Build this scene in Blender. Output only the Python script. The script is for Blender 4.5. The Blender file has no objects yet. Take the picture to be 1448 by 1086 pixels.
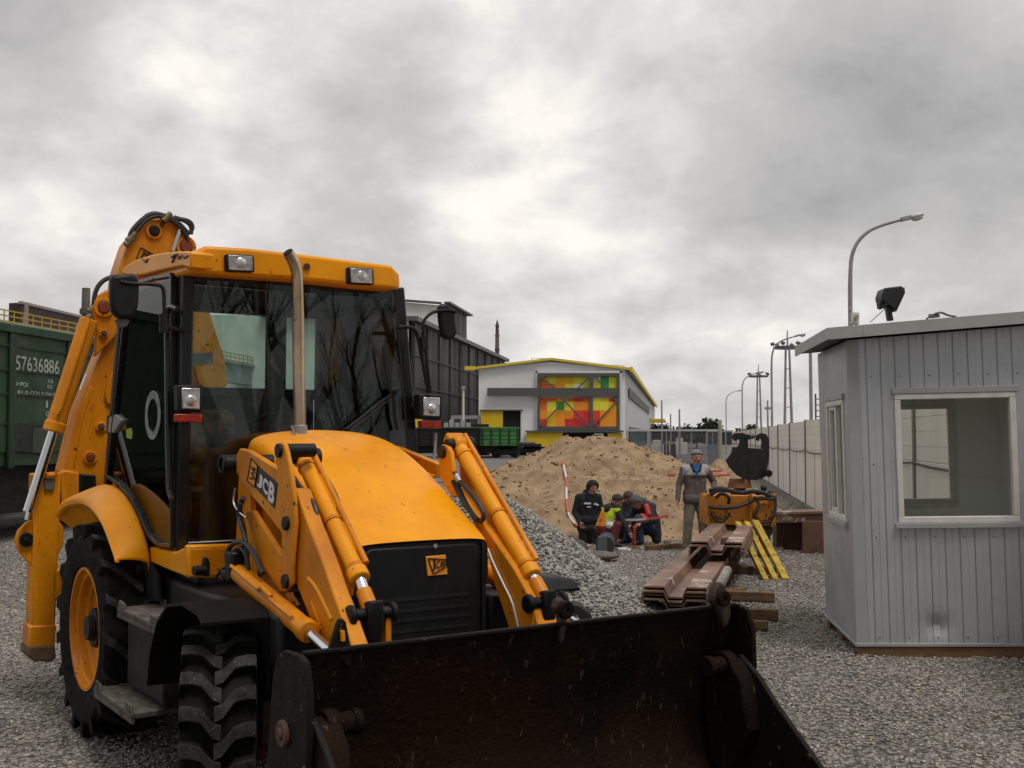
import bpy, bmesh, math, random
import numpy as np
from mathutils import Vector, Matrix, Euler
random.seed(7)
SC = bpy.context.scene
COL = SC.collection
rad = math.radians

# ------------------------------------------------------------------ camera, sky, sun, exposure
FPX, HCAM, TILT = 1600.0, 1.96, math.atan(77/1600)
cam_d = bpy.data.cameras.new('camera')
cam_d.sensor_width = 36.0
cam_d.lens = 36.0*FPX/1448
cam_d.clip_end = 6000
cam = bpy.data.objects.new('camera', cam_d)
cam.location = (0, 0, HCAM)
cam.rotation_euler = (rad(90)+TILT, 0, 0)
COL.objects.link(cam)
SC.camera = cam

SUN_EL, SUN_AZ = rad(66), rad(140)        # azimuth measured from +Y towards +X
world = bpy.data.worlds.new('World')
SC.world = world
world.use_nodes = True
wn, wl = world.node_tree.nodes, world.node_tree.links
for n in list(wn): wn.remove(n)
w_out = wn.new('ShaderNodeOutputWorld')
w_bg = wn.new('ShaderNodeBackground'); w_bg.inputs['Strength'].default_value = 0.1
wl.new(w_bg.outputs[0], w_out.inputs[0])
sky = wn.new('ShaderNodeTexSky'); sky.sky_type = 'NISHITA'; sky.sun_disc = False
sky.sun_elevation = SUN_EL; sky.sun_rotation = SUN_AZ
tc = wn.new('ShaderNodeTexCoord')
sep = wn.new('ShaderNodeSeparateXYZ'); wl.new(tc.outputs['Generated'], sep.inputs[0])
def wmath(op, a, b=None, c=None):
    n = wn.new('ShaderNodeMath'); n.operation = op
    for i, v in enumerate((a, b, c)):
        if v is None: continue
        if isinstance(v, (int, float)): n.inputs[i].default_value = v
        else: wl.new(v, n.inputs[i])
    return n.outputs[0]
zc = wmath('ADD', wmath('MAXIMUM', sep.outputs[2], 0.0), 0.42)
px_ = wmath('DIVIDE', sep.outputs[0], zc); py_ = wmath('DIVIDE', sep.outputs[1], zc)
comb = wn.new('ShaderNodeCombineXYZ'); wl.new(px_, comb.inputs[0]); wl.new(py_, comb.inputs[1]); comb.inputs[2].default_value = 3.7
def wnoise(scale, det, rough, dist, vec):
    n = wn.new('ShaderNodeTexNoise'); n.inputs['Scale'].default_value = scale
    n.inputs['Detail'].default_value = det; n.inputs['Roughness'].default_value = rough
    n.inputs['Distortion'].default_value = dist
    wl.new(vec, n.inputs['Vector']); return n.outputs['Fac']
n1 = wnoise(2.9, 10, 0.52, 0.25, comb.outputs[0])
n2 = wnoise(7.5, 9, 0.55, 0.2, comb.outputs[0])
n3 = wnoise(17, 8, 0.58, 0.1, tc.outputs['Generated'])
dens = wmath('ADD', wmath('MULTIPLY', n1, 0.62), wmath('ADD', wmath('MULTIPLY', n2, 0.23), wmath('ADD', wmath('MULTIPLY', n3, 0.14), -0.012)))
def blob(px, py, spread, amt):
    """a thin / thick place of the cloud deck in one direction of the sky"""
    a, b = (px-724)/FPX, (543-py)/FPX
    d = Vector((a, math.cos(TILT)-b*math.sin(TILT), math.sin(TILT)+b*math.cos(TILT))).normalized()
    vm = wn.new('ShaderNodeVectorMath'); vm.operation = 'DISTANCE'
    nz = wn.new('ShaderNodeVectorMath'); nz.operation = 'NORMALIZE'; wl.new(tc.outputs['Generated'], nz.inputs[0])
    wl.new(nz.outputs[0], vm.inputs[0]); vm.inputs[1].default_value = d
    q = wmath('DIVIDE', vm.outputs['Value'], spread)
    return wmath('MULTIPLY', wmath('POWER', 2.718, wmath('MULTIPLY', wmath('MULTIPLY', q, q), -1.0)), amt)
for args in ((680, 205, .075, .12), (310, 120, .08, .085), (520, 240, .13, .05), (120, 200, .10, .03), (960, 130, .08, .04), (820, 330, .10, .03), (900, 540, .20, .07),
             (60, 40, .11, -.08), (420, 40, .10, -.07), (640, 95, .07, -.08), (1120, 210, .12, -.11), (1330, 60, .18, -.10), (1400, 230, .12, -.09),
             (100, 330, .11, -.05), (560, 320, .09, -.05), (850, 420, .10, -.06), (1250, 420, .12, -.03), (830, 20, .10, -.05)):
    dens = wmath('ADD', dens, blob(*args))
ramp = wn.new('ShaderNodeValToRGB'); wl.new(dens, ramp.inputs[0])
cr = ramp.color_ramp
cr.elements[0].position = 0.20; cr.elements[0].color = (.262, .256, .256, 1)
cr.elements[1].position = 0.74; cr.elements[1].color = (.80, .75, .685, 1)
for p, c in ((.43, (.41, .40, .392, 1)), (.52, (.525, .512, .50, 1)), (.60, (.68, .645, .60, 1))):
    e = cr.elements.new(p); e.color = c
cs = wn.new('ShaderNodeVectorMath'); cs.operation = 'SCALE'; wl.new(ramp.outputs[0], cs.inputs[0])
# sky made dimmer behind the viewer, so that faces turned that way darken
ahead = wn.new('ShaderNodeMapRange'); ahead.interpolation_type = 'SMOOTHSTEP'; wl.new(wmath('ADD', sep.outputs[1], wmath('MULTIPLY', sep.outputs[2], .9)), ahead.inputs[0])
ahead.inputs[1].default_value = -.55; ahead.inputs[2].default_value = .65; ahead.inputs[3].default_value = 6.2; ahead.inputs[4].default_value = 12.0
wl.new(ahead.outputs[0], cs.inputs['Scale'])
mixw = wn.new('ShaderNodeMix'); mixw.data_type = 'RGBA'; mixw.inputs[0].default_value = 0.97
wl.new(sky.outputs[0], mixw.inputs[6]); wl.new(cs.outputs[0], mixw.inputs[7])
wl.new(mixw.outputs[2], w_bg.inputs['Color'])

sun_d = bpy.data.lights.new('sun', 'SUN'); sun_d.energy = 1.45; sun_d.angle = rad(22); sun_d.color = (1, .96, .9)
sun = bpy.data.objects.new('sun', sun_d); COL.objects.link(sun)
sun.rotation_euler = Vector((math.sin(SUN_AZ)*math.cos(SUN_EL), math.cos(SUN_AZ)*math.cos(SUN_EL), math.sin(SUN_EL))).to_track_quat('Z', 'Y').to_euler()
SC.view_settings.view_transform = 'Standard'; SC.view_settings.look = 'None'
SC.view_settings.exposure = 0.32; SC.view_settings.gamma = 1.0; SC.view_settings.use_curve_mapping = False
try:
    SC.cycles.max_bounces = 8; SC.cycles.transparent_max_bounces = 16
except Exception: pass

# ------------------------------------------------------------------ measuring helpers
CT, ST = math.cos(TILT), math.sin(TILT)
def ray(px, py):
    a, b = (px-724)/FPX, (543-py)/FPX
    return Vector((a, CT-b*ST, ST+b*CT))
def WY(px, py, Y):                     # world point at depth Y
    r = ray(px, py); return Vector((0, 0, HCAM)) + r*(Y/r.y)
def WZ(px, py, z=0.0):                 # world point at height z
    r = ray(px, py); return Vector((0, 0, HCAM)) + r*((z-HCAM)/r.z)
PHI = math.atan(1084/1600)
VL = Vector((math.sin(PHI), -math.cos(PHI), 0)); VT = Vector((math.cos(PHI), math.sin(PHI), 0))
VO = VL*-7.862 + VT*2.98
VC = Vector(((-VO).dot(VL), (-VO).dot(VT), HCAM))
def U(px, py, x=None, y=None, z=None):  # point in the loader's own axes on one of its planes
    r = ray(px, py); d = Vector((r.dot(VL), r.dot(VT), r.z))
    k = (x-VC.x)/d.x if x is not None else (y-VC.y)/d.y if y is not None else (z-VC.z)/d.z
    return VC + d*k
def UX(pts, x): return [U(p[0], p[1], x=x) for p in pts]
def UY(pts, y): return [U(p[0], p[1], y=y) for p in pts]

# ------------------------------------------------------------------ materials
MATS = {}
def mat(name, col, rough=.6, metal=0.0, var=0.0, vscale=4.0, col2=None, bump=0.0, bscale=40.0, spots=None, sscale=30.0, samt=.5, sstreak=None, coat=0.0, spec=.5, streak=None, generic=None):
    """procedural material: base colour broken up by noise (col2), optional chips/spots and fine bump"""
    if name in MATS: return MATS[name]
    m = bpy.data.materials.new(name); m.use_nodes = True
    nt = m.node_tree; N, L = nt.nodes, nt.links
    b = N['Principled BSDF']
    b.inputs['Roughness'].default_value = rough; b.inputs['Metallic'].default_value = metal
    b.inputs['Coat Weight'].default_value = coat
    b.inputs['Specular IOR Level'].default_value = spec
    t = N.new('ShaderNodeTexCoord'); src = t.outputs['Object']
    if streak:
        mp = N.new('ShaderNodeMapping'); mp.inputs['Scale'].default_value = streak; L.new(src, mp.inputs[0]); vsrc = mp.outputs[0]
    else: vsrc = src
    c_out = None
    def noise(scale, det=6, rg=.6, v=None):
        n = N.new('ShaderNodeTexNoise'); n.inputs['Scale'].default_value = scale; n.inputs['Detail'].default_value = det
        n.inputs['Roughness'].default_value = rg; L.new(v or vsrc, n.inputs['Vector']); return n.outputs['Fac']
    def strk(sc):
        if not sc: return src
        q = N.new('ShaderNodeMapping'); q.inputs['Scale'].default_value = sc; q.inputs['Rotation'].default_value = (0, .35, .2); L.new(src, q.inputs[0]); return q.outputs[0]
    rgba = lambda c: (c[0], c[1], c[2], 1)
    if var > 0 or col2:
        c2 = col2 or tuple(max(0, v*(1-var)) for v in col)
        r = N.new('ShaderNodeValToRGB'); L.new(noise(vscale), r.inputs[0])
        r.color_ramp.elements[0].position = .36; r.color_ramp.elements[0].color = rgba(c2)
        r.color_ramp.elements[1].position = .62; r.color_ramp.elements[1].color = rgba(col)
        c_out = r.outputs[0]
    if spots:
        r = N.new('ShaderNodeValToRGB'); L.new(noise(sscale, 4, .65, strk(sstreak)), r.inputs[0])
        r.color_ramp.elements[0].position = samt; r.color_ramp.elements[0].color = (0, 0, 0, 1)
        r.color_ramp.elements[1].position = samt+.035; r.color_ramp.elements[1].color = (1, 1, 1, 1)
        mx = N.new('ShaderNodeMix'); mx.data_type = 'RGBA'
        L.new(r.outputs[0], mx.inputs[0])
        if c_out: L.new(c_out, mx.inputs[6])
        else: mx.inputs[6].default_value = rgba(col)
        mx.inputs[7].default_value = rgba(spots); c_out = mx.outputs[2]
    if c_out: L.new(c_out, b.inputs['Base Color'])
    else: b.inputs['Base Color'].default_value = rgba(col)
    if rough < .95:
        mr = N.new('ShaderNodeMapRange'); L.new(noise(vscale*2.3), mr.inputs[0])
        mr.inputs[1].default_value = .3; mr.inputs[2].default_value = .7
        mr.inputs[3].default_value = max(.03, rough*.8); mr.inputs[4].default_value = min(1, rough*1.3)
        L.new(mr.outputs[0], b.inputs['Roughness'])
    if bump > 0:
        bp = N.new('ShaderNodeBump'); bp.inputs['Strength'].default_value = bump; bp.inputs['Distance'].default_value = .02
        L.new(noise(bscale, 6, .6, src), bp.inputs['Height']); L.new(bp.outputs[0], b.inputs['Normal'])
    MATS[name] = m; return m
def emit_free_glass(name, tint, refl=1.0, rough=.01, blend=.28):
    if name in MATS: return MATS[name]
    m = bpy.data.materials.new(name); m.use_nodes = True
    N, L = m.node_tree.nodes, m.node_tree.links
    for n in list(N): N.remove(n)
    o = N.new('ShaderNodeOutputMaterial'); mx = N.new('ShaderNodeMixShader'); tr = N.new('ShaderNodeBsdfTransparent'); gl = N.new('ShaderNodeBsdfGlossy')
    tr.inputs[0].default_value = (*tint, 1); gl.inputs['Roughness'].default_value = rough
    lw = N.new('ShaderNodeLayerWeight'); lw.inputs['Blend'].default_value = blend
    mul = N.new('ShaderNodeMath'); mul.operation = 'MULTIPLY'; L.new(lw.outputs['Fresnel'], mul.inputs[0]); mul.inputs[1].default_value = refl
    L.new(mul.outputs[0], mx.inputs[0]); L.new(tr.outputs[0], mx.inputs[1]); L.new(gl.outputs[0], mx.inputs[2]); L.new(mx.outputs[0], o.inputs[0])
    MATS[name] = m; return m

YEL = mat('yellow_paint', (.88, .345, .003), .36, col2=(.72, .255, .003), vscale=1.7, spots=(.06, .03, .012), sscale=26, samt=.665, coat=.05, spec=.25, bump=.05, bscale=5)
YELD = mat('worn_yellow_paint', (.76, .272, .004), .42, spec=.22, col2=(.50, .16, .005), streak=(1, 1, .35), vscale=3.0, spots=(.05, .025, .012), sscale=24, samt=.645, coat=.1, bump=.03, bscale=9)
BLK = mat('black_paint', (.007, .007, .0075), .5, spec=.3, var=.4, vscale=5, spots=(.04, .036, .03), sscale=40, samt=.68, bump=.05, bscale=25)
BLKP = mat('black_plastic', (.008, .008, .009), .5, spec=.3, bump=.03, bscale=120)
BLKG = mat('black_gloss_frame', (.008, .008, .009), .25)
RUB = mat('tyre_rubber', (.005, .005, .005), .85, spec=.12, col2=(.018, .0165, .015), vscale=7, spots=(.07, .066, .06), sscale=75, samt=.72, bump=.25, bscale=60)
RUBD = mat('dusty_lug_rubber', (.040, .039, .038), .85, spec=.2, col2=(.014, .0135, .013), vscale=11, spots=(.13, .127, .122), sscale=75, samt=.635, bump=.3, bscale=60)
STEP = mat('dusty_step_steel', (.13, .11, .09), .8, col2=(.035, .03, .026), vscale=14, bump=.3, bscale=50)
HOSE = mat('hose_rubber', (.018, .017, .017), .5, bump=.1, bscale=150)
CHR = mat('chrome_rod', (.75, .76, .78), .12, metal=1)
STEEL = mat('galvanised_steel', (.42, .43, .44), .45, metal=.6, var=.2, vscale=8)
EXH = mat('heat_stained_exhaust', (.62, .48, .33), .20, metal=.95, col2=(.30, .19, .11), vscale=6, spots=(.05, .03, .02), sscale=18, samt=.66, streak=(1, 1, .35))
BUCK = mat('worn_bucket_steel', (.004, .0034, .003), .6, spec=.08, col2=(.017, .008, .0038), vscale=1.5, spots=(.060, .040, .025), sscale=30, samt=.635, sstreak=(1, .9, .28), bump=.6, bscale=34)
BUCKR = mat('rusty_bucket_edge', (.010, .0065, .005), .6, spec=.15, col2=(.007, .0055, .005), vscale=4, spots=(.16, .10, .06), sscale=30, samt=.66, bump=.3, bscale=30)
LENS = mat('lamp_reflector', (.75, .74, .72), .15, metal=.7, var=.5, vscale=22)
AMB = mat('indicator_red_amber', (.42, .03, .006), .2, col2=(.22, .008, .004), vscale=30)
WHT = mat('white_paint', (.75, .75, .74), .5, var=.12, vscale=12)
DECB = mat('black_decal', (.01, .01, .01), .4)
CAMO = mat('camouflage_seat_cover', (.36, .15, .02), .8, col2=(.012, .012, .012), vscale=11)
INT = mat('cab_interior_plastic', (.02, .022, .023), .7)
GLASS = emit_free_glass('tinted_cab_glass', (.85, .92, .905), 1.0, blend=.35)
GLASSD = emit_free_glass('tinted_door_glass', (.84, .91, .89), 1.0, blend=.30)
CLEAR = emit_free_glass('window_glass', (.97, .985, .975), .7)
ORNG = mat('bright_orange_cover', (.85, .30, .02), .5)

# ------------------------------------------------------------------ mesh helpers
class MB:
    def __init__(s): s.v = []; s.f = []; s.m = []
    def add(s, vs, fs, mi=0):
        o = len(s.v); s.v.extend([tuple(p) for p in vs]); s.f.extend([tuple(i+o for i in f) for f in fs]); s.m.extend([mi]*len(fs)); return s
    def box(s, c, d, rot=None, mi=0):
        R = rot if rot is not None else Matrix.Identity(3)
        hx, hy, hz = d[0]/2, d[1]/2, d[2]/2; c = Vector(c)
        vs = [c + R @ Vector((x, y, z)) for z in (-hz, hz) for x, y in ((-hx, -hy), (hx, -hy), (hx, hy), (-hx, hy))]
        return s.add(vs, [(3, 2, 1, 0), (4, 5, 6, 7), (0, 1, 5, 4), (1, 2, 6, 5), (2, 3, 7, 6), (3, 0, 4, 7)], mi)
    def bb(s, a, b, mi=0):
        return s.box([(a[i]+b[i])/2 for i in range(3)], [abs(b[i]-a[i]) for i in range(3)], None, mi)
    def beam(s, p0, p1, w, h, up=(0, 0, 1), mi=0):
        p0, p1 = Vector(p0), Vector(p1); d = p1-p0; L = d.length; d.normalize()
        side = d.cross(Vector(up))
        if side.length < 1e-4: side = d.cross(Vector((0, 1, 0)))
        side.normalize(); u = side.cross(d)
        R = Matrix((d, side, u)).transposed()
        return s.box((p0+p1)/2, (L, w, h), R, mi)
    def cyl(s, p0, p1, r0, r1=None, n=16, caps=True, mi=0):
        r1 = r0 if r1 is None else r1
        p0, p1 = Vector(p0), Vector(p1); d = (p1-p0).normalized()
        a = d.orthogonal().normalized(); b = d.cross(a)
        vs = [p + (a*math.cos(2*math.pi*i/n)+b*math.sin(2*math.pi*i/n))*r for p, r in ((p0, r0), (p1, r1)) for i in range(n)]
        fs = [(i, (i+1) % n, n+(i+1) % n, n+i) for i in range(n)]
        if caps: fs += [tuple(range(n))[::-1], tuple(range(n, 2*n))]
        return s.add(vs, fs, mi)
    def tube(s, pts, r, n=10, mi=0, closed=False, smooth=0):
        P = [Vector(p) for p in pts]
        for _ in range(smooth):
            Q = [P[0]]
            for a, b in zip(P[:-1], P[1:]): Q += [a*.75+b*.25, a*.25+b*.75]
            P = Q + [P[-1]]
        rs = r if isinstance(r, (list, tuple)) else None
        T = [(P[min(i+1, len(P)-1)]-P[max(i-1, 0)]).normalized() for i in range(len(P))]
        a = T[0].orthogonal().normalized(); vs = []
        for i, p in enumerate(P):
            a = (a - T[i]*a.dot(T[i])).normalized(); b = T[i].cross(a)
            rr = r if rs is None else rs[min(i*len(rs)//len(P), len(rs)-1)]
            vs += [p + (a*math.cos(2*math.pi*k/n)+b*math.sin(2*math.pi*k/n))*rr for k in range(n)]
        fs = []
        for i in range(len(P)-1):
            fs += [(i*n+k, i*n+(k+1) % n, (i+1)*n+(k+1) % n, (i+1)*n+k) for k in range(n)]
        fs += [tuple(range(n))[::-1], tuple(range((len(P)-1)*n, len(P)*n))]
        return s.add(vs, fs, mi)
    def prism(s, poly, off, mi=0):
        P = [Vector(p) for p in poly]; o = Vector(off); n = len(P)
        nrm = Vector((0, 0, 0))
        for i in range(n): nrm += P[i].cross(P[(i+1) % n])
        if nrm.dot(o) > 0: P = P[::-1]
        return s.add(P+[p+o for p in P], [tuple(range(n)), tuple(range(2*n-1, n-1, -1))] + [(i, n+i, n+(i+1) % n, (i+1) % n) for i in range(n)], mi)
    def lathe(s, prof, c, axis, n=40, mi=0, closed=False):
        c = Vector(c); ax = Vector(axis).normalized(); a = ax.orthogonal().normalized(); b = ax.cross(a)
        k = len(prof); vs = []
        for i in range(n):
            th = 2*math.pi*i/n; d = a*math.cos(th)+b*math.sin(th)
            vs += [c + ax*h + d*r for r, h in prof]
        fs = []
        for i in range(n):
            j = (i+1) % n
            for q in range(k if closed else k-1):
                fs.append((i*k+q, i*k+(q+1) % k, j*k+(q+1) % k, j*k+q))
        return s.add(vs, fs, mi)
    def sphere(s, c, r, n=14, m=9, mi=0, rot=None):
        r = (r, r, r) if isinstance(r, (int, float)) else r
        R = rot or Matrix.Identity(3); c = Vector(c)
        vs = [c + R @ Vector((0, 0, r[2]))]
        for i in range(1, m):
            ph = math.pi*i/m
            vs += [c + R @ Vector((r[0]*math.sin(ph)*math.cos(2*math.pi*k/n), r[1]*math.sin(ph)*math.sin(2*math.pi*k/n), r[2]*math.cos(ph))) for k in range(n)]
        vs.append(c + R @ Vector((0, 0, -r[2])))
        fs = [(0, 1+k, 1+(k+1) % n) for k in range(n)]
        for i in range(m-2):
            o = 1+i*n; fs += [(o+k, o+n+k, o+n+(k+1) % n, o+(k+1) % n) for k in range(n)]
        o = 1+(m-2)*n; fs += [(o+k, len(vs)-1, o+(k+1) % n) for k in range(n)]
        return s.add(vs, fs, mi)
    def build(s, name, mats, parent=None, bevel=0, smooth=35, seg=2):
        me = bpy.data.meshes.new(name); me.from_pydata(s.v, [], s.f); me.validate()
        mats = mats if isinstance(mats, (list, tuple)) else [mats]
        for m in mats: me.materials.append(m)
        if len(mats) > 1 and len(me.polygons) == len(s.m): me.polygons.foreach_set('material_index', s.m)
        bm = bmesh.new(); bm.from_mesh(me); bmesh.ops.recalc_face_normals(bm, faces=bm.faces); bm.to_mesh(me); bm.free()
        if smooth:
            me.polygons.foreach_set('use_smooth', [True]*len(me.polygons)); me.set_sharp_from_angle(angle=rad(smooth))
        me.update()
        o = bpy.data.objects.new(name, me); COL.objects.link(o)
        if parent: o.parent = parent
        if bevel:
            b = o.modifiers.new('bevel', 'BEVEL'); b.width = bevel; b.segments = seg; b.limit_method = 'ANGLE'; b.angle_limit = rad(40)
        return o
def tag(o, label=None, cat=None, group=None, kind=None):
    if label: o['label'] = label
    if cat: o['category'] = cat
    if group: o['group'] = group
    if kind: o['kind'] = kind
    return o
def thing(name, label, cat, loc=(0, 0, 0), rz=0.0, group=None):
    o = bpy.data.objects.new(name, None); COL.objects.link(o); o.location = loc; o.rotation_euler = (0, 0, rz)
    o.empty_display_size = .3
    return tag(o, label, cat, group)
def dup(root, loc, rz=None, label=None, scale=None):
    def cp(o, par):
        c = o.copy(); COL.objects.link(c)
        if par: c.parent = par
        for ch in [q for q in COL.objects if q.parent == o]: cp(ch, c)
        return c
    r = cp(root, None); r.location = loc
    if rz is not None: r.rotation_euler = (0, 0, rz)
    if label: r['label'] = label
    if scale: r.scale = scale
    return r
def text_mesh(s, bold=0.0):
    cu = bpy.data.curves.new('lettering', 'FONT'); cu.body = s; cu.offset = bold; cu.resolution_u = 4
    ob = bpy.data.objects.new('lettering', cu); COL.objects.link(ob)
    dg = bpy.context.evaluated_depsgraph_get(); dg.update()
    me = bpy.data.meshes.new_from_object(ob.evaluated_get(dg))
    bpy.data.objects.remove(ob); bpy.data.curves.remove(cu)
    vs = np.array([v.co[:] for v in me.vertices]); fs = [tuple(p.vertices) for p in me.polygons]
    bpy.data.meshes.remove(me); return vs, fs
def text_quad(mb, s, o, xe, ye, mi=0, bold=0.0, lift=None, thick=.002):
    """letters fitted into the parallelogram o, xe (right end of base), ye (top of left edge)"""
    vs, fs = text_mesh(s, bold); o, xe, ye = Vector(o), Vector(xe), Vector(ye)
    lo, hi = vs.min(0), vs.max(0); a, b = xe-o, ye-o
    n = a.cross(b).normalized() if lift is None else Vector(lift).normalized()
    P = [o + a*((v[0]-lo[0])/(hi[0]-lo[0])) + b*((v[1]-lo[1])/(hi[1]-lo[1])) + n*thick for v in vs]
    mb.add(P, fs, mi); return mb
def quad_plate(mb, q, n, t, mi=0):
    mb.prism([Vector(p)+Vector(n).normalized()*t for p in q], -Vector(n).normalized()*t*.9, mi); return mb

# value noise for terrain shapes
_rs = np.random.RandomState(11); _G = _rs.rand(256, 256)
def vnoise(x, y):
    x = np.asarray(x, float); y = np.asarray(y, float)
    xi, yi = np.floor(x).astype(int), np.floor(y).astype(int); fx, fy = x-xi, y-yi
    fx = fx*fx*(3-2*fx); fy = fy*fy*(3-2*fy)
    g = lambda a, b: _G[a % 256, b % 256]
    return (g(xi, yi)*(1-fx)+g(xi+1, yi)*fx)*(1-fy)+(g(xi, yi+1)*(1-fx)+g(xi+1, yi+1)*fx)*fy
def fbm(x, y, o=5):
    s = 0; a = .5
    for i in range(o): s = s + a*(vnoise(np.asarray(x)*2**i+17*i, np.asarray(y)*2**i+31*i)-.5); a *= .5
    return s
# ================================================================== THE SETTING
SA = math.atan(.1475)                                  # the street runs 8.4 degrees right of the view
SD = Vector((math.sin(SA), math.cos(SA), 0)); SN = Vector((math.cos(SA), -math.sin(SA), 0))
SRZ = rad(90)-SA

def ground_material():
    m = bpy.data.materials.new('gravel_ground'); m.use_nodes = True
    N, L = m.node_tree.nodes, m.node_tree.links; b = N['Principled BSDF']; b.inputs['Roughness'].default_value = .9
    t = N.new('ShaderNodeTexCoord')
    def vor(s):
        v = N.new('ShaderNodeTexVoronoi'); v.inputs['Scale'].default_value = s; v.inputs['Randomness'].default_value = 1; L.new(t.outputs['Object'], v.inputs['Vector']); return v
    def noi(s, d=6, r=.6):
        n = N.new('ShaderNodeTexNoise'); n.inputs['Scale'].default_value = s; n.inputs['Detail'].default_value = d; n.inputs['Roughness'].default_value = r
        L.new(t.outputs['Object'], n.inputs['Vector']); return n.outputs['Fac']
    v = vor(30); v2 = vor(17)
    r = N.new('ShaderNodeValToRGB'); L.new(v.outputs['Color'], r.inputs[0])
    e = r.color_ramp.elements; e[0].position = .1; e[0].color = (.10, .092, .08, 1); e[1].position = .9; e[1].color = (.44, .405, .355, 1)
    k = e.new(.5); k.color = (.25, .23, .20, 1)
    gap = N.new('ShaderNodeMapRange'); L.new(v.outputs['Distance'], gap.inputs[0]); gap.inputs[1].default_value = .35; gap.inputs[2].default_value = .75; gap.inputs[3].default_value = 1; gap.inputs[4].default_value = .25
    big = N.new('ShaderNodeMapRange'); L.new(noi(.35, 5), big.inputs[0]); big.inputs[1].default_value = .3; big.inputs[2].default_value = .7; big.inputs[3].default_value = .72; big.inputs[4].default_value = 1.12
    mu = N.new('ShaderNodeMath'); mu.operation = 'MULTIPLY'; L.new(gap.outputs[0], mu.inputs[0]); L.new(big.outputs[0], mu.inputs[1])
    sc = N.new('ShaderNodeVectorMath'); sc.operation = 'SCALE'; L.new(r.outputs[0], sc.inputs[0]); L.new(mu.outputs[0], sc.inputs['Scale'])
    L.new(sc.outputs[0], b.inputs['Base Color'])
    h = N.new('ShaderNodeMath'); h.operation = 'ADD'; L.new(v.outputs['Distance'], h.inputs[0]); L.new(v2.outputs['Distance'], h.inputs[1])
    bp = N.new('ShaderNodeBump'); bp.invert = True; bp.inputs['Strength'].default_value = .9; bp.inputs['Distance'].default_value = .03
    L.new(h.outputs[0], bp.inputs['Height']); L.new(bp.outputs[0], b.inputs['Normal'])
    return m
GRAV = ground_material()
STONE = mat('gravel_stone', (.40, .375, .335), .85, col2=(.12, .108, .095), vscale=9)
ASPH = mat('asphalt', (.13, .13, .135), .85, var=.3, vscale=.5, bump=.3, bscale=30)
SAND = mat('damp_sand', (.345, .238, .138), .95, col2=(.20, .132, .074), vscale=2.6, spots=(.11, .072, .04), sscale=7, samt=.64, bump=.9, bscale=13)
CONC = mat('pale_concrete', (.78, .715, .645), .85, var=.14, vscale=1.3, spots=(.30, .27, .24), sscale=5, samt=.70, bump=.1, bscale=20, streak=(1, 1, .3))
CONCD = mat('grey_concrete', (.36, .36, .36), .85, var=.25, vscale=2)

PIT = (1.10, 1.78, 20.95, 23.2)
def ground_z(x, y):
    fx = np.clip(np.minimum(x-PIT[0], PIT[1]-x)/.14, 0, 1); fy = np.clip(np.minimum(y-PIT[2], PIT[3]-y)/.14, 0, 1)
    return -.72*fx*fy + .09*fbm(x*.7, y*.7, 3)*np.clip((60-np.abs(y))/40, 0, 1)
xs = np.unique(np.concatenate([np.linspace(-2500, -60, 12), np.linspace(-60, -14, 10), np.linspace(-14, 14, 90), np.linspace(.8, 2.1, 24), np.linspace(14, 60, 10), np.linspace(60, 2500, 12)]))
ys = np.unique(np.concatenate([np.linspace(-300, -20, 8), np.linspace(-20, 45, 120), np.linspace(20.7, 23.5, 40), np.linspace(45, 300, 20), np.linspace(300, 4500, 10)]))
X, Y = np.meshgrid(xs, ys); Z = ground_z(X, Y)
mb = MB(); nx = len(xs)
mb.add(np.stack([X.ravel(), Y.ravel(), Z.ravel()], 1).tolist(), [(j*nx+i, j*nx+i+1, (j+1)*nx+i+1, (j+1)*nx+i) for j in range(len(ys)-1) for i in range(nx-1)])
tag(mb.build('ground', GRAV, smooth=180), kind='structure')

def street_sheet(name, a0, a1, y0, y1, z, m):
    mb = MB(); mb.add([(a0+.1475*y0, y0, z), (a1+.1475*y0, y0, z), (a1+.1475*y1, y1, z), (a0+.1475*y1, y1, z)], [(0, 1, 2, 3)])
    return tag(mb.build(name, m, smooth=0), kind='structure')
street_sheet('road', -16, .7, 50, 900, .03, ASPH)

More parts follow.
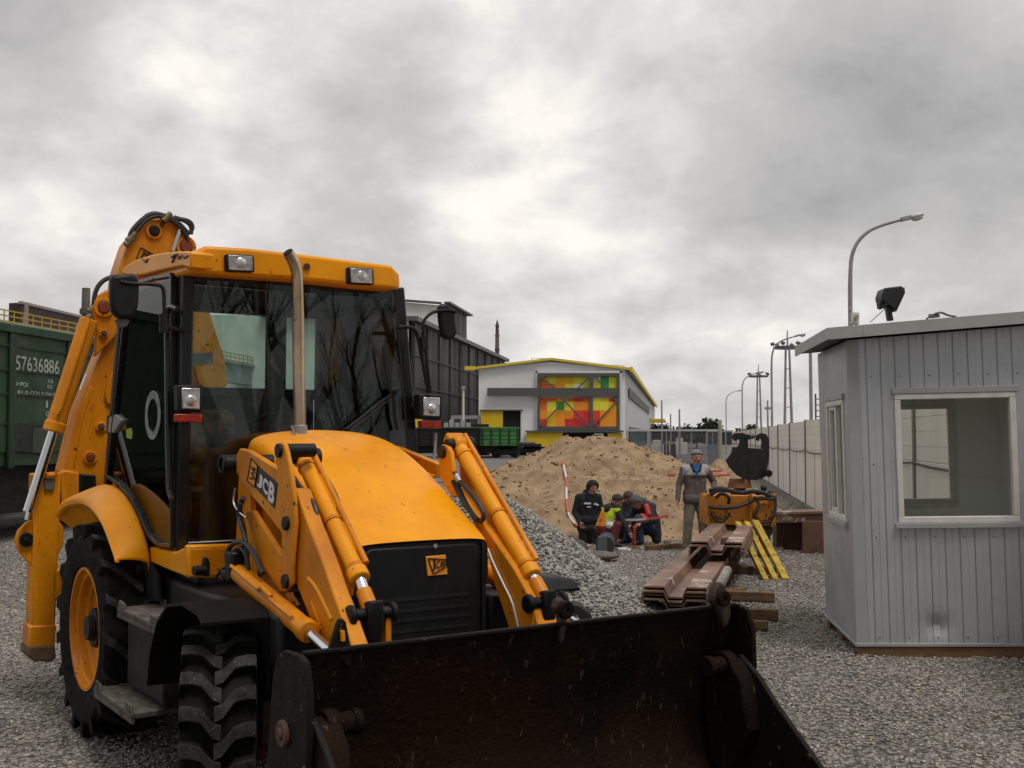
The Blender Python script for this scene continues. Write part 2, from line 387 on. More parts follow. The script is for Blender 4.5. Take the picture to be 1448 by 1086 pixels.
# loose stones lying on the gravel
def stone_mesh(name, P, S, m, flat=.65, seed=3):
    rs = np.random.RandomState(seed); g = (1+5**.5)/2
    iv = np.array([(-1, g, 0), (1, g, 0), (-1, -g, 0), (1, -g, 0), (0, -1, g), (0, 1, g), (0, -1, -g), (0, 1, -g), (g, 0, -1), (g, 0, 1), (-g, 0, -1), (-g, 0, 1)])/1.9
    tf = np.array([(0, 11, 5), (0, 5, 1), (0, 1, 7), (0, 7, 10), (0, 10, 11), (1, 5, 9), (5, 11, 4), (11, 10, 2), (10, 7, 6), (7, 1, 8), (3, 9, 4), (3, 4, 2), (3, 2, 6), (3, 6, 8), (3, 8, 9), (4, 9, 5), (2, 4, 11), (6, 2, 10), (8, 6, 7), (9, 8, 1)])
    n = len(P); q = rs.randn(n, 4); q /= np.linalg.norm(q, axis=1)[:, None]; w, x, y, z = q.T
    R = np.stack([1-2*(y*y+z*z), 2*(x*y-z*w), 2*(x*z+y*w), 2*(x*y+z*w), 1-2*(x*x+z*z), 2*(y*z-x*w), 2*(x*z-y*w), 2*(y*z+x*w), 1-2*(x*x+y*y)], 1).reshape(n, 3, 3)
    V = iv[None]*(.72+.56*rs.rand(n, 12, 1))*(np.array([1, .8, .6])*(.8+.4*rs.rand(n, 1, 3)))
    V = np.einsum('nij,nkj->nki', R, V)*np.asarray(S)[:, None, None]; V[:, :, 2] *= flat
    V += np.asarray(P)[:, None, :]
    F = (tf[None]+12*np.arange(n)[:, None, None]).reshape(-1, 3)
    me = bpy.data.meshes.new(name); me.vertices.add(n*12); me.vertices.foreach_set('co', V.reshape(-1)); nf = len(F)
    me.loops.add(nf*3); me.loops.foreach_set('vertex_index', F.reshape(-1)); me.polygons.add(nf)
    me.polygons.foreach_set('loop_start', np.arange(0, nf*3, 3)); me.polygons.foreach_set('loop_total', np.full(nf, 3))
    me.update(); me.validate(); 
    for mm in (m if isinstance(m, (list, tuple)) else [m]): me.materials.append(mm)
    if isinstance(m, (list, tuple)): me.polygons.foreach_set('material_index', np.repeat(rs.randint(0, len(m), n), 20))
    o = bpy.data.objects.new(name, me); COL.objects.link(o); return o
ST1 = mat('stone_pale', (.44, .405, .35), .85, bump=.2, bscale=80); ST2 = mat('stone_grey', (.30, .285, .255), .85, bump=.2, bscale=80); ST3 = mat('stone_dark', (.14, .13, .117), .85, bump=.2, bscale=80)
ST4 = mat('stone_brownish', (.32, .275, .21), .85, bump=.2, bscale=80)
rs = np.random.RandomState(5); PP = []; SS = []
for x0, x1, y0, y1, d, s0, s1 in ((-5, 5.2, 5.2, 9, 760, .007, .018), (-7, 6, 9, 13, 600, .008, .020), (-9.5, 6.5, 13, 22, 190, .011, .026), (4.6, 9.4, 21, 38, 75, .014, .035)):
    n = int((x1-x0)*(y1-y0)*d); x = rs.uniform(x0, x1, n); y = rs.uniform(y0, y1, n); s = rs.uniform(s0, s1, n)
    k = (np.abs(x) < .50*y+.3); x, y, s = x[k], y[k], s[k]
    PP.append(np.stack([x, y, ground_z(x, y)+s*.25], 1)); SS.append(s)
tag(stone_mesh('gravel', np.concatenate(PP), np.concatenate(SS), [ST1, ST2, ST2, ST3, ST4]), 'loose pale and grey gravel stones strewn over the yard', 'gravel', kind='stuff')

# ------------------------------------------------------------------ heaps
def heap(name, cx, cy, rx, ry, h, n, prof, rough, m, label, cat, seed=0, extra=(), yaw=0.0):
    u = np.linspace(-1.25, 1.25, n); A, B = np.meshgrid(u, u)
    wob = 1+.16*fbm(np.arctan2(B, A)*1.3+seed, np.full_like(A, seed+.5), 3)*2
    r = np.sqrt(A**2+B**2)/wob
    x, y = cx+A*rx, cy+B*ry
    z = h*prof(r) + sum(hh*np.exp(-(((x-ex)/er)**2+((y-ey)/er)**2)) for ex, ey, er, hh in extra)
    lim = np.clip(z/.25, 0, 1)
    z = z + rough*lim*(fbm(x*1.7+seed, y*1.7, 6)*2.0+.55*np.abs(fbm(x*5+9, y*5+seed, 4))*2) - .04
    mb = MB(); mb.add(np.stack([x.ravel(), y.ravel(), z.ravel()], 1).tolist(), [(j*n+i, j*n+i+1, (j+1)*n+i+1, (j+1)*n+i) for j in range(n-1) for i in range(n-1)])
    o = mb.build(name, m, smooth=180); tag(o, label, cat)
    def hz(px, py):                              # height of the heap under a point
        i = (np.asarray(px)-(cx-1.25*rx))/(2.5*rx)*(n-1); j = (np.asarray(py)-(cy-1.25*ry))/(2.5*ry)*(n-1)
        return z[np.clip(np.round(j).astype(int), 0, n-1), np.clip(np.round(i).astype(int), 0, n-1)]
    return o, hz
def conep(r): return np.where(r < 1, np.maximum(0, 1.06-np.sqrt((r*1.04)**2+.004))*np.clip((1.06-r)*4, 0, 1), 0)
sand, sand_z = heap('sand_heap', 1.95, 27.2, 5.0, 5.6, 2.10, 230, conep, .22, SAND, 'big heap of excavated brown sand in front of the warehouse', 'sand heap', 3,
                    ((4.15, 25.6, .55, .22), (3.9, 24.2, .8, .28), (5.0, 27.0, .7, .35), (-.4, 23.6, .7, .28), (1.6, 23.6, .5, .22)))
heap('sand_heap', 5.85, 32.0, 1.5, 1.6, 1.40, 70, conep, .10, SAND, 'small sand heap behind the man in the grey jacket', 'sand heap', 8)
n = 2600; a = rs.uniform(0, 6.283, n); q = np.sqrt(rs.uniform(0, 1.3, n)); x = 1.95+np.cos(a)*q*5.0; y = 27.2+np.sin(a)*q*5.6; k = (y < 28) & ~((x > PIT[0]-.1) & (x < PIT[1]+.1) & (y < PIT[3])); x, y = x[k], y[k]; s = rs.gamma(2.0, .011, len(x))+.010
so = stone_mesh('sand_clods', np.stack([x, y, np.maximum(sand_z(x, y), ground_z(x, y))+s*.3], 1), s, [SAND, mat('sand_clod_dark', (.225, .142, .073), .95), mat('sand_clod_pale', (.36, .24, .13), .95)], .8, 21); so.parent = sand; so['kind'] = 'stuff'
gcx, gcy = -.42, 12.75
def gprof(r): return np.where(r < 1.2, np.maximum(0, 1.07-np.sqrt((r*1.0)**2+.012)), 0)
gh, grav_z = heap('gravel_heap', gcx, gcy, 2.12, 1.9, 1.50, 120, gprof, .05, ST2, 'heap of grey crushed stone behind the yellow loader', 'gravel heap', 5)
n = 24000; a = rs.uniform(0, 6.283, n); q = np.sqrt(rs.uniform(0, 1.25, n)); x = gcx+np.cos(a)*q*2.12; y = gcy+np.sin(a)*q*1.9
k = (y < gcy+.9); x, y = x[k], y[k]; s = rs.uniform(.011, .030, len(x))
so = stone_mesh('crushed_stone', np.stack([x, y, grav_z(x, y)+.012], 1), s, [ST1, ST2, ST2, ST3, mat('stone_blue_grey', (.25, .255, .26), .85)], .85, 9)
so.parent = gh; so['kind'] = 'stuff'

# ------------------------------------------------------------------ concrete panel fence
def fence_x(y): return 8.37+.162*(y-31)
FD = Vector((.162, 1, 0)).normalized(); FRZ = math.atan2(FD.y, FD.x)
GREYP = mat('grey_post', (.20, .19, .18), .8)
def fence_panel(proto=[None]):
    L, Hh = 5.7, 2.5
    t = bpy.data.objects.new('concrete_fence_panel', None); COL.objects.link(t)
    mb = MB(); mb.bb((0.06, -.06, 0), (L-.06, .06, 1.62)); mb.build('panel', CONC, t, bevel=.01)
    mb = MB()
    for i in range(4): mb.bb((0.06, -.05, 1.63+.215*i), (L-.06, .05, 1.63+.215*i+.2115))
    mb.build('slat_panel', CONC, t, bevel=.004)
    mb = MB(); mb.bb((-.055, -.09, 0), (.055, .09, 2.52)); mb.build('post', GREYP, t, bevel=.01)
    mb = MB(); mb.tube([(0, .11, 1.60), (L*.25, .11, 1.56), (L*.5, .11, 1.545), (L*.75, .11, 1.56), (L, .11, 1.60)], .016, 6); mb.build('cable', BLKP, t)
    mb = MB(); mb.bb((L*.55-.012, .061, 0), (L*.55+.012, .068, 1.62)); mb.build('joint_strip', GREYP, t)
    return t
fp = fence_panel(); y0 = 33.9-5.63*5; i = 0
order = ['second', 'third', 'fourth', 'fifth', 'sixth', 'seventh', 'eighth', 'ninth', 'tenth', 'eleventh', 'twelfth', 'thirteenth', 'fourteenth', 'fifteenth', 'sixteenth', 'seventeenth']
yy = y0
for i in range(17):
    lab = 'pale concrete fence panel on the right, %s' % (['behind the metal booth, seen through its windows', 'just beyond the far end of the booth', 'at the left edge of the booth wall'][i-2] if 2 <= i <= 4 else
          'nearest to the camera beside the booth' if i == 0 else 'beside the booth, next to nearest panel' if i == 1 else '%s panel out from the booth' % order[i-5])
    o = fp if i == 0 else dup(fp, (0, 0, 0))
    o.location = (fence_x(yy), yy, 0); o.rotation_euler = (0, 0, FRZ); tag(o, lab, 'fence panel', 'concrete panels of the yard fence')
    yy += 5.7*FD.y

# ------------------------------------------------------------------ street lamps
GALV = mat('lamp_post_grey', (.34, .31, .33), .5, var=.15, vscale=2)
def street_lamp():
    t = bpy.data.objects.new('street_lamp', None); COL.objects.link(t)
    mb = MB(); mb.tube([(0, 0, 0), (0, 0, 1.4)], .085, 12); mb.tube([(0, 0, 1.4), (0, 0, 4), (0, 0, 6.6), (.10, 0, 7.2), (.42, 0, 7.62), (.85, 0, 7.83), (1.5, 0, 8.0)], [.075, .062, .055, .05, .045, .04], 12, smooth=2); mb.build('pole', GALV, t)
    mb = MB(); mb.box((1.55, 0, 8.02), (.30, .16, .12), Euler((0, -.25, 0)).to_matrix()); mb.build('gear_box', mat('lamp_housing', (.34, .33, .31), .5), t, bevel=.02)
    mb = MB(); mb.sphere((1.83, 0, 8.08), (.22, .13, .075), rot=Euler((0, -.25, 0)).to_matrix()); mb.build('lamp_head', mat('lamp_head_grey', (.55, .55, .52), .4), t)
    mb = MB(); mb.sphere((1.85, 0, 8.03), (.17, .11, .085), rot=Euler((0, -.25, 0)).to_matrix()); mb.build('lens', mat('lamp_lens', (.55, .54, .50), .15), t)
    return t
sl = street_lamp()
for i, (px, yw, lab) in enumerate(((1205, 31, 'tallest grey street lamp, rising behind the metal booth roof'), (1092, 66.6, 'curved grey street lamp left of the big floodlight mast'),
                                   (1050, 104, 'curved street lamp between two others, beside the farther floodlight mast'), (1027, 144, 'farthest and smallest curved street lamp above the gate'))):
    o = sl if i == 0 else dup(sl, (0, 0, 0)); p = WY(px, 620, yw); o.location = (p.x, p.y, 0); o.rotation_euler = (0, 0, rad(-3)); tag(o, lab, 'street lamp', 'curved street lamps along the fence')

# ------------------------------------------------------------------ floodlight masts
def mast(h):
    t = bpy.data.objects.new('floodlight_mast', None); COL.objects.link(t)
    for s in (-1, 1):
        mb = MB(); mb.cyl((s*.52, 0, 0), (s*.22, 0, h), .20, .13, 10); mb.build('leg', GALV, t)
    mb = MB(); mb.cyl((0, 0, h), (0, 0, h+2.2), .14, .06, 8); mb.build('spike', GALV, t)
    mb = MB(); mb.lathe([(1.55, -.12), (1.75, -.12), (1.75, .15), (1.55, .15)], (0, 0, h), (0, 0, 1), 20, closed=True)
    for a in (0, math.pi/2): mb.box((0, 0, h), (3.3, .2, .15), Euler((0, 0, a)).to_matrix())
    mb.build('platform', mat('mast_steel', (.13, .13, .14), .6), t)
    for i in range(6):
        a = i*math.pi/3; mb = MB(); mb.box((math.cos(a)*1.85, math.sin(a)*1.85, h+.45), (.45, .45, .42), Euler((.4*math.sin(a), .3, a)).to_matrix()); mb.build('floodlight', mat('mast_steel', (.13, .13, .14), .6), t, bevel=.1)
    for q in range(4):
        z = h*(.25+.18*q); w = .52-.30*z/h; mb = MB(); mb.beam((-w, 0, z), (w, 0, z+.3), .09, .09); mb.build('cross_brace', GALV, t)
    return t
ms = mast(13.2); p = WY(1115, 620, 140); ms.location = (p.x, p.y, 0); tag(ms, 'tall twin-legged floodlight mast, nearest of the masts beyond the fence', 'floodlight mast', 'floodlight masts')
p = WY(1073.5, 620, 205); dup(ms, (p.x, p.y, 0), 0.2, 'farther twin-legged floodlight mast between the small street lamps')['group'] = 'floodlight masts'
arm = MB()
t = thing('steel_tower', 'grey steel column with a ladder cage seen between fence and booth roof', 'tower', (WY(1147.5, 620, 62).x, 62, 0))
mb = MB(); mb.cyl((0, 0, 0), (0, 0, 6.9), .11, .09, 10); mb.build('column', GALV, t)
mb = MB()
for x in (.25, .5): mb.cyl((x, 0, 0), (x, 0, 4.4), .05, .05, 6)
for k in range(12): mb.cyl((.25, 0, .6+.32*k), (.5, 0, .6+.32*k), .03, .03, 6)
mb.build('ladder', mat('mast_steel', (.13, .13, .14), .6), t)
t = thing('aerial_pole', 'thin dark pole with a short crosspiece left of the big floodlight mast', 'pole', (WY(1086, 620, 150).x, 150, 0))
mb = MB(); mb.cyl((0, 0, 0), (0, 0, 7.0), .16, .10, 8); mb.build('pole', GALV, t)
mb = MB(); mb.bb((-.4, -.1, 5.8), (.5, .1, 6.1)); mb.build('crosspiece', GALV, t)
# ------------------------------------------------------------------ warehouse with the coloured wall
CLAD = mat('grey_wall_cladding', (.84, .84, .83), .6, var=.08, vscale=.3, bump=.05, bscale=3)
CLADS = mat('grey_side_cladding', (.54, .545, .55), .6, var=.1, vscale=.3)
WYEL = mat('warehouse_yellow', (.74, .50, .012), .5, var=.1, vscale=.8)
WROOF = mat('warehouse_roof_edge', (.76, .56, .03), .5)
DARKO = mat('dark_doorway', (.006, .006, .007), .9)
BAND = mat('dark_grey_band', (.10, .096, .088), .6, var=.08, vscale=.5)
YW = 130.0
def P(px, py, Y=YW): return WY(px, py, Y)
bW = thing('warehouse', 'grey warehouse with yellow roof edge and a mural of bright squares on its gable', 'warehouse', (P(780, 620).x, YW, 0))
org = Vector((P(780, 620).x, YW, 0))
def R(px, py, f=0.0): q = WY(px, py, YW) - org; return Vector((q.x, -f, q.z))
LEN = 152.0; back = SD*LEN; back = Vector((back.x, back.y, 0))
gl, gr_, ap = R(677, 521), R(884, 522), R(779, 511)
mb = MB(); bl, br = Vector((gl.x, 0, 0)), Vector((gr_.x, 0, 0))
mb.prism([bl, br, gr_, ap, gl], back); mb.build('wall', CLAD, bW, smooth=0)
# right long side gets its own darker cladding sheet, standing just proud
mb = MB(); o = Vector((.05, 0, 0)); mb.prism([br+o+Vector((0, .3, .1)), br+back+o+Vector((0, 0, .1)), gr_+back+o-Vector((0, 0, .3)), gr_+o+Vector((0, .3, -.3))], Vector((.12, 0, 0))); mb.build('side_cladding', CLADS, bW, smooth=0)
mb = MB(); o2 = Vector((.25, 0, 0)); z0, z1 = gr_.z-3.1, gr_.z-1.9
q0 = br+SD*4; q1 = br+SD*95
mb.prism([Vector((q0.x, q0.y, z0))+o2, Vector((q1.x, q1.y, z0))+o2, Vector((q1.x, q1.y, z1))+o2, Vector((q0.x, q0.y, z1))+o2], Vector((.06, 0, 0))); mb.build('side_band', BAND, bW, smooth=0)
for k in range(2):
    a = br+SD*(104+k*22); mb = MB(); mb.box(a+Vector((1.6, 0, gr_.z-4.2)), (3.0, 2.5, .5)); mb.build('canopy', WYEL, bW)
gls = emit_free_glass('dark_glazing', (.25, .32, .34), 1.0); mb = MB()
for k in range(14):
    a = br+SD*(6+k*5.2); mb.prism([a+o2+Vector((0, 0, .9)), a+SD*4.2+o2+Vector((0, 0, .9)), a+SD*4.2+o2+Vector((0, 0, 3.4)), a+o2+Vector((0, 0, 3.4))], Vector((.08, 0, 0)))
mb.build('strip_window', mat('dull_blue_glazing', (.07, .10, .12), .2), bW, smooth=0)
# roof slabs with the yellow verge and eaves
mb = MB()
eL = gl+Vector((-.5, -.35, -.12)); eR = gr_+Vector((.55, -.35, -.12)); ridge = ap+Vector((0, -.35, .12))
mb.prism([eL, ridge, ridge+Vector((0, 0, .28)), eL+Vector((0, 0, .28))], back+Vector((0, .7, 0)))
mb.prism([ridge, eR, eR+Vector((0, 0, .28)), ridge+Vector((0, 0, .28))], back+Vector((0, .7, 0)))
mb.build('roof', mat('roof_sheet', (.33, .33, .33), .5), bW, smooth=0)
mb = MB()
for a, b in ((eL, ridge), (ridge, eR)): mb.beam(a+Vector((0, -.06, .12)), b+Vector((0, -.06, .12)), .12, .24)
mb.beam(eR+Vector((.1, 0, .1)), eR+back+Vector((.1, 0, .1)), .3, .55); mb.bb(eL+Vector((-1.1, -.1, -.1)), eL+Vector((.1, .2, .35)))
mb.build('roof_edge', WROOF, bW, smooth=0)
mb = MB()
for x0, x1, z in ((752, 790, 509), (852, 885, 519)):
    a, b = R(x0, z+3), R(x1, z+4); mb.beam(a+Vector((0, 2, .6)), b+Vector((0, 2, .6)), .07, .07)
    for k in range(4): c = a.lerp(b, k/3); mb.beam(c+Vector((0, 2, -.5)), c+Vector((0, 2, .6)), .07, .07)
mb.build('roof_railing', WROOF, bW, smooth=0)
# the mural: a dark frame, coloured squares behind it, thin braces
mb = MB(); F = .10
def rect(x0, y0, x1, y1, f, th, mi=0): mb.prism([R(x0, y1, f), R(x1, y1, f), R(x1, y0, f), R(x0, y0, f)], Vector((0, th, 0)), mi)
pal = [(.82, .17, .025), (.90, .32, .015), (.84, .50, .015), (.82, .76, .05), (.66, .03, .035), (.05, .36, .07), (.82, .82, .78), (.75, .27, .02), (.76, .055, .03)]
PM = [mat('mural_colour_%s' % c, v, .6) for c, v in zip(('deep_orange', 'orange', 'amber', 'lime', 'red', 'green', 'white', 'tan', 'scarlet'), pal)]
def zx(x): return 660+x/4.827
def zy(y): return 500+y/4.827
cells = [(497,155,610,207,1),(545,155,610,207,3),(610,155,730,207,2),(730,155,838,210,3),(497,207,610,243,0),(600,207,670,243,1),(668,207,838,243,3),(735,210,790,243,6),
 (860,157,912,215,6),(860,190,912,243,3),(912,157,970,243,5),(970,157,1025,243,3),
 (497,302,838,330,0),(620,302,690,330,2),(730,302,790,330,4),(497,328,550,390,0),(548,328,610,390,3),(610,330,668,388,5),(665,328,730,390,3),(728,328,838,390,1),(497,388,550,450,1),(548,388,610,445,2),(608,388,730,445,1),(728,388,838,445,8),(790,388,838,445,4),
 (497,445,550,498,8),(548,445,610,498,2),(608,445,670,498,1),(668,445,838,498,4),
 (858,305,912,388,3),(910,305,968,330,2),(968,305,1020,330,4),(905,330,968,388,3),(966,330,1020,388,2),(858,388,912,498,8),(908,388,1020,500,1),(858,455,905,498,4)]
for i, (x0, y0, x1, y1, c) in enumerate(cells): rect(zx(x0), zy(y0), zx(x1), zy(y1), .10+.012*i, .10+.012*i, c)
mb.build('mural', PM, bW, smooth=0)
mb = MB(); f = .62
for x0, y0, x1, y1 in ((482, 135, 1040, 155), (482, 498, 1040, 522), (482, 155, 498, 498), (1022, 155, 1040, 498), (838, 155, 859, 498)): rect(zx(x0), zy(y0), zx(x1), zy(y1), f, .3)
rect(zx(140), zy(236), zx(1030), zy(292), f+.05, .35)
mb.build('mural_frame', BAND, bW, smooth=0)
mb = MB()
for a, b in (((515,162),(600,243)), ((752,243),(832,165)), ((872,160),(945,243)), ((640,298),(830,498)), ((692,298),(505,495)), ((1018,330),(865,492))):
    mb.beam(R(zx(a[0]), zy(a[1]), f+.1), R(zx(b[0]), zy(b[1]), f+.02), .05, .16)
for (a, b, c) in (((497,155),(530,155),(497,195)), ((838,155),(812,155),(838,182)), ((1022,305),(990,305),(1022,335)), ((858,498),(858,470),(885,498)), ((838,498),(810,498),(838,470)), ((497,498),(520,498),(497,475))):
    mb.prism([R(zx(q[0]), zy(q[1]), f+.06) for q in (a, b, c)], Vector((0, .2, 0)))
mb.build('mural_brace', BAND, bW, smooth=0)
mb = MB()
for x0, y0, x1, y1 in ((470, 120, 482, 530), (470, 118, 1056, 134), (1042, 120, 1056, 530), (470, 524, 1056, 532)): rect(zx(x0), zy(y0), zx(x1), zy(y1), .42, .3)
mb.build('mural_trim', WHT, bW, smooth=0)
def part_rect(name, x0, y0, x1, y1, m, f=.3, th=.35):
    global mb
    mb = MB(); rect(zx(x0), zy(y0), zx(x1), zy(y1), f, th); return mb.build(name, m, bW, smooth=0)
tag(part_rect('sliding_door', 98, 388, 247, 640, WYEL), 'left yellow sliding door leaf')
part_rect('doorway', 247, 392, 368, 700, DARKO, .06, .1)
part_rect('door_frame', 368, 386, 380, 700, WHT, .25)
part_rect('door_track', 90, 383, 382, 391, BAND, .5, .5)
tag(part_rect('sliding_door', 410, 535, 655, 672, WYEL, .5), 'wide yellow door leaf below the mural')
part_rect('doorway', 655, 540, 962, 700, DARKO, .07, .1); part_rect('sliding_door', 960, 545, 1062, 690, WYEL, .5)
part_rect('door_track', 400, 526, 1066, 537, BAND, .75, .6)
part_rect('lintel_lamp', 868, 545, 930, 556, WHT, .6)

# ------------------------------------------------------------------ dark sheet-clad industrial halls behind
DKS = mat('black_sheet_cladding', (.011, .011, .012), .6, col2=(.026, .025, .025), vscale=1.0, streak=(.15, .15, .03), spots=(.09, .09, .09), sscale=.9, samt=.63)
LGS = mat('pale_gable_cladding', (.84, .83, .78), .6, var=.12, vscale=.3)
def street_pt(a, Y): return Vector((a+.1475*Y, Y, 0))
def px_street(a, px): return 1600*a/(px-960)
hall = thing('industrial_hall', 'long black sheet-clad hall with pale gable behind the cab', 'hall', street_pt(-35, 152))
ho = street_pt(-35, 152)
def hp(a, Y, z): q = street_pt(a, Y)-ho; return Vector((q.x, q.y, z))
mb = MB(); HZ = 17.6
Y0, Y1 = px_street(-35, 584), px_street(-35, 713.5)
mb.prism([hp(-35, Y0, 0), hp(-35, Y1, 0), hp(-35, Y1, HZ), hp(-35, Y0, HZ)], Vector((-.6, 0, 0))); mb.build('side_wall', DKS, hall, smooth=0)
mb = MB(); mb.prism([hp(-35.3, Y0, 0), hp(-75, Y0, 0), hp(-75, Y0, HZ+.9), hp(-55, Y0, HZ+.6), hp(-35.3, Y0, HZ-.1)], Vector((0, 1, 0))); mb.build('gable_wall', LGS, hall, smooth=0)
mb = MB(); mb.prism([hp(-34.2, Y0-1, HZ-.2), hp(-55, Y0-1, HZ+.4), hp(-55, Y0-1, HZ+.9), hp(-34.2, Y0-1, HZ+.4)], SD*(Y1-Y0+3)); mb.build('roof', mat('dark_roof', (.10, .10, .105), .5), hall, smooth=0)
mb = MB()
for z in (4.5, 8.8, 13.0): mb.beam(hp(-34.9, Y0, z), hp(-34.9, Y1, z), .15, .18)
for k in range(11): q = hp(-34.88, Y0+(Y1-Y0)*k/10, 0); mb.beam(q, q+Vector((0, 0, HZ-.4)), .22, .15, up=(0, 1, 0))
mb.build('rail', mat('dark_rail', (.035, .034, .033), .6), hall, smooth=0)
up = thing('hall_tower', 'higher pale hall block with black end wall rising above the black hall', 'hall', street_pt(-40, 168)); uo = street_pt(-40, 168)
def upp(px, py, Y): return WY(px, py, Y)-uo
mb = MB(); a0, a1, a2 = upp(500, 421, 168), upp(624, 432, 168), upp(660, 447, 196)
mb.prism([Vector((a0.x, a0.y, -0)), Vector((a1.x, a1.y, 0)), a1, a0], Vector((0, .8, 0))); mb.build('gable_wall', LGS, up, smooth=0)
mb = MB(); s0 = a1+Vector((.05, 0, .0)); s1 = Vector((a2.x, a2.y, a2.z))
mb.prism([Vector((s0.x, s0.y, 0)), Vector((s1.x, s1.y, 0)), s1, s0.lerp(s1, .22)+Vector((0, 0, .55)), s0], Vector((-.5, .5, 0))); mb.build('end_wall', DKS, up, smooth=0)
mb = MB(); mb.beam(s0.lerp(s1, .2)+Vector((0, -.3, .8)), s1+Vector((.6, 0, .1)), 1.0, .3); mb.beam(a0+Vector((0, -.3, .1)), s0+Vector((0, -.3, .3)), .8, .3); mb.build('roof_edge', mat('dark_roof', (.10, .10, .105), .5), up, smooth=0)
t = thing('slim_stack', 'slim dark stack with a pointed tip rising behind the warehouse eaves', 'stack', (WY(703, 620, 240).x, 240, 0))
for nm, z0, z1, r0, r1, c in (('lower_section', 0, 21, .55, .48, (.10, .09, .09)), ('middle_section', 21, 24, .47, .42, (.17, .12, .105)), ('upper_section', 24, 26, .41, .34, (.08, .07, .068))):
    mb = MB(); mb.cyl((0, 0, z0), (0, 0, z1), r0, r1, 12); mb.lathe([(r1, -.1), (r1+.12, -.1), (r1+.12, .1), (r1, .1)], (0, 0, z1-.15), (0, 0, 1), 12, closed=True); mb.build(nm, mat('mast_%s' % nm, c, .6), t)
mb = MB(); mb.cyl((0, 0, 26), (0, 0, 27.3), .4, .03, 8); mb.build('tip', mat('mast_tip', (.08, .075, .075), .6), t)

# ------------------------------------------------------------------ crane runway on the left, girder and chimney
RA = -57.0
rw = thing('crane_runway', 'grey elevated crane runway with yellow handrail behind the green wagon', 'crane runway', street_pt(RA, 100)); ro = street_pt(RA, 100)
def rp(a, Y, z): q = street_pt(a, Y)-ro; return Vector((q.x, q.y, z))
GRW = mat('runway_grey', (.30, .32, .32), .6, var=.2, vscale=.8)
mb = MB(); mb.beam(rp(RA, 70, 10.3), rp(RA, 205, 10.3), 1.6, 2.6); mb.beam(rp(RA+.9, 70, 11.5), rp(RA+.9, 205, 11.5), .5, .3); mb.build('beam', GRW, rw, smooth=0)
for k in range(6): mb = MB(); q = rp(RA, 78+k*24, 0); mb.beam(q, q+Vector((0, 0, 9.0)), 1.4, 1.4, up=(0, 1, 0)); mb.build('column', GRW, rw, smooth=0)
mb = MB()
for z in (11.75, 12.2, 12.65): mb.beam(rp(RA+.9, 70, z), rp(RA+.9, 205, z), .09, .10)
for k in range(96): q = rp(RA+.9, 70+k*1.4, 11.6); mb.beam(q, q+Vector((0, 0, 1.1)), .08, .08, up=(0, 1, 0))
mb.build('handrail', mat('handrail_yellow', (.42, .29, .03), .6), rw, smooth=0)
t = thing('crane_girder', 'dark red-brown crane girder resting above the runway at the far left', 'crane girder', (0, 0, 0)); 
g0, g1 = WY(29, 428, 104), WY(190, 466, 140); t.location = (g0.x, g0.y, 0); gd = g1-g0
mb = MB(); mb.prism([Vector((0, 0, g0.z-2.3)), Vector((gd.x, gd.y, g1.z-2.3)), Vector((gd.x, gd.y, g1.z)), Vector((0, 0, g0.z))], Vector((-1.2, .3, 0))); mb.build('girder', mat('rust_brown_paint', (.055, .022, .02), .6, var=.3, vscale=.8), t, smooth=0)
mb = MB(); mb.beam((0.02, -.1, g0.z), (gd.x, gd.y-.1, g1.z), .4, .25); mb.bb((.5, -.3, g0.z-2.2), (.8, -.1, g0.z-.1)); mb.build('flange', mat('pale_flange', (.30, .25, .22), .6), t, smooth=0)
tag(MB().bb((-1.3, -.4, 0), (-.4, .4, g0.z-2.3)).build('support', GRW, t), None)
t = thing('chimney', 'short brick chimney stack beyond the red-brown girder', 'chimney', (WY(118, 620, 130).x, 130, 0))
mb = MB(); mb.cyl((0, 0, 0), (0, 0, 19.3), .75, .45, 14); mb.build('stack', mat('sooty_brick', (.16, .135, .125), .85, var=.3, vscale=1), t)
mb = MB(); mb.cyl((0, 0, 16.3), (0, 0, 16.9), .68, .68, 14); mb.build('collar', mat('sooty_ring', (.09, .085, .085), .85), t)

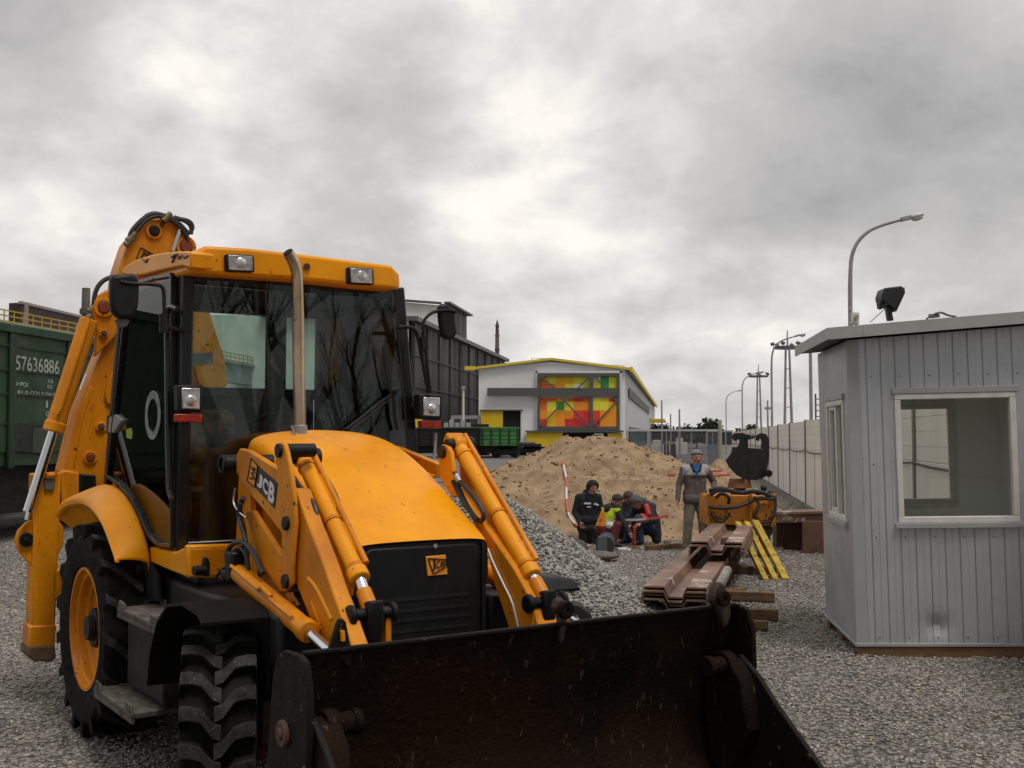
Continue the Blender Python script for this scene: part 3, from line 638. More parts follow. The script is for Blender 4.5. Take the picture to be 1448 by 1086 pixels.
# ------------------------------------------------------------------ freight wagons
WGR = mat('wagon_green', (.009, .046, .011), .6, var=.45, vscale=1.3, spots=(.02, .035, .02), sscale=3.5, samt=.62)
WGRD = mat('wagon_dark_green', (.007, .026, .009), .65, var=.3, vscale=1.5)
WGRL = mat('wagon_bright_green', (.055, .22, .05), .6, var=.4, vscale=1.1)
WDK = mat('wagon_undercarriage', (.010, .010, .010), .8)
def wagon(name, label, L, zb, zt, w, nb, mt, mt2, group=None, ribs=None, floor_only=False):
    t = thing(name, label, 'freight wagon', group=group)
    mb = MB(); mb.bb((-L/2, -w/2, zb), (L/2, w/2, zb+.28))
    if not floor_only:
        for s in (-1, 1): mb.bb((-L/2, s*w/2-.03, zb+.25), (L/2, s*w/2+.03, zt))
        for s in (-1, 1): mb.bb((s*L/2-.03, -w/2+.02, zb+.26), (s*L/2+.03, w/2-.02, zt-.02))
    mb.build('body', mt, t, smooth=0)
    if not floor_only:
        mb = MB()
        for s in (-1, 1): mb.bb((-L/2-.06, s*w/2-.09, zt-.14), (L/2+.06, s*w/2+.09, zt+.03))
        for s in (-1, 1): mb.bb((s*L/2-.07, -w/2+.1, zt-.139), (s*L/2+.07, w/2-.1, zt+.029))
        mb.build('top_rail', mt, t, bevel=.02)
        for k in range(nb+1):
            x = -L/2+.1+(L-.2)*k/nb
            for s in (-1, 1): mb = MB(); mb.bb((x-.1, s*(w/2+.03), zb-.05), (x+.1, s*(w/2+.085), zt-.15)); mb.build('side_post', mt2, t, bevel=.015)
        mb = MB()
        for z in ribs or [zb+.62+(zt-zb-.6)*k/3 for k in range(3)]:
            for s in (-1, 1): mb.bb((-L/2, s*(w/2+.025), z-.02), (L/2, s*(w/2+.055), z+.02))
        mb.build('side_rib', mt2, t)
    mb = MB(); mb.bb((-L/2-.3, -.35, zb-.45), (L/2+.3, .35, zb-.01)); mb.bb((-L*.2, -w/2+.5, .5), (L*.2, w/2-.5, zb-.02))
    for s in (-1, 1): mb.bb((s*L*.33-1.2, -w/2+.35, .45), (s*L*.33+1.2, w/2-.35, .85))
    for s in (-1, 1): mb.cyl((s*(L/2+.3), 0, zb-.2), (s*(L/2+.6), 0, zb-.2), .16, .16, 10)
    mb.build('undercarriage', WDK, t)
    for s in (-1, 1):
        for q in (-.92, .92):
            mb = MB()
            for e in (-1, 1): mb.lathe([(.10, -.06), (.47, -.06), (.47, .05), (.51, .05), (.51, .08), (.10, .08)], (s*L*.33+q, e*.76, .53), (0, -e, 0), 24, closed=True)
            mb.cyl((s*L*.33+q, -.8, .53), (s*L*.33+q, .8, .53), .09, .09, 10); mb.build('wheelset', WDK, t)
    return t
WL = 14.4
w1 = wagon('freight_wagon', 'dark green open freight wagon with the number 57636886 on its side', WL, 1.45, 4.08, 2.9, 7, WGR, WGRD, ribs=(3.70, 3.24, 2.79, 2.23))
c1 = street_pt(-12.57, 22.22)-SN*1.45; w1.location = (c1.x, c1.y, 0); w1.rotation_euler = (0, 0, SRZ)
def wl_pt(px, py, off=.07):               # point on the visible side of the wagon, in its own axes
    r = ray(px, py); n = SN; p0 = street_pt(-12.57, 22.4)+SN*.03
    k = (p0).dot(n)/r.dot(n); w = Vector((0, 0, HCAM))+r*k; d = w-Vector((c1.x, c1.y, 0)); return Vector((d.dot(SD), -1.45-.03, d.z))
WTX = mat('wagon_white_lettering', (.42, .46, .42), .7, var=.5, vscale=9)
mb = MB()
for s, a, b, c in (('57636886', (21, 523.5), (83, 530), (21, 502)), ('OHPCK', (19, 545), (40, 547), (19, 539)), ('23', (66, 541), (74, 542), (66, 536)), ('03', (66, 549), (73, 550), (66, 544)),
                   ('( 81.0-(22) OSKEM', (19, 558), (83, 563), (19, 551)), ('1', (64, 576), (67, 577), (64, 566)), ('KICO', (64, 589), (77, 590.5), (64, 581)), ('PCK', (64, 598), (75, 599), (64, 592))):
    text_quad(mb, s, wl_pt(*a), wl_pt(*b), wl_pt(*c), bold=.012, lift=(0, -1, 0), thick=.012)
mb.build('lettering', WTX, w1, smooth=0)
mb = MB(); q = [wl_pt(*p) for p in ((16, 638), (42, 640), (43, 601), (17, 598))]; quad_plate(mb, q, (0, -1, 0), .03); mb.build('hatch', mat('hatch_black', (.008, .010, .009), .7), w1)
mb = MB(); q = [wl_pt(*p) for p in ((44, 640), (62, 642), (63, 606), (45, 604))]; quad_plate(mb, q, (0, -1, 0), .03); mb.build('hatch', mat('hatch_olive', (.03, .045, .028), .7), w1)
wE = wagon('freight_wagon', 'dark open freight wagon added behind the green wagon to blacken the gap beneath it', WL, 1.3, 3.3, 2.9, 7, WDK, WDK)  # added near-black wagon, keeps the bright ground from showing under the green one
c5 = street_pt(-18.2, 23.5); wE.location = (c5.x, c5.y, 0); wE.rotation_euler = (0, 0, SRZ)
wB = wagon('freight_wagon', 'bright green small open freight wagon standing before the warehouse', 7.2, 1.25, 3.05, 2.8, 8, WGRL, WGR)
c2 = WY(681, 620, 112); wB.location = (c2.x, c2.y+1, 0); wB.rotation_euler = (0, 0, rad(4))
wC = wagon('flat_wagon', 'empty dark flat wagon before the black doorway of the warehouse', 6.4, 1.1, 1.5, 2.8, 4, WDK, WDK, floor_only=True)
c3 = WY(722, 620, 121); wC.location = (c3.x, c3.y+1, 0); wC.rotation_euler = (0, 0, rad(4))
mb = MB(); mb.bb((-3, -.9, 1.4), (2.6, .9, 1.62)); mb.build('load', mat('tarpaulin_grey', (.16, .16, .15), .8), wC, bevel=.05)
wD = wagon('freight_wagon', 'black open freight wagon coupled left of the bright green one', 9.5, 1.25, 3.0, 2.8, 8, WDK, BLK)
c4 = WY(610, 620, 112); wD.location = (c4.x, c4.y+.3, 0); wD.rotation_euler = (0, 0, rad(4))
mb = MB()
for k in range(5): mb.bb((1.2+k*.55, -.6, 2.9), (1.65+k*.55, .4, 3.5+.3*(k % 2)))
mb.build('load', mat('pale_crates', (.36, .36, .34), .8), wD, bevel=.03)
# rail embankment under the far wagons
mb = MB(); p0, p1 = WY(520, 620, 109), WY(770, 620, 123)
mb.prism([Vector((p0.x, p0.y-3.4, 0)), Vector((p1.x, p1.y-3.4, 0)), Vector((p1.x, p1.y+3, 0)), Vector((p0.x, p0.y+3, 0))], Vector((0, 0, .16))); tag(mb.build('ballast', mat('dark_ballast', (.10, .10, .105), .9, bump=.5, bscale=8), smooth=0), kind='structure')
t = thing('lamp_post', 'slim pale post standing before the black hall', 'post', (WY(654, 620, 118).x, 120, 0)); mb = MB(); mb.cyl((0, 0, 0), (0, 0, 7.2), .14, .1, 8); mb.build('pole', CONC, t); mb = MB(); mb.bb((-.2, -.2, 7.2), (.2, .2, 7.5)); mb.build('cap', CONCD, t)
t = thing('pipe_rack', 'grey pipe rack with a dark tank beside the black hall', 'pipe rack', (WY(655, 620, 130).x, 130, 0))
mb = MB(); mb.bb((-1.4, -.15, 4.2), (1.9, .15, 4.6)); 
for x in (-1.3, 1.8): mb.bb((x-.15, -.15, 0), (x+.15, .15, 4.2))
mb.build('frame', GRW, t); mb = MB(); mb.cyl((2.2, .2, 0), (2.2, .2, 3.6), .9, .9, 14); mb.build('tank', WDK, t)
t = thing('warning_sign', 'yellow sign plate on a post at the corner of the black hall', 'sign', (WY(588, 620, 118).x, 118, 0))
mb = MB(); mb.cyl((0, .1, 0), (0, .1, 5.6), .08, .08, 8); mb.build('post', GALV, t)
for z0, z1 in ((5.0, 5.6), (2.9, 4.5)):
    mb = MB(); mb.bb((-.55, -.05, z0), (.65, .05, z1)); mb.build('sign_plate', WROOF, t, bevel=.02)

# ------------------------------------------------------------------ gate, far fence, blocks, trees
MESH = bpy.data.materials.new('wire_mesh'); MESH.use_nodes = True
N, L = MESH.node_tree.nodes, MESH.node_tree.links; b = N['Principled BSDF']; b.inputs['Base Color'].default_value = (.10, .105, .11, 1)
tr = N.new('ShaderNodeBsdfTransparent'); mx = N.new('ShaderNodeMixShader'); mx.inputs[0].default_value = .30
L.new(tr.outputs[0], mx.inputs[1]); L.new(b.outputs[0], mx.inputs[2]); L.new(mx.outputs[0], N['Material Output'].inputs[0])
YG = 58.0
t = thing('sliding_gate', 'wide grey wire-mesh gate with pale top bar across the street', 'gate', (WY(950, 620, YG).x, YG, 0)); gx = WY(950, 620, YG).x
x0, x1 = WY(886, 620, YG).x-gx, WY(1017, 620, YG).x-gx
mb = MB(); mb.bb((x0, -.05, 2.33), (x1, .05, 2.43)); mb.build('top_bar', mat('pale_galvanised', (.45, .46, .46), .5), t)
mb = MB(); mb.bb((x0, -.045, .25), (x1, .045, .33)); mb.bb((x0, -.045, .33), (x0+.08, .045, 2.33)); mb.bb((x1-.08, -.045, .33), (x1, .045, 2.33))
for k in (.26, .43, .56, .70, .86): mb.bb((x0+(x1-x0)*k-.02, -.02, .33), (x0+(x1-x0)*k+.02, .02, 2.33))
mb.build('frame', GALV, t)
mb = MB(); mb.bb((x0+.09, -.012, .34), (x1-.09, -.004, 2.32)); mb.build('mesh_infill', MESH, t)
mb = MB(); mb.bb((x1-.02, -.1, 0), (x1+.12, .1, 2.9)); mb.build('gate_post', mat('yellowish_post', (.34, .33, .20), .6), t)
t = thing('sheet_gate', 'grey sheet-metal gate leaf standing open beside the fence', 'gate', (WY(1008, 620, 62).x, 62, 0))
mb = MB(); mb.bb((-.30, -.04, .2), (.42, .04, 1.55)); mb.build('lower_sheet', mat('grey_sheet', (.22, .24, .26), .6), t)
mb = MB(); mb.bb((-.32, -.05, 1.55), (1.1, .05, 1.62)); mb.bb((-.32, -.05, 2.3), (1.1, .05, 2.4))
for x in (-.3, -.02, .3, .7, 1.05): mb.bb((x-.03, -.04, 1.6), (x+.03, .04, 2.32))
mb.build('upper_frame', GALV, t)
mb = MB(); mb.bb((-.30, .0, 1.62), (1.05, .02, 2.3)); mb.build('glazing', mat('dark_pane', (.04, .05, .055), .3), t)
for i, (x0, x1, yb, hh, lab) in enumerate(((922, 941, 646, 1.3, 'pale concrete block left of the two dark bollards'), (955, 972, 643, 1.5, 'pale concrete block right of the two dark bollards'), (944, 953, 642, 1.1, 'pale concrete block seen between the two dark bollards'))):
    Y_ = 1600*1.96/(yb-620); a, b_ = WY(x0, 620, Y_).x, WY(x1, 620, Y_).x; mb = MB(); mb.bb((a, Y_, 0), (b_, Y_+1.6, hh)); mb.bb((a+.2, Y_+.1, hh), (b_-.5, Y_+1.4, hh+.5)); tag(mb.build('concrete_block', CONC, bevel=.05), lab, 'concrete block', 'concrete blocks on the far street')
for px, lab in ((942.5, 'left one of two dark bollards on the far street'), (952.5, 'right one of two dark bollards on the far street')):
    q = WZ(px, 648); mb = MB(); mb.cyl((q.x, q.y, 0), (q.x, q.y, 1.25), .28, .25, 10); mb.sphere((q.x, q.y, 1.25), .25, 10, 6); tag(mb.build('bollard', BLK), lab, 'bollard', 'bollards on the far street')
for px, Y_, h, lab in ((936, 120, 6.0, 'thin grey pole left of the round dark tree'), (961, 110, 4.8, 'thin grey pole nearest the right of the street'), (948.5, 140, 5.0, 'thin grey pole above the dark bollards')):
    q = WY(px, 620, Y_); mb = MB(); mb.cyl((q.x, q.y, 0), (q.x, q.y, h), .12, .08, 8); mb.cyl((q.x, q.y, 0), (q.x, q.y, .4), .2, .2, 8); tag(mb.build('pole', GALV), lab, 'pole', 'thin poles on the far street')

LEAF = mat('far_foliage', (.030, .050, .020), .8, col2=(.014, .026, .012), vscale=.9); LEAF2 = mat('far_foliage_light', (.050, .072, .030), .8, col2=(.020, .035, .016), vscale=.7)
BARK = mat('bark', (.06, .045, .035), .9)
def tree(px, Y_, h, w, seed, label, leaf, bare=False):
    r_ = np.random.RandomState(seed); q = WY(px, 620, Y_); t = thing('tree', label, 'tree', (q.x, q.y, 0), group='trees beyond the gate')
    mb = MB(); mb.tube([(0, 0, 0), (.1, 0, h*.3), (0, .1, h*.62)], [h*.03, h*.022, h*.012], 8)
    for k in range(7):
        a = k*2.4; z = h*(.25+.06*k); mb.tube([(0, 0, z), (math.cos(a)*w*.2, math.sin(a)*w*.2, z+h*.12), (math.cos(a)*w*.36, math.sin(a)*w*.36, z+h*.22)], [h*.01, h*.006, h*.003], 6)
    mb.build('trunk', BARK, t)
    n = 2600; cl = r_.randn(26, 3); cl /= np.linalg.norm(cl, axis=1)[:, None]; cl *= r_.uniform(.35, 1, (26, 1)); cl[:, 2] = np.abs(cl[:, 2])*1.2-.35
    c = cl[r_.randint(0, 26, n)] + r_.randn(n, 3)*.17
    c = c*np.array([w*.45, w*.45, h*.40])+np.array([0, 0, h*.52]); c = c[c[:, 2] > h*.08]
    s = r_.uniform(.22, .55, len(c))*h/7
    mb = MB(); vs = []; fs = []
    for i in range(len(c)):
        d1 = r_.randn(3); d1 /= np.linalg.norm(d1); d2 = np.cross(d1, r_.randn(3)); d2 /= np.linalg.norm(d2)
        vs += [c[i]-d1*s[i], c[i]+d2*s[i]*.7, c[i]+d1*s[i], c[i]-d2*s[i]*.7]; fs.append((4*i, 4*i+1, 4*i+2, 4*i+3))
    mb.add(vs, fs); mb.build('crown', leaf, t, smooth=0)
for i, (px, Y_, h, w, lab, lf) in enumerate(((1000, 170, 5.2, 5.2, 'round dark tree above the right end of the gate', LEAF), (925, 260, 5.6, 9, 'low bushy tree seen beside the far corner of the warehouse', LEAF2), (938, 240, 5.4, 10, 'broad low tree left of the middle of the gate', LEAF),
                                      (953, 250, 5.0, 9, 'bushy tree behind the middle of the gate', LEAF2), (968, 230, 4.9, 9, 'dark tree right of the middle of the gate', LEAF), (985, 220, 4.8, 8, 'low tree just left of the round dark tree', LEAF2),
                                      (1012, 260, 5.0, 8, 'small tree right of the round dark tree', LEAF), (1062, 250, 5.2, 7, 'small tree above the fence between two street lamps', LEAF2))):
    tree(px, Y_, h, w, 40+i, lab, lf)
u = np.linspace(-900, 1500, 160); zz = 6+26*np.abs(fbm(u*.006, u*0+2.3, 5))
hb = MB(); hb.add([(x, 1400, 0) for x in u]+[(x, 1430, z) for x, z in zip(u, zz)]+[(x, 1600, 0) for x in u], [(i, i+1, 160+i+1, 160+i) for i in range(159)]+[(160+i, 160+i+1, 320+i+1, 320+i) for i in range(159)])
tag(hb.build('hills', mat('far_woodland', (.075, .085, .075), .9, var=.3, vscale=.02), smooth=0), kind='structure')

# bare trees standing beyond the yard to the right behind the viewer; the windscreen mirrors them
def bare_tree(x, y, h, seed, label):
    r_ = random.Random(seed); t = thing('bare_tree', label, 'tree', (x, y, 0), group='bare trees behind the yard'); mb = MB(); crown = MB()
    def grow(p, d, L, r, depth, m):
        pts = [p]; q = p
        for k in range(4): d = (d+Vector((r_.uniform(-.22, .22), r_.uniform(-.22, .22), r_.uniform(-.02, .16)))).normalized(); q = q+d*L/4; pts.append(q)
        m.tube(pts, [r, r*.85, r*.7, r*.55], 6)
        if depth == 0: return
        for k in range(4 if depth > 1 else 3):
            a = pts[1+k % 4]; dd = (d+Vector((r_.uniform(-1, 1), r_.uniform(-1, 1), r_.uniform(-.1, .7)))*.8).normalized(); grow(a, dd, L*r_.uniform(.5, .72), r*.5, depth-1, crown)
    grow(Vector((0, 0, 0)), Vector((0, 0, 1)), h*.6, h*.025, 4, mb)
    mb.build('trunk', BARK, t); crown.build('branches', BARK, t)
for i, (x, y, h, lab) in enumerate(((19, -4.5, 11, 'bare tree mirrored in the left part of the windscreen'), (23, -9, 14, 'tall bare tree mirrored in the middle of the windscreen'), (18.5, -8.5, 12, 'bare tree mirrored in the right part of the windscreen'), (14, -11, 10, 'bare tree mirrored near the left lamp of the cab'), (26, -2, 13, 'bare tree mirrored at the edge of the windscreen'))): bare_tree(x, y, h, 3+i, lab)
# ================================================================== METAL BOOTH
SHEET = mat('grey_booth_cladding', (.52, .54, .57), .32, metal=.35, var=.14, vscale=1.8, spots=(.20, .20, .21), sscale=11, samt=.72)
TRIM = mat('grey_booth_trim', (.40, .41, .42), .45, metal=.1, var=.1, vscale=3)
RUSTD_ = mat('screw_head', (.05, .04, .035), .6)
FRM = mat('white_window_frame', (.72, .70, .65), .45, var=.14, vscale=9)
LIN = mat('pale_interior_lining', (.86, .86, .83), .6)
TIMB = mat('brown_timber', (.20, .105, .05), .8, col2=(.10, .055, .03), vscale=5, bump=.4, bscale=20, streak=(.3, 3, 3))
bc = WZ(1213.5, 927)
booth = thing('metal_booth', 'grey ribbed metal booth with white framed windows on timber sills', 'booth', (bc.x, bc.y, 0))
booth.rotation_euler = (0, rad(-1.1), rad(-6.4))
BW_, BD_, BZ = 1.86, 1.74, .095
def ztop(x): return 2.86+.055*x
def ribbed(mb, u0, u1, z0, z1, to, top=False, dent=None, pitch=.128, phase=0.0):
    """ribbed sheet between u0..u1; to(u, depth, z) places it"""
    k0 = math.floor((u0-phase)/pitch); us = [(u0, 0.0)]
    for k in range(int(k0), int((u1-phase)/pitch)+2):
        b = phase+k*pitch
        for du, d in ((-.012, 0), (-.008, .011), (-.003, .011), (0, 0), (.058, 0), (.064, -.003), (.108, -.003)):
            if u0 < b+du < u1: us.append((b+du, d))
    us.append((u1, 0.0)); zs = np.linspace(z0, z1, 26 if dent else 2); n = len(us)
    V = []
    for z in zs:
        for u, d in us:
            dd = d
            if dent:
                for (du, dz, r, amp) in dent: dd += amp*math.exp(-(((u-du)/r)**2+((z-dz)/(r*.9))**2))
            zz = z if not (top and z == zs[-1]) else ztop_fn(u)
            V.append(to(u, dd, zz))
    mb.add(V, [(j*n+i, j*n+i+1, (j+1)*n+i+1, (j+1)*n+i) for j in range(len(zs)-1) for i in range(n-1)])
def clad_wall(name, u0, u1, hole, to, ztf, dent=None, phase=0.0):
    global ztop_fn
    ztop_fn = ztf; mb = MB()
    if hole:
        h0, h1, v0, v1 = hole
        ribbed(mb, u0, h0, BZ, 2.7, to, True, dent, phase=phase); ribbed(mb, h1, u1, BZ, 2.7, to, True, phase=phase)
        ribbed(mb, h0, h1, BZ, v0, to, False, dent, phase=phase); ribbed(mb, h0, h1, v1, 2.7, to, True, phase=phase)
    else: ribbed(mb, u0, u1, BZ, 2.7, to, True, phase=phase)
    if name == 'front_wall':
        for k in range(1, 14, 2):
            for z in (1.06, 1.72, .16, 2.52):
                u = phase+k*.128+.033
                if u < u1-.05 and not (h0-.03 < u < h1+.03 and v0-.06 < z < v1+.06): p = Vector(to(u, -.004, z)); mb.cyl(p, p+Vector((0, .006, 0)), .0065, .0065, 8, mi=1)
    return mb.build(name, [SHEET, RUSTD_], booth, smooth=20)
def liner(name, u0, u1, hole, to, zt):
    mb = MB(); h0, h1, v0, v1 = hole
    for a, b, c, d in ((u0, h0, BZ+.05, zt), (h1, u1, BZ+.05, zt), (h0, h1, BZ+.05, v0), (h0, h1, v1, zt)): mb.add([to(a, .06, c), to(b, .06, c), to(b, .06, d), to(a, .06, d)], [(0, 1, 2, 3)])
    return mb.build(name, LIN, booth, smooth=0)
toF = lambda u, d, z: (u, d, z); toL = lambda u, d, z: (d, u, z); toB = lambda u, d, z: (u, BD_-d, z); toR = lambda u, d, z: (BW_-d, u, z)
HF = (.395, 1.45, 1.19, 2.355); HL = (.27, 1.22, 1.18, 2.33); HB = (.20, 1.38, 1.22, 2.34)
clad_wall('front_wall', .0, BW_, HF, toF, ztop, [(.70, .26, .085, .045), (.03, 1.33, .05, .02)], .035)
clad_wall('side_wall', .0, BD_, HL, toL, lambda u: 2.86, None)
clad_wall('back_wall', .0, BW_, HB, toB, ztop, None); clad_wall('side_wall', 0, BD_, None, toR, lambda u: ztop(BW_), None)
for nm, u1, h, to, zt in (('lining', BW_, HF, toF, 2.8), ('lining', BD_, HL, toL, 2.8), ('lining', BW_, HB, toB, 2.8)): liner(nm, .0, u1, h, to, zt)
mb = MB(); mb.add([(BW_-.06, .06, BZ), (BW_-.06, BD_-.06, BZ), (BW_-.06, BD_-.06, 2.8), (BW_-.06, .06, 2.8)], [(0, 1, 2, 3)]); mb.build('lining', LIN, booth, smooth=0)
mb = MB(); mb.bb((.06, .06, BZ), (BW_-.06, BD_-.06, BZ+.04)); mb.build('floor', mat('booth_floor', (.34, .31, .27), .8), booth)
mb = MB(); mb.bb((.06, .06, 2.76), (BW_-.06, BD_-.06, 2.79)); mb.build('ceiling', LIN, booth)
def booth_window(to, hole, n, sash=None, mull=None):
    h0, h1, v0, v1 = hole; mb = MB()
    def b(a, c, d, e, d0=-.022, d1=.075):
        p, q = to(a, d0, c), to(d, d1, e); mb.bb([min(p[i], q[i]) for i in range(3)], [max(p[i], q[i]) for i in range(3)])
    w = .052
    b(h0, v0, h1, v0+w); b(h0, v1-w, h1, v1); b(h0, v0+w, h0+w, v1-w); b(h1-w, v0+w, h1, v1-w)
    f = mb.build('window', FRM, booth, bevel=.006)
    mb = MB(); b(h0+w*.9, v0+w*.9, h1-w*.9, v1-w*.9, .030, .036); mb.build('pane', CLEAR, f, smooth=0)
    mb = MB()
    if sash:
        for s in sash: b(s-.028, v0+w, s+.028, v1-w, -.008, .06)
    if mull:
        a, c = mull; b(a, v0+w, a+.035, v1-w, .0, .07); b(c, v0+w, c+.035, v1-w, .0, .07); b(a, v1-w-.04, c, v1-w, .0, .07); b(a, v0+w, c, v0+w+.04, .0, .07)
    if sash or mull: mb.build('sash', FRM, f, bevel=.005)
    mb = MB(); b(h0-.02, v1+.001, h1+.02, v1+.055, -.03, .012); mb.build('flashing', TRIM, f, bevel=.004); mb = MB(); b(h0-.03, v0-.05, h1+.05, v0-.001, -.045, .012); mb.build('sill', TRIM, f, bevel=.004)
    return f
booth_window(toF, HF, -1); booth_window(toL, HL, -1, sash=(.76,), mull=(.81, 1.12)); booth_window(toB, HB, 1, mull=(.30, 1.30))
mb = MB(); mb.bb((-.012, -.014, BZ-.01), (.085, -.002, 2.845)); mb.bb((-.014, -.012, BZ-.01), (-.002, .07, 2.845)); mb.build('corner_trim', TRIM, booth)
mb = MB(); mb.bb((-.02, -.022, BZ-.012), (BW_, -.008, BZ+.02)); mb.bb((-.022, -.02, BZ-.012), (-.008, BD_, BZ+.02)); mb.build('base_rail', TRIM, booth, bevel=.004)
for y in (.02, BD_*.5, BD_-.14):
    mb = MB(); mb.bb((-.0, y-.03, -.05), (BW_+.1, y+.12, BZ-.014)); mb.build('timber_sill', TIMB, booth, bevel=.008)
# mono-pitch roof with a bent-metal fascia and an overhang
R3 = Euler((0, -math.atan(.055), 0)).to_matrix(); zz = lambda x, h: (2.868+.055*x+h)
def rb(x0, x1, y0, y1, h0, h1): return [(x0, y0, zz(x0, h0)), (x1, y0, zz(x1, h0)), (x1, y1, zz(x1, h0)), (x0, y1, zz(x0, h0)), (x0, y0, zz(x0, h1)), (x1, y0, zz(x1, h1)), (x1, y1, zz(x1, h1)), (x0, y1, zz(x0, h1))]
BF = [(3, 2, 1, 0), (4, 5, 6, 7), (0, 1, 5, 4), (1, 2, 6, 5), (2, 3, 7, 6), (3, 0, 4, 7)]
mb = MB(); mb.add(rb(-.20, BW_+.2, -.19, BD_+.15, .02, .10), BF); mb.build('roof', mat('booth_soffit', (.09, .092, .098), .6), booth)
mb = MB(); mb.add(rb(-.216, .10, -.206, -.191, -.002, .104), BF); mb.add(rb(.102, BW_+.2, -.207, -.191, -.002, .105), BF); mb.add(rb(-.216, -.201, -.19, BD_+.166, -.002, .103), BF); mb.build('fascia', mat('booth_fascia', (.40, .395, .38), .5, var=.1, vscale=4), booth)
# things on the booth roof
DKB = mat('dark_lamp_housing', (.016, .017, .022), .45)
q = WY(1259, 452, 10.25); t = thing('floodlight', 'black floodlight tilted back on the booth roof', 'floodlight', (q.x, q.y, q.z-.02))
fw = lambda px, py, d=0.0: WY(px, py, 10.25+d)-Vector(t.location)
mb = MB(); mb.prism([fw(*p) for p in ((1251, 407), (1275, 404), (1280, 409), (1279, 417), (1266, 438), (1262, 435), (1248, 425), (1247, 418))], Vector((0, .20, .0))); mb.build('housing', DKB, t, bevel=.01)
mb = MB(); mb.prism([fw(*p, .02) for p in ((1279, 406), (1280, 414), (1268, 440), (1264, 438))], Vector((0, .16, 0))); mb.build('bezel', mat('lamp_bezel', (.03, .03, .035), .5), t)
mb = MB(); mb.prism([fw(*p, .04) for p in ((1254, 434), (1260, 434), (1264, 453), (1257, 453))], Vector((0, .07, 0))); mb.prism([fw(*p, .03) for p in ((1243, 428), (1248, 424), (1251, 430), (1248, 437), (1244, 435))], Vector((0, .08, 0))); mb.build('bracket', DKB, t, bevel=.004)
mb = MB(); mb.tube([fw(1252, 436, .05), fw(1240, 447, .1), fw(1230, 456, .1)], .004, 5); mb.build('cable', CONCD, t)
q = WY(1209, 458, 10.6); t = thing('junction_box', 'pale junction box at the foot of the tall street lamp on the booth roof', 'junction box', q)
mb = MB(); mb.box((0, 0, .05), (.07, .06, .12), Euler((0, .08, 0)).to_matrix()); mb.build('box', CONC, t, bevel=.01)
mb = MB(); mb.cyl((.0, -.035, .06), (.0, -.055, .06), .018, .018, 10); mb.tube([(-.03, 0, .11), (-.045, 0, .14), (-.03, .01, .16)], .008, 6); mb.build('gland', CONCD, t)
q = WY(1328, 448, 10.6); t = thing('cable_coil', 'loose cable and metal scraps lying on the booth roof', 'cable coil', q)
mb = MB(); mb.tube([(-.12, 0, -.02), (-.04, .02, .03), (.02, 0, .045), (.10, .05, .02), (.16, 0, .0)], .010, 6, smooth=1); mb.box((-.03, .05, .015), (.09, .05, .03)); mb.box((-.06, 0, 0), (.05, .06, .02)); mb.build('wire', mat('mast_steel', (.13, .13, .14), .6), t)

# ================================================================== SHEET PILES
RUSTS = mat('rusty_sheet_steel', (.235, .135, .092), .55, metal=.1, col2=(.11, .058, .038), vscale=2.4, spots=(.44, .37, .30), sscale=2.2, samt=.60, bump=.12, bscale=18, streak=(.35, 1, 1))
RUSTD = mat('dark_rust', (.105, .05, .032), .75, col2=(.05, .027, .02), vscale=4, bump=.2, bscale=25)
prof = [(-.50, .0), (-.47, .0), (-.45, .12), (-.16, .12), (-.10, .015), (.10, .015), (.16, .12), (.45, .12), (.47, .0), (.50, .0)]
def sheet(label, p0, dirv, L, z, w=1.0, slope=0.0, flip=1):
    t = bpy.data.objects.new('sheet_pile', None); COL.objects.link(t); t.location = (p0.x, p0.y, z); d = Vector(dirv); t.rotation_euler = (0, -slope, math.atan2(d.y, d.x))
    mb = MB(); n = len(prof); V = []
    for x in (0, L):
        for y, zv in prof: V.append((x, -y*w, zv*flip))
        for y, zv in reversed(prof): V.append((x, -y*w*.985, zv*flip-.018))
    k = 2*n
    mb.add(V, [(i, (i+1) % k, k+(i+1) % k, k+i) for i in range(k)] + [(i, i+1, k-2-i, k-1-i) for i in range(n-1)] + [(k+i+1, k+i, 2*k-1-i, 2*k-2-i) for i in range(n-1)])
    mb.build('profile', RUSTS, t, smooth=0)
    mb = MB()
    for s in (-1, 1): mb.cyl((0, s*.465*w, .03*flip), (L, s*.465*w, .03*flip), .018, .018, 6)
    mb.build('interlock', RUSTD, t)
    return tag(t, label, 'sheet pile', 'stacked rusty sheet piles')
sp0 = WY(953, 700, 12.1); dv = Vector((.262, 1, 0)).normalized(); sp0 = Vector((sp0.x, sp0.y, 0))
for k, lab in enumerate(('lowest sheet pile of the near stack, resting on timbers', 'second lowest sheet pile of the near stack', 'third sheet pile from the bottom of the near stack', 'top sheet pile of the near stack, with the long open trough')):
    sheet(lab, sp0+dv*(.05 if k % 2 else 0), dv, 5.9, .135+.042*k, .74)
for k, lab in enumerate(('lower sheet pile of the far stack, lying across the near one', 'top sheet pile of the far stack, with pale worn edges')):
    q = sp0+dv*(2.55+.06*k)+Vector((.24, 0, 0)); sheet(lab, q, dv, 3.1, .47+.045*k, .72)
mb = MB(); side = Vector((dv.y, -dv.x, 0)); a = sp0+dv*.55+side*.42; mb.cyl(a+Vector((0, 0, .33)), a+dv*1.35+Vector((0, 0, .36)), .055, .055, 18); tag(mb.build('steel_tube', mat('pale_worn_steel', (.34, .31, .29), .45, metal=.4, col2=(.20, .16, .14), vscale=3)), 'pale worn steel tube lying along the right side of the near stack', 'steel tube')
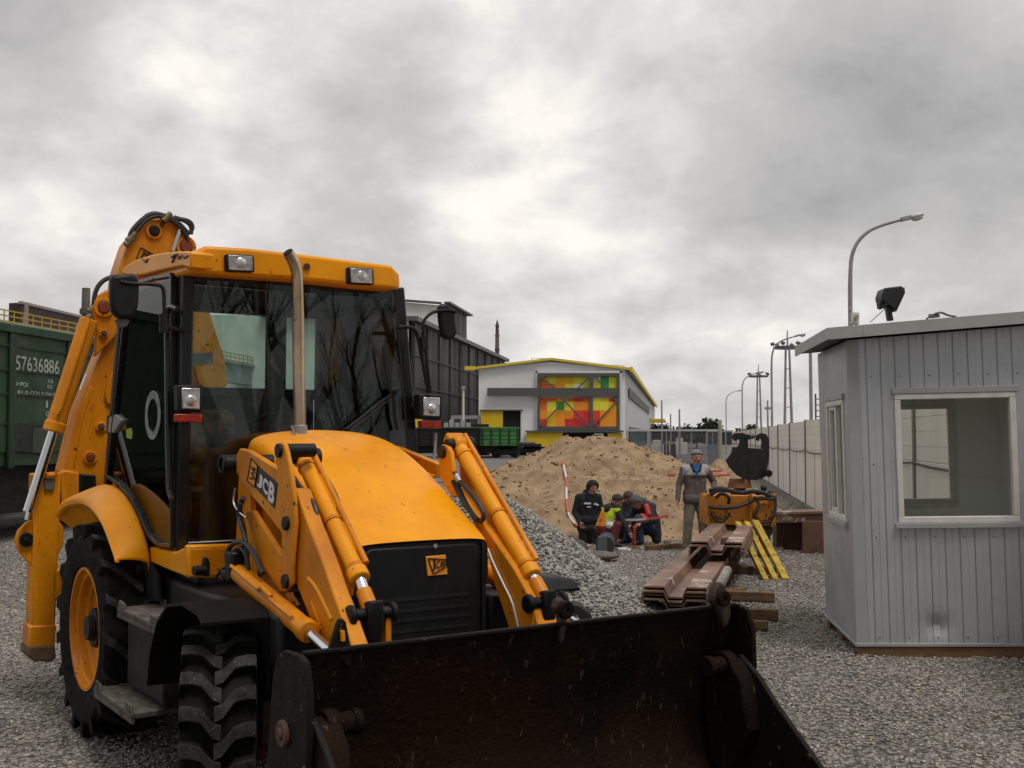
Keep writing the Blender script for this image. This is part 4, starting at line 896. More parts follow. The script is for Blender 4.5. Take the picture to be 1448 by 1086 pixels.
for dd, lab, ln, zz_ in ((.5, 'timber bearer under the near end of the sheet piles', 1.75, .0), (1.9, 'timber bearer under the middle of the sheet piles', 1.6, .0), (4.6, 'timber bearer under the far end of the sheet piles', 1.5, 0)):
    c = sp0+dv*dd+side*.18; mb = MB(); mb.beam(c-side*ln/2+Vector((0, 0, .06)), c+side*ln/2+Vector((0, 0, .06)), .12, .115); tag(mb.build('timber_bearer', TIMB, bevel=.01), lab, 'timber', 'timber bearers under the sheet piles')
for (ax, ay), (bx, by), Ya, Yb, w, lab in (((915, 775), (962, 771), 20.4, 20.0, .12, 'weathered timber plank at the left of the far sheet piles'), ((1050, 883), (1086, 884), 11.9, 11.8, .10, 'reddish timber end poking out right of the bucket'), ((1025, 838), (1052, 836), 14.2, 14.1, .09, 'short timber end right of the near sheet piles')):
    a, b_ = WZ(ax, ay, .05), WZ(bx, by, .05); mb = MB(); mb.beam(a, b_, w, .09); tag(mb.build('timber', TIMB, bevel=.012), lab, 'timber')
# upright rusty props by the stack
for px, py, h, lab in ((1026, 828, .62, 'upright rusty steel prop beside the sheet pile stack'),):
    q = WZ(px, py); mb = MB(); mb.prism([q+Vector((-.07, 0, 0)), q+Vector((.07, 0, 0)), q+Vector((.10, .1, h)), q+Vector((-.02, .1, h))], Vector((0, .12, 0))); tag(mb.build('steel_prop', RUSTD, bevel=.01), lab, 'steel prop')

# ================================================================== VIBRATORY HAMMER
YV = 18.6; q = WY(1048, 745, YV); vh = thing('vibratory_hammer', 'orange vibratory pile hammer with black hooked jaw on top', 'pile hammer', (q.x, q.y, 0)); vo = Vector((q.x, q.y, 0))
def vp(px, py, d=0.0): return WY(px, py, YV+d)-vo
VOR = mat('hammer_orange', (.62, .22, .015), .45, var=.35, vscale=3, spots=(.04, .02, .012), sscale=14, samt=.60)
mb = MB(); mb.prism([vp(*p) for p in ((1000, 700), (1092, 700), (1097, 712), (1096, 744), (1000, 742), (998, 715))], Vector((0, .7, 0))); mb.build('housing', VOR, vh, bevel=.02)
for (x0, x1) in ((999, 1004), (1060, 1064), (1090, 1097)):
    mb = MB(); mb.prism([vp(x0, 698, -.05), vp(x1, 698, -.05), vp(x1, 743, -.05), vp(x0, 743, -.05)], Vector((0, .04, 0))); mb.build('flange', VOR, vh, bevel=.006)
for cx, cy, r in ((1018, 724, 12), (1080, 724, 14)):
    c = vp(cx, cy, -.06); rr = r*YV/1600
    mb = MB(); mb.cyl(c, c+Vector((0, .05, 0)), rr*.92, rr*.92, 26); cv = mb.build('bearing_cover', VOR, vh, bevel=.008)
    mb = MB(); mb.tube([c+Vector((math.cos(a)*rr*1.05, -.03, math.sin(a)*rr*1.05)) for a in np.linspace(math.pi*1.02, math.pi*1.98, 14)], .018, 8); mb.build('cable_loop', HOSE, cv)
    for k in range(8):
        a = k*.785; p = c+Vector((math.cos(a)*rr*.78, -.005, math.sin(a)*rr*.78)); mb = MB(); mb.cyl(p, p-Vector((0, .012, 0)), .016, .016, 6); mb.build('bolt', RUSTD, cv)
for pts, r in ((((1001, 716), (1020, 719), (1043, 717), (1060, 710), (1075, 704), (1094, 706)), .035), (((1004, 700), (1015, 692), (1035, 694), (1050, 698), (1065, 694), (1080, 697), (1092, 703)), .045), (((1012, 704), (1020, 697), (1032, 703), (1030, 712)), .035), (((1066, 703), (1074, 712), (1070, 724)), .03), (((1002, 694), (1015, 690), (1030, 692)), .04), (((1096, 702), (1097, 716), (1095, 730)), .03)):
    mb = MB(); mb.tube([vp(px, py, -.10-.03*i % .09) for i, (px, py) in enumerate(pts)], r*.8, 8, smooth=2); mb.build('hydraulic_hose', HOSE, vh)
for cx, cy, r in ((1080, 690, .055), (1072, 698, .05), (1090, 697, .045), (1053, 697, .05)):
    mb = MB(); mb.sphere(vp(cx, cy, .05), r, 12, 8); mb.build('hose_fitting', HOSE, vh)
mb = MB(); mb.cyl(vp(1046, 699, .3), vp(1046, 678, .3), .10, .10, 16); mb.cyl(vp(1046, 690, .3), vp(1046, 677, .3), .20, .17, 18); mb.cyl(vp(1046, 699, .3), vp(1046, 694, .3), .16, .16, 16); mb.build('swivel_neck', mat('neck_rusty_orange', (.26, .10, .03), .6, var=.6, vscale=8), vh, bevel=.008)
JAW = mat('black_jaw_steel', (.012, .012, .013), .42, spots=(.04, .04, .042), sscale=9, samt=.66)
lp = [(1035, 626), (1040, 626), (1045, 622), (1044, 618), (1036, 621), (1033, 617), (1036, 613), (1045, 611), (1054, 612), (1058, 618), (1058, 640), (1055, 678), (1042, 674), (1030, 660), (1026, 650), (1034, 641), (1036, 632)]
lp = [(1036, 632), (1043, 632), (1046, 626), (1046, 620), (1041, 624), (1037, 622), (1034, 616), (1040, 612), (1052, 612), (1058, 617), (1058, 640), (1055, 678), (1042, 672), (1031, 660), (1027, 650), (1034, 641)]
mb = MB(); mb.prism([vp(*p, .08) for p in lp], Vector((0, .06, 0))); mb.build('jaw_plate', JAW, vh, bevel=.006)
rp_ = [(1076, 633), (1078, 624), (1075, 619), (1073, 624), (1069, 622), (1070, 615), (1077, 612), (1084, 614), (1088, 622), (1088, 645), (1084, 672), (1076, 678), (1072, 660)]
mb = MB(); mb.prism([vp(*p, .42) for p in rp_], Vector((0, .06, 0))); mb.build('jaw_plate', JAW, vh, bevel=.006)
mb = MB(); mb.prism([vp(*p, .15) for p in ((1056, 633), (1078, 634), (1085, 655), (1083, 674), (1070, 679), (1054, 678))], Vector((0, .36, 0))); mb.build('jaw_body', JAW, vh, bevel=.01)
mb = MB(); mb.cyl(vp(1058, 618, .05), vp(1064, 617, .5), .045, .045, 12); mb.cyl(vp(1084, 668, .1), vp(1088, 670, .02), .06, .06, 12); mb.build('jaw_pin', JAW, vh)
mb = MB(); mb.prism([vp(*p, .1) for p in ((1003, 745), (1094, 745), (1092, 757), (1006, 757))], Vector((0, .5, 0)))
for x0, x1 in ((1010, 1018), (1080, 1090)): mb.prism([vp(x0, 757, .12), vp(x1, 757, .12), Vector((vp(x1, 790).x, .12, 0)), Vector((vp(x0, 790).x, .12, 0))], Vector((0, .4, 0)))
mb.build('base_frame', RUSTD, vh, bevel=.01)
# yellow perforated bars leaning on the hammer
YB = mat('scuffed_yellow_bar', (.52, .33, .02), .6, var=.4, vscale=6, spots=(.08, .05, .02), sscale=16, samt=.63)
for i, (a, b_, lab) in enumerate((((1083, 821), (1043, 739), 'yellow perforated bar leaning on the orange hammer, leftmost of three'), ((1097, 821), (1056, 739), 'yellow perforated bar leaning on the orange hammer, middle of three'), ((1111, 820), (1068, 737), 'yellow perforated bar leaning on the orange hammer, rightmost and widest of three'))):
    p0 = WZ(*a, 0.02); p1 = WY(*b_, 17.5); w = .105 if i == 2 else .085; mb = MB(); mb.beam(p0, p1, w, .05, up=(.1, -1, .3)); d = (p1-p0)
    o = mb.build('yellow_bar', YB, bevel=.006); tag(o, lab, 'yellow bar', 'yellow bars leaning on the hammer')
    mb = MB(); s = d.cross(Vector((.1, -1, .3))).normalized(); nn = s.cross(d.normalized()).normalized(); nn = nn if nn.y < 0 else -nn
    for k in range(4): c = p0+d*(.12+.25*k)+nn*.026; mb.cyl(c, c+nn*.004, .014, .014, 8)
    mb.build('hole', BLK, o)
# steel at the right behind the booth
for pts, Y_, th, m, lab, nm in ((((1094, 725), (1180, 723), (1180, 737), (1094, 739)), 19.6, .35, RUSTS, 'long red-brown steel beam lying between hammer and booth', 'steel_beam'), (((1098, 739), (1136, 739), (1136, 778), (1112, 779), (1098, 766)), 20.0, .05, RUSTD, 'brown torn-edged steel plate standing under the beam', 'steel_plate'), (((1135, 737), (1168, 737), (1168, 784), (1135, 784)), 19.4, .05, mat('brown_sheet_pile_steel', (.15, .075, .048), .7, var=.4, vscale=3), 'reddish square steel plate at the left edge of the booth', 'steel_plate')):
    P_ = [WY(*p, Y_) for p in pts]; c = P_[0].copy(); c.z = 0; mb = MB(); mb.prism(P_, Vector((0, th, 0)))
    if nm == 'steel_beam':
        mb.prism([WY(*p, Y_-.03) for p in ((1094, 724), (1181, 722), (1181, 726), (1094, 728))], Vector((0, .45, 0)))
    else: pass
    tag(mb.build(nm, m, bevel=.006), lab, nm.replace('_', ' '))
t = tag(MB().bb((WY(1098, 780, 20.3).x, 20.3, 0), (WY(1170, 780, 20.3).x, 20.6, .5)).build('steel_box', RUSTD, bevel=.02), 'dark rusty steel box behind the plates under the beam', 'steel box')

# ================================================================== bits and pieces round the pit
def heap_hit(px, py, hz, lift=.03):
    r = ray(px, py); 
    for k in np.arange(14, 40, .02):
        p = Vector((0, 0, HCAM))+r*(k/r.y)
        if p.z <= max(float(hz(p.x, p.y)), float(ground_z(p.x, p.y)))+lift: return p
    return WY(px, py, 26)
def banded(name, c1, c2, scale, off=0.0, axis=0):
    m = bpy.data.materials.new(name); m.use_nodes = True; N, L = m.node_tree.nodes, m.node_tree.links; b = N['Principled BSDF']; b.inputs['Roughness'].default_value = .5
    t = N.new('ShaderNodeTexCoord'); w = N.new('ShaderNodeTexWave'); w.inputs['Scale'].default_value = scale; w.inputs['Distortion'].default_value = 1.2; w.bands_direction = 'XYZ'[axis]; L.new(t.outputs['Object'], w.inputs[0])
    r = N.new('ShaderNodeValToRGB'); r.color_ramp.interpolation = 'CONSTANT'; r.color_ramp.elements[0].color = (*c1, 1); r.color_ramp.elements[1].position = .5; r.color_ramp.elements[1].color = (*c2, 1)
    L.new(w.outputs['Fac'], r.inputs[0]); L.new(r.outputs[0], b.inputs['Base Color']); return m
TAPE = banded('barrier_tape', (.55, .07, .04), (.60, .42, .36), .35); HOSEW = banded('taped_hose', (.66, .58, .52), (.55, .08, .05), .75, axis=2)
mb = MB(); hp_ = [heap_hit(*p, sand_z, .05) for p in ((796, 652), (798, 664), (801, 676), (801, 692), (801, 710), (803, 724), (808, 735), (815, 743), (822, 746))]; mb.tube(hp_, .024, 8, smooth=1)
tag(mb.build('taped_hose', HOSEW), 'red and white taped hose running down the front of the sand heap', 'hose')
def tape(pts, lab, w=.02):
    mb = MB(); P_ = [Vector(p) for p in pts]; V = []
    for i, p in enumerate(P_): V += [p+Vector((0, 0, w)), p-Vector((0, 0, w)), p+Vector((0, .006, w)), p+Vector((0, .006, -w))]
    f = []
    for i in range(len(P_)-1): a, b_ = 4*i, 4*i+4; f += [(a, a+1, b_+1, b_), (a+2, b_+2, b_+3, a+3), (a, b_, b_+2, a+2), (a+1, a+3, b_+3, b_+1)]
    mb.add(V, f); tag(mb.build('barrier_tape', TAPE, smooth=0), lab, 'barrier tape', 'red and white barrier tapes')
tape([WY(845, 735.5, 20.6), WY(870, 735.5, 20.55), WY(900, 735, 20.5), WY(930, 732, 20.7), WY(963, 726, 21.4)], 'red and white tape stretched across in front of the crouching workers')
tape([WY(938, 672, 24.6), WY(960, 673, 24.4), WY(1000, 667, 25.0), WY(1034, 665, 25.5)], 'barrier tape behind the standing man, upper strand', .022)
tape([WY(1003, 675, 24), WY(1020, 672, 24.3), WY(1036, 672, 24.6)], 'barrier tape right of the standing man, lower strand', .022)
tape([heap_hit(803, 674, sand_z, .06), heap_hit(812, 671, sand_z, .06), heap_hit(818, 668, sand_z, .06)], 'short scrap of barrier tape tied to the taped hose', .015)
RED = mat('red_paint', (.42, .022, .018), .5, var=.3, vscale=8)
q = WZ(897, 776); t = thing('barrier_post', 'red chain-wrapped barrier post in front of the crouching man in jeans', 'barrier post', (q.x, q.y, 0))
mb = MB(); mb.cyl((0, 0, .03), (0, 0, .42), .022, .022, 10)
for k in range(9): mb.lathe([(.022, -.012), (.036, 0), (.022, .012)], (0, 0, .06+.04*k), (0, 0, 1), 10)
mb.build('post', RED, t); mb = MB(); mb.cyl((0, 0, 0), (0, 0, .035), .10, .09, 16); mb.build('base', mat('rusty_base', (.16, .07, .04), .8), t)
q = WZ(856, 784); t = thing('pipe', 'dark pipe with a grey round end lying before the pit', 'pipe', (q.x, q.y, .150))
mb = MB(); mb.cyl((0, 0, 0), (.10, .9, .0), .155, .155, 26); mb.build('barrel', mat('pipe_dark', (.03, .028, .03), .6), t); mb = MB(); mb.cyl((.004, -.012, 0), (0, 0, 0), .148, .148, 26); mb.build('end_cap', mat('pipe_end_grey', (.085, .09, .095), .7), t)
mb = MB(); mb.cyl((.001, .014, 0), (.008, .085, 0), .159, .159, 26); mb.build('collar', mat('pipe_blue', (.09, .17, .30), .5), t)
SACK = mat('dirty_tarpaulin', (.085, .078, .068), .85, col2=(.04, .036, .03), vscale=5, bump=.5, bscale=9)
def lump(name, px, py, d, lab, cat, m, seed, rz=0.0):
    q = WZ(px, py); mb = MB(); mb.sphere((0, 0, d[2]*.5), (d[0]/2, d[1]/2, d[2]/2), 22, 12); o = mb.build(name, m, smooth=60)
    r_ = np.random.RandomState(seed)
    for v in o.data.vertices:
        k = 1+.30*float(fbm(v.co.x*5+seed, v.co.y*5+v.co.z*4, 4)); v.co.x *= k*(1.12 if abs(v.co.x) > d[0]*.2 else 1); v.co.y *= k; v.co.z = max(.0, v.co.z*(1+.25*float(fbm(v.co.x*4+3*seed, v.co.y*4, 3))))
    o.location = (q.x, q.y, 0); o.rotation_euler = (0, 0, rz); return tag(o, lab, cat)
lump('tarpaulin', 808, 787, (.48, .4, .30), 'dark folded tarpaulin bundle at the edge of the gravel heap', 'tarpaulin', SACK, 2)
lump('sack', 842, 793, (.68, .36, .16), 'flat grey-brown sack lying in front of the dark pipe', 'sack', mat('sack_grey_brown', (.15, .13, .11), .9, col2=(.08, .07, .06), vscale=6, bump=.4, bscale=14), 4, .1)
for px, py, px2, py2, lab in ((790, 765, 806, 757, 'broken pale stick on the sand beside the pit'), (800, 768, 815, 764, 'short pale board on the sand beside the pit'), (822, 776, 835, 772, 'pale wood scrap between tarpaulin and standing man')):
    a, b_ = heap_hit(px, py, sand_z), heap_hit(px2, py2, sand_z); mb = MB(); mb.beam(a, b_, .07, .05); tag(mb.build('wood_scrap', mat('pale_wood', (.42, .28, .18), .8, var=.3, vscale=9), bevel=.006), lab, 'wood scrap')
q = WZ(880, 779); mb = MB(); mb.box((q.x, q.y, .03), (.16, .10, .05)); mb.box((q.x+.10, q.y-.03, .02), (.07, .06, .04), Euler((0, 0, .6)).to_matrix()); tag(mb.build('paper_scrap', WHT, bevel=.01), 'crumpled white paper left of the red barrier post', 'paper')
# black scrap on the gravel heap behind the bucket
BS = mat('black_rubber_scrap', (.010, .010, .011), .55, bump=.2, bscale=30)
def strap(pts, Y_, th, lab, nm='rubber_scrap'):
    mb = MB(); mb.prism([WY(px, py, Y_) for px, py in pts], Vector((0, th, .0))); tag(mb.build(nm, BS, bevel=.02), lab, 'scrap')
strap(((766, 822), (800, 819), (818, 824), (815, 832), (798, 838), (788, 848), (768, 850)), 11.6, .5, 'black bent rubber sheet on the grey gravel heap beside the loader arm')
strap(((798, 858), (812, 853), (822, 856), (836, 868), (838, 876), (818, 880), (802, 878)), 11.3, .4, 'smaller black rubber piece on the gravel behind the bucket edge')
# ================================================================== PEOPLE
SKIN = mat('skin', (.46, .22, .145), .55, var=.15, vscale=20); EYE = mat('dark_eye', (.02, .015, .012), .4); LIP = mat('lips', (.34, .11, .08), .5)
def cloth(n, c, **k): return mat(n, c, .85, var=k.get('var', .35), vscale=k.get('vs', 9), bump=.7, bscale=11)
def unit(v): return Vector(v).normalized()
def hand_caps(w, d, side, palm_n, curl, mi):
    """palm, four unequal bent fingers, thumb from the side of the palm; d points from wrist to fingers"""
    d = unit(d); n = unit(palm_n); n = (n-d*n.dot(d)).normalized(); s = d.cross(n)*side; w = Vector(w); C = []
    for k in (-.022, -.007, .008, .023): C.append((w+s*k*.8, .017, w+d*.085+s*k, .014, mi))
    for k, l in ((-.027, .058), (-.009, .072), (.009, .078), (.027, .070)):
        a = w+d*.088+s*k; b = a+(d*math.cos(curl)+n*math.sin(curl))*l*.55; c = b+(d*math.cos(curl*2)+n*math.sin(curl*2))*l*.5; C += [(a, .0115, b, .0105, mi), (b, .0105, c, .009, mi)]
    a = w+d*.025+s*.030; b = a+(d*.6+s*.6+n*.3).normalized()*.045; C += [(a, .015, b, .012, mi), (b, .012, b+(d*.85+s*.2+n*.4).normalized()*.034, .0105, mi)]
    return C
def head_caps(h, f, up, mi=0, eye=1, lip=2, ears=True):
    f = unit(f); up = unit(up); up = (up-f*up.dot(f)).normalized(); s = f.cross(up); h = Vector(h)
    C = [(h+up*.035-f*.018, .088, h+up*.030+f*.018, .084, mi), (h-up*.02+f*.01, .074, h-up*.075+f*.038, .047, mi), (h-up*.085+f*.055, .024, h-up*.088+f*.058, .024, mi),
         (h+f*.093+up*.012, .011, h+f*.112-up*.022, .015, mi), (h+f*.096-up*.026-s*.012, .010, h+f*.096-up*.026+s*.012, .010, mi), (h+f*.094-up*.056-s*.018, .0085, h+f*.094-up*.056+s*.018, .0085, lip),
         (h+f*.088+up*.036-s*.040, .010, h+f*.088+up*.036+s*.040, .010, mi), (h+f*.055-up*.02-s*.045, .03, h+f*.055-up*.02-s*.046, .03, mi), (h+f*.055-up*.02+s*.045, .03, h+f*.055-up*.02+s*.046, .03, mi)]
    for k in (-1, 1):
        C.append((h+f*.088+up*.014+s*k*.031, .0095, h+f*.088+up*.014+s*k*.034, .0095, eye))
        if ears: C.append((h+s*k*.086+up*.018, .018, h+s*k*.088-up*.022, .013, mi))
    return C
def body_mesh(caps, mats, name, parent, voxel=.0115, fix=None):
    mb = MB()
    for p0, r0, p1, r1, mi in caps:
        p0, p1 = Vector(p0), Vector(p1)
        mb.sphere(p0, r0, 14, 8); mb.sphere(p1, r1, 14, 8)
        if (p1-p0).length > 1e-3: mb.cyl(p0, p1, r0*.995, r1*.995, 14)
    me = bpy.data.meshes.new('rough'); me.from_pydata(mb.v, [], mb.f); o = bpy.data.objects.new('rough', me); COL.objects.link(o)
    m = o.modifiers.new('r', 'REMESH'); m.mode = 'VOXEL'; m.voxel_size = voxel; m.adaptivity = 0
    s = o.modifiers.new('s', 'SMOOTH'); s.factor = .5; s.iterations = 2
    dg = bpy.context.evaluated_depsgraph_get(); dg.update(); out = bpy.data.meshes.new_from_object(o.evaluated_get(dg)); bpy.data.objects.remove(o)
    out.name = name
    n = len(out.polygons); C = np.empty(n*3); out.polygons.foreach_get('center', C); C = C.reshape(-1, 3); best = np.full(n, 1e9); idx = np.zeros(n, int)
    for p0, r0, p1, r1, mi in caps:
        a, b = np.array(p0), np.array(p1); d = b-a; L2 = max(d@d, 1e-9); t = np.clip(((C-a)@d)/L2, 0, 1); dist = np.linalg.norm(C-(a+t[:, None]*d), axis=1)-(r0+(r1-r0)*t)
        k = dist < best; best[k] = dist[k]; idx[k] = mi
    if fix: idx = fix(C, idx)
    out.materials.clear()
    for q in mats: out.materials.append(q)
    out.polygons.foreach_set('material_index', idx); out.polygons.foreach_set('use_smooth', [True]*n); out.update()
    ob = bpy.data.objects.new(name, out); COL.objects.link(ob); ob.parent = parent; return ob
def limbs(J, K):
    """torso, arms and legs from joints; K gives material slots: top, sleeve, leg, shoe"""
    V = {k: Vector(v) for k, v in J.items()}; T, S, G, B = K; C = []
    s = (V['shL']-V['shR']).normalized(); g = J.get('girth', 1.0) if not isinstance(J.get('girth', 1.0), tuple) else 1.0
    for k in (-1, 0, 1):
        C.append((V['pel']+s*.075*k+Vector((0, 0, .04)), .115*g, V['chest']+s*.085*k, .112*g, T)); C.append((V['chest']+s*.085*k, .112*g, V['neck']+s*.05*k-Vector((0, 0, .05)), .085, T))
    C.append((V['neck']-Vector((0, 0, .05)), .075, V['neck']+(V['head']-V['neck'])*.5, .054, 0))
    for q in 'LR':
        C.append((V['neck']+(V['sh'+q]-V['neck'])*.35-Vector((0, 0, .03)), .07, V['sh'+q], .078, T))
        C.append((V['sh'+q], .074, V['el'+q], .060, S)); C.append((V['el'+q], .058, V['wr'+q], .043, S))
        C.append((V['pel']+s*(.085 if q == 'L' else -.085), .115, V['kn'+q], .088, G)); C.append((V['kn'+q], .086, V['an'+q], .074, G))
        C.append((V['an'+q]-Vector((0, 0, .015)), .046, V['to'+q], .036, B)); d = (V['to'+q]-V['an'+q]); d.z = 0; d.normalize(); C.append((V['an'+q]-d*.04-Vector((0, 0, .025)), .042, V['an'+q]+d*.06-Vector((0, 0, .03)), .042, B))
    return C
def cap_shell(h, f, up, r, name, m, parent, brim=None, lo=-.2, long=0.0):
    """hair, cap or hood: a shell over the skull, open at the face"""
    f = unit(f); up = unit(up); up = (up-f*up.dot(f)).normalized(); s = f.cross(up); h = Vector(h); mb = MB(); V = []; n, mrow = 24, 9
    for j in range(mrow+1):
        for i in range(n):
            th = 2*math.pi*i/n; front = max(0, math.cos(th)); el = math.pi/2-(math.pi/2-lo*(1-front**.7) - (brim or .35)*front**.7 + long*(1-front)**1)*j/mrow
            rr = r*(1+.02*math.sin(5*th+j)); d = (f*math.cos(th)+s*math.sin(th)*.93)*math.cos(el)+up*math.sin(el); V.append(h+up*.028+d*rr)
    mb.add(V, [(j*n+i, j*n+(i+1) % n, (j+1)*n+(i+1) % n, (j+1)*n+i) for j in range(mrow) for i in range(n)])
    o = mb.build(name, m, parent, smooth=180); so_ = o.modifiers.new('thick', 'SOLIDIFY'); so_.thickness = .014; so_.offset = 1; return o
def person(lab, loc, rz, scale=1.0):
    t = thing('person', lab, 'person', loc, rz); t.scale = (scale,)*3; return t

# --- standing man in the grey two-tone jacket (local: faces -y, x to the right of the picture)
q = WZ(984, 780); man = person('older man standing in a grey two-tone jacket, olive trousers and grey knitted cap', (q.x, q.y, 0), .06, 1.0)
J = dict(pel=(0, 0, .95), chest=(0, .01, 1.28), neck=(.0, 0, 1.50), head=(.02, -.03, 1.62), shL=(.185, 0, 1.43), shR=(-.19, 0, 1.43), elL=(.335, .04, 1.20), elR=(-.285, .02, 1.15), wrL=(.30, -.14, 1.02), wrR=(-.325, -.07, .90),
         knL=(.125, -.03, .50), knR=(-.135, -.02, .50), anL=(.14, 0, .085), anR=(-.16, .01, .085), toL=(.19, -.16, .04), toR=(-.21, -.15, .04))
GJ, GY, OL, BT = cloth('grey_jacket', (.13, .108, .105)), cloth('pale_grey_yoke', (.40, .39, .39)), cloth('olive_trousers', (.22, .20, .15)), mat('dark_boots', (.025, .022, .02), .7)
BLU, DKN = cloth('blue_shirt', (.015, .15, .40)), cloth('dark_collar', (.022, .021, .022))
C = limbs(J, (3, 3, 5, 6)) + head_caps(J['head'], (.16, -1, -.05), (.05, 0, 1)) + hand_caps(J['wrR'], (-.05, -.2, -1), 1, (.8, -.5, 0), .35, 0) + hand_caps(J['wrL'], (-.2, -.75, -.5), -1, (-.5, 0, -.5), .6, 0)
C += [((-.14, .0, 1.40), .098, (.14, .0, 1.40), .098, 4), ((-.09, -.01, 1.34), .112, (.09, -.01, 1.34), .112, 4), ((-.09, .02, 1.0), .135, (.09, .02, 1.0), .135, 3), ((-.10, -.01, .91), .132, (.10, -.01, .91), .132, 3), ((0, -.105, 1.40), .035, (0, -.112, 1.31), .016, 7), ((0, -.05, 1.47), .07, (0, -.07, 1.45), .06, 7)]
C += [((-.07, -.05, 1.50), .035, (-.045, -.115, 1.40), .022, 8), ((.07, -.05, 1.50), .035, (.045, -.115, 1.40), .022, 8), ((-.05, .06, 1.51), .04, (.05, .06, 1.51), .04, 8)]
def yoke(C, idx):
    k = ((idx == 3) | (idx == 4)) & (C[:, 0]**2 < .055) ; idx[k & (C[:, 2] > 1.325)] = 4; idx[k & (C[:, 2] <= 1.325)] = 3; return idx
body_mesh(C, [SKIN, EYE, LIP, GJ, GY, OL, BT, BLU, DKN], 'body', man, fix=yoke)
cap_shell(J['head'], (.16, -1, -.05), (.05, 0, 1), .108, 'knitted_cap', mat('grey_knit', (.20, .22, .25), .95, var=.2, vscale=40, bump=.6, bscale=90), man, brim=.52, lo=.18)
mb = MB(); mb.tube([(0, -.112, 1.30), (0, -.128, 1.15), (0, -.120, 1.02), (0, -.138, .88)], .004, 6); mb.tube([(-.13, -.105, 1.33), (-.135, -.108, 1.22), (-.13, -.108, 1.12)], .005, 6); mb.build('zip', mat('zip_grey', (.17, .16, .16), .5), man)

# --- hooded man standing in the pit
q = Vector((WY(832, 700, 21.6).x, 21.6, -.58)); hm = person('man in a black hooded work suit with white chest stripe standing in the pit', q, .12, 1.0)
J = dict(pel=(0, 0, .96), chest=(0, -.01, 1.28), neck=(.03, -.03, 1.50), head=(.06, -.07, 1.605), shL=(.185, -.01, 1.42), shR=(-.185, 0, 1.42), elL=(.25, -.02, 1.15), elR=(-.265, .0, 1.15), wrL=(.185, -.12, .97), wrR=(-.20, -.11, .96),
         knL=(.10, -.02, .50), knR=(-.10, -.01, .50), anL=(.11, 0, .085), anR=(-.12, .0, .085), toL=(.14, -.16, .04), toR=(-.16, -.16, .04))
NV = cloth('black_work_jacket', (.010, .010, .014)); BKT = cloth('black_trousers', (.008, .008, .009)); REF = mat('reflective_white', (.62, .62, .62), .5)
C = limbs(J, (3, 3, 4, 5)) + head_caps(J['head'], (.45, -1, -.25), (.12, 0, 1), ears=False) + hand_caps(J['wrR'], (.35, -.35, -.8), 1, (.8, .3, 0), .5, 0) + hand_caps(J['wrL'], (-.35, -.35, -.8), -1, (-.8, .3, 0), .5, 0)
C += [((-.09, 0, 1.0), .138, (.09, 0, 1.0), .138, 3), ((-.09, 0, .84), .135, (.09, 0, .84), .135, 3), ((-.09, 0, 1.36), .112, (.09, 0, 1.36), .112, 3), ((-.02, .05, 1.50), .085, (.06, .05, 1.50), .085, 3)]
body_mesh(C, [SKIN, EYE, LIP, NV, BKT, BT], 'body', hm)
cap_shell(J['head'], (.45, -1, -.25), (.12, 0, 1), .115, 'hood', NV, hm, brim=.62, lo=-.75)
mb = MB()
for a, b in (((-.11, -.135, 1.315), (.02, -.150, 1.315)), ((.08, -.150, 1.31), (.17, -.13, 1.28))): mb.beam(a, b, .012, .034, up=(0, 0, 1))
mb.beam((-.06, -.15, 1.25), (.02, -.152, 1.25), .010, .02); mb.build('chest_stripe', REF, hm)

# --- crouching worker in a hi-vis vest, bent over to the right
HV, HO = cloth('lime_vest', (.50, .60, .02), var=.15), cloth('orange_vest_side', (.75, .26, .015), var=.15)
DJ, RT = cloth('dark_jacket', (.020, .021, .026)), cloth('red_trousers', (.13, .014, .016))
q = WZ(864, 773); cw = person('crouching dark-haired worker in a lime and orange vest, bent over to the right', (q.x, q.y, 0), 0, .95)
J = dict(pel=(-.14, .02, .30), chest=(-.04, .0, .60), neck=(.03, -.02, .80), head=(.105, -.07, .87), shL=(.10, -.13, .70), shR=(-.10, .15, .72), elL=(.22, -.17, .47), elR=(.20, .12, .50), wrL=(.32, -.20, .27), wrR=(.36, .0, .30),
         knL=(.12, -.16, .42), knR=(.14, .15, .44), anL=(.0, -.20, .085), anR=(.02, .17, .085), toL=(.16, -.22, .04), toR=(.18, .17, .04))
C = limbs(J, (3, 5, 6, 7)) + head_caps(J['head'], (.80, -.35, -.45), (.40, 0, .9)) + hand_caps(J['wrL'], (.4, -.3, -.8), 1, (.5, 0, .3), .8, 0) + hand_caps(J['wrR'], (.3, -.5, -.8), -1, (.5, 0, .3), .8, 0)
C += [((-.02, -.02, .72), .115, (.04, -.03, .77), .085, 5), ((-.05, -.13, .42), .07, (.06, -.15, .40), .06, 8), ((-.04, -.15, .33), .06, (.06, -.16, .33), .05, 9)]
def vest(C, idx):
    k = (idx == 3) | (idx == 4)
    idx[k & (C[:, 2] < .52) & (C[:, 2] > .45)] = 8; idx[k & (C[:, 2] < .40) & (C[:, 2] > .34)] = 8; idx[k & (C[:, 0] < -.11) & (C[:, 2] < .70)] = 4; idx[k & (C[:, 2] < .40)] = 6; idx[k & (C[:, 2] > .74)] = 5; return idx
body_mesh(C, [SKIN, EYE, LIP, HV, HO, DJ, RT, BT, cloth('vest_reflective_band', (.62, .62, .55), var=.1), cloth('vest_dark_hem', (.03, .03, .035))], 'body', cw, fix=vest)
cap_shell(J['head'], (.80, -.35, -.45), (.40, 0, .9), .101, 'hair', mat('dark_brown_hair', (.022, .013, .010), .7, bump=.6, bscale=60), cw, brim=.45, lo=-.35)

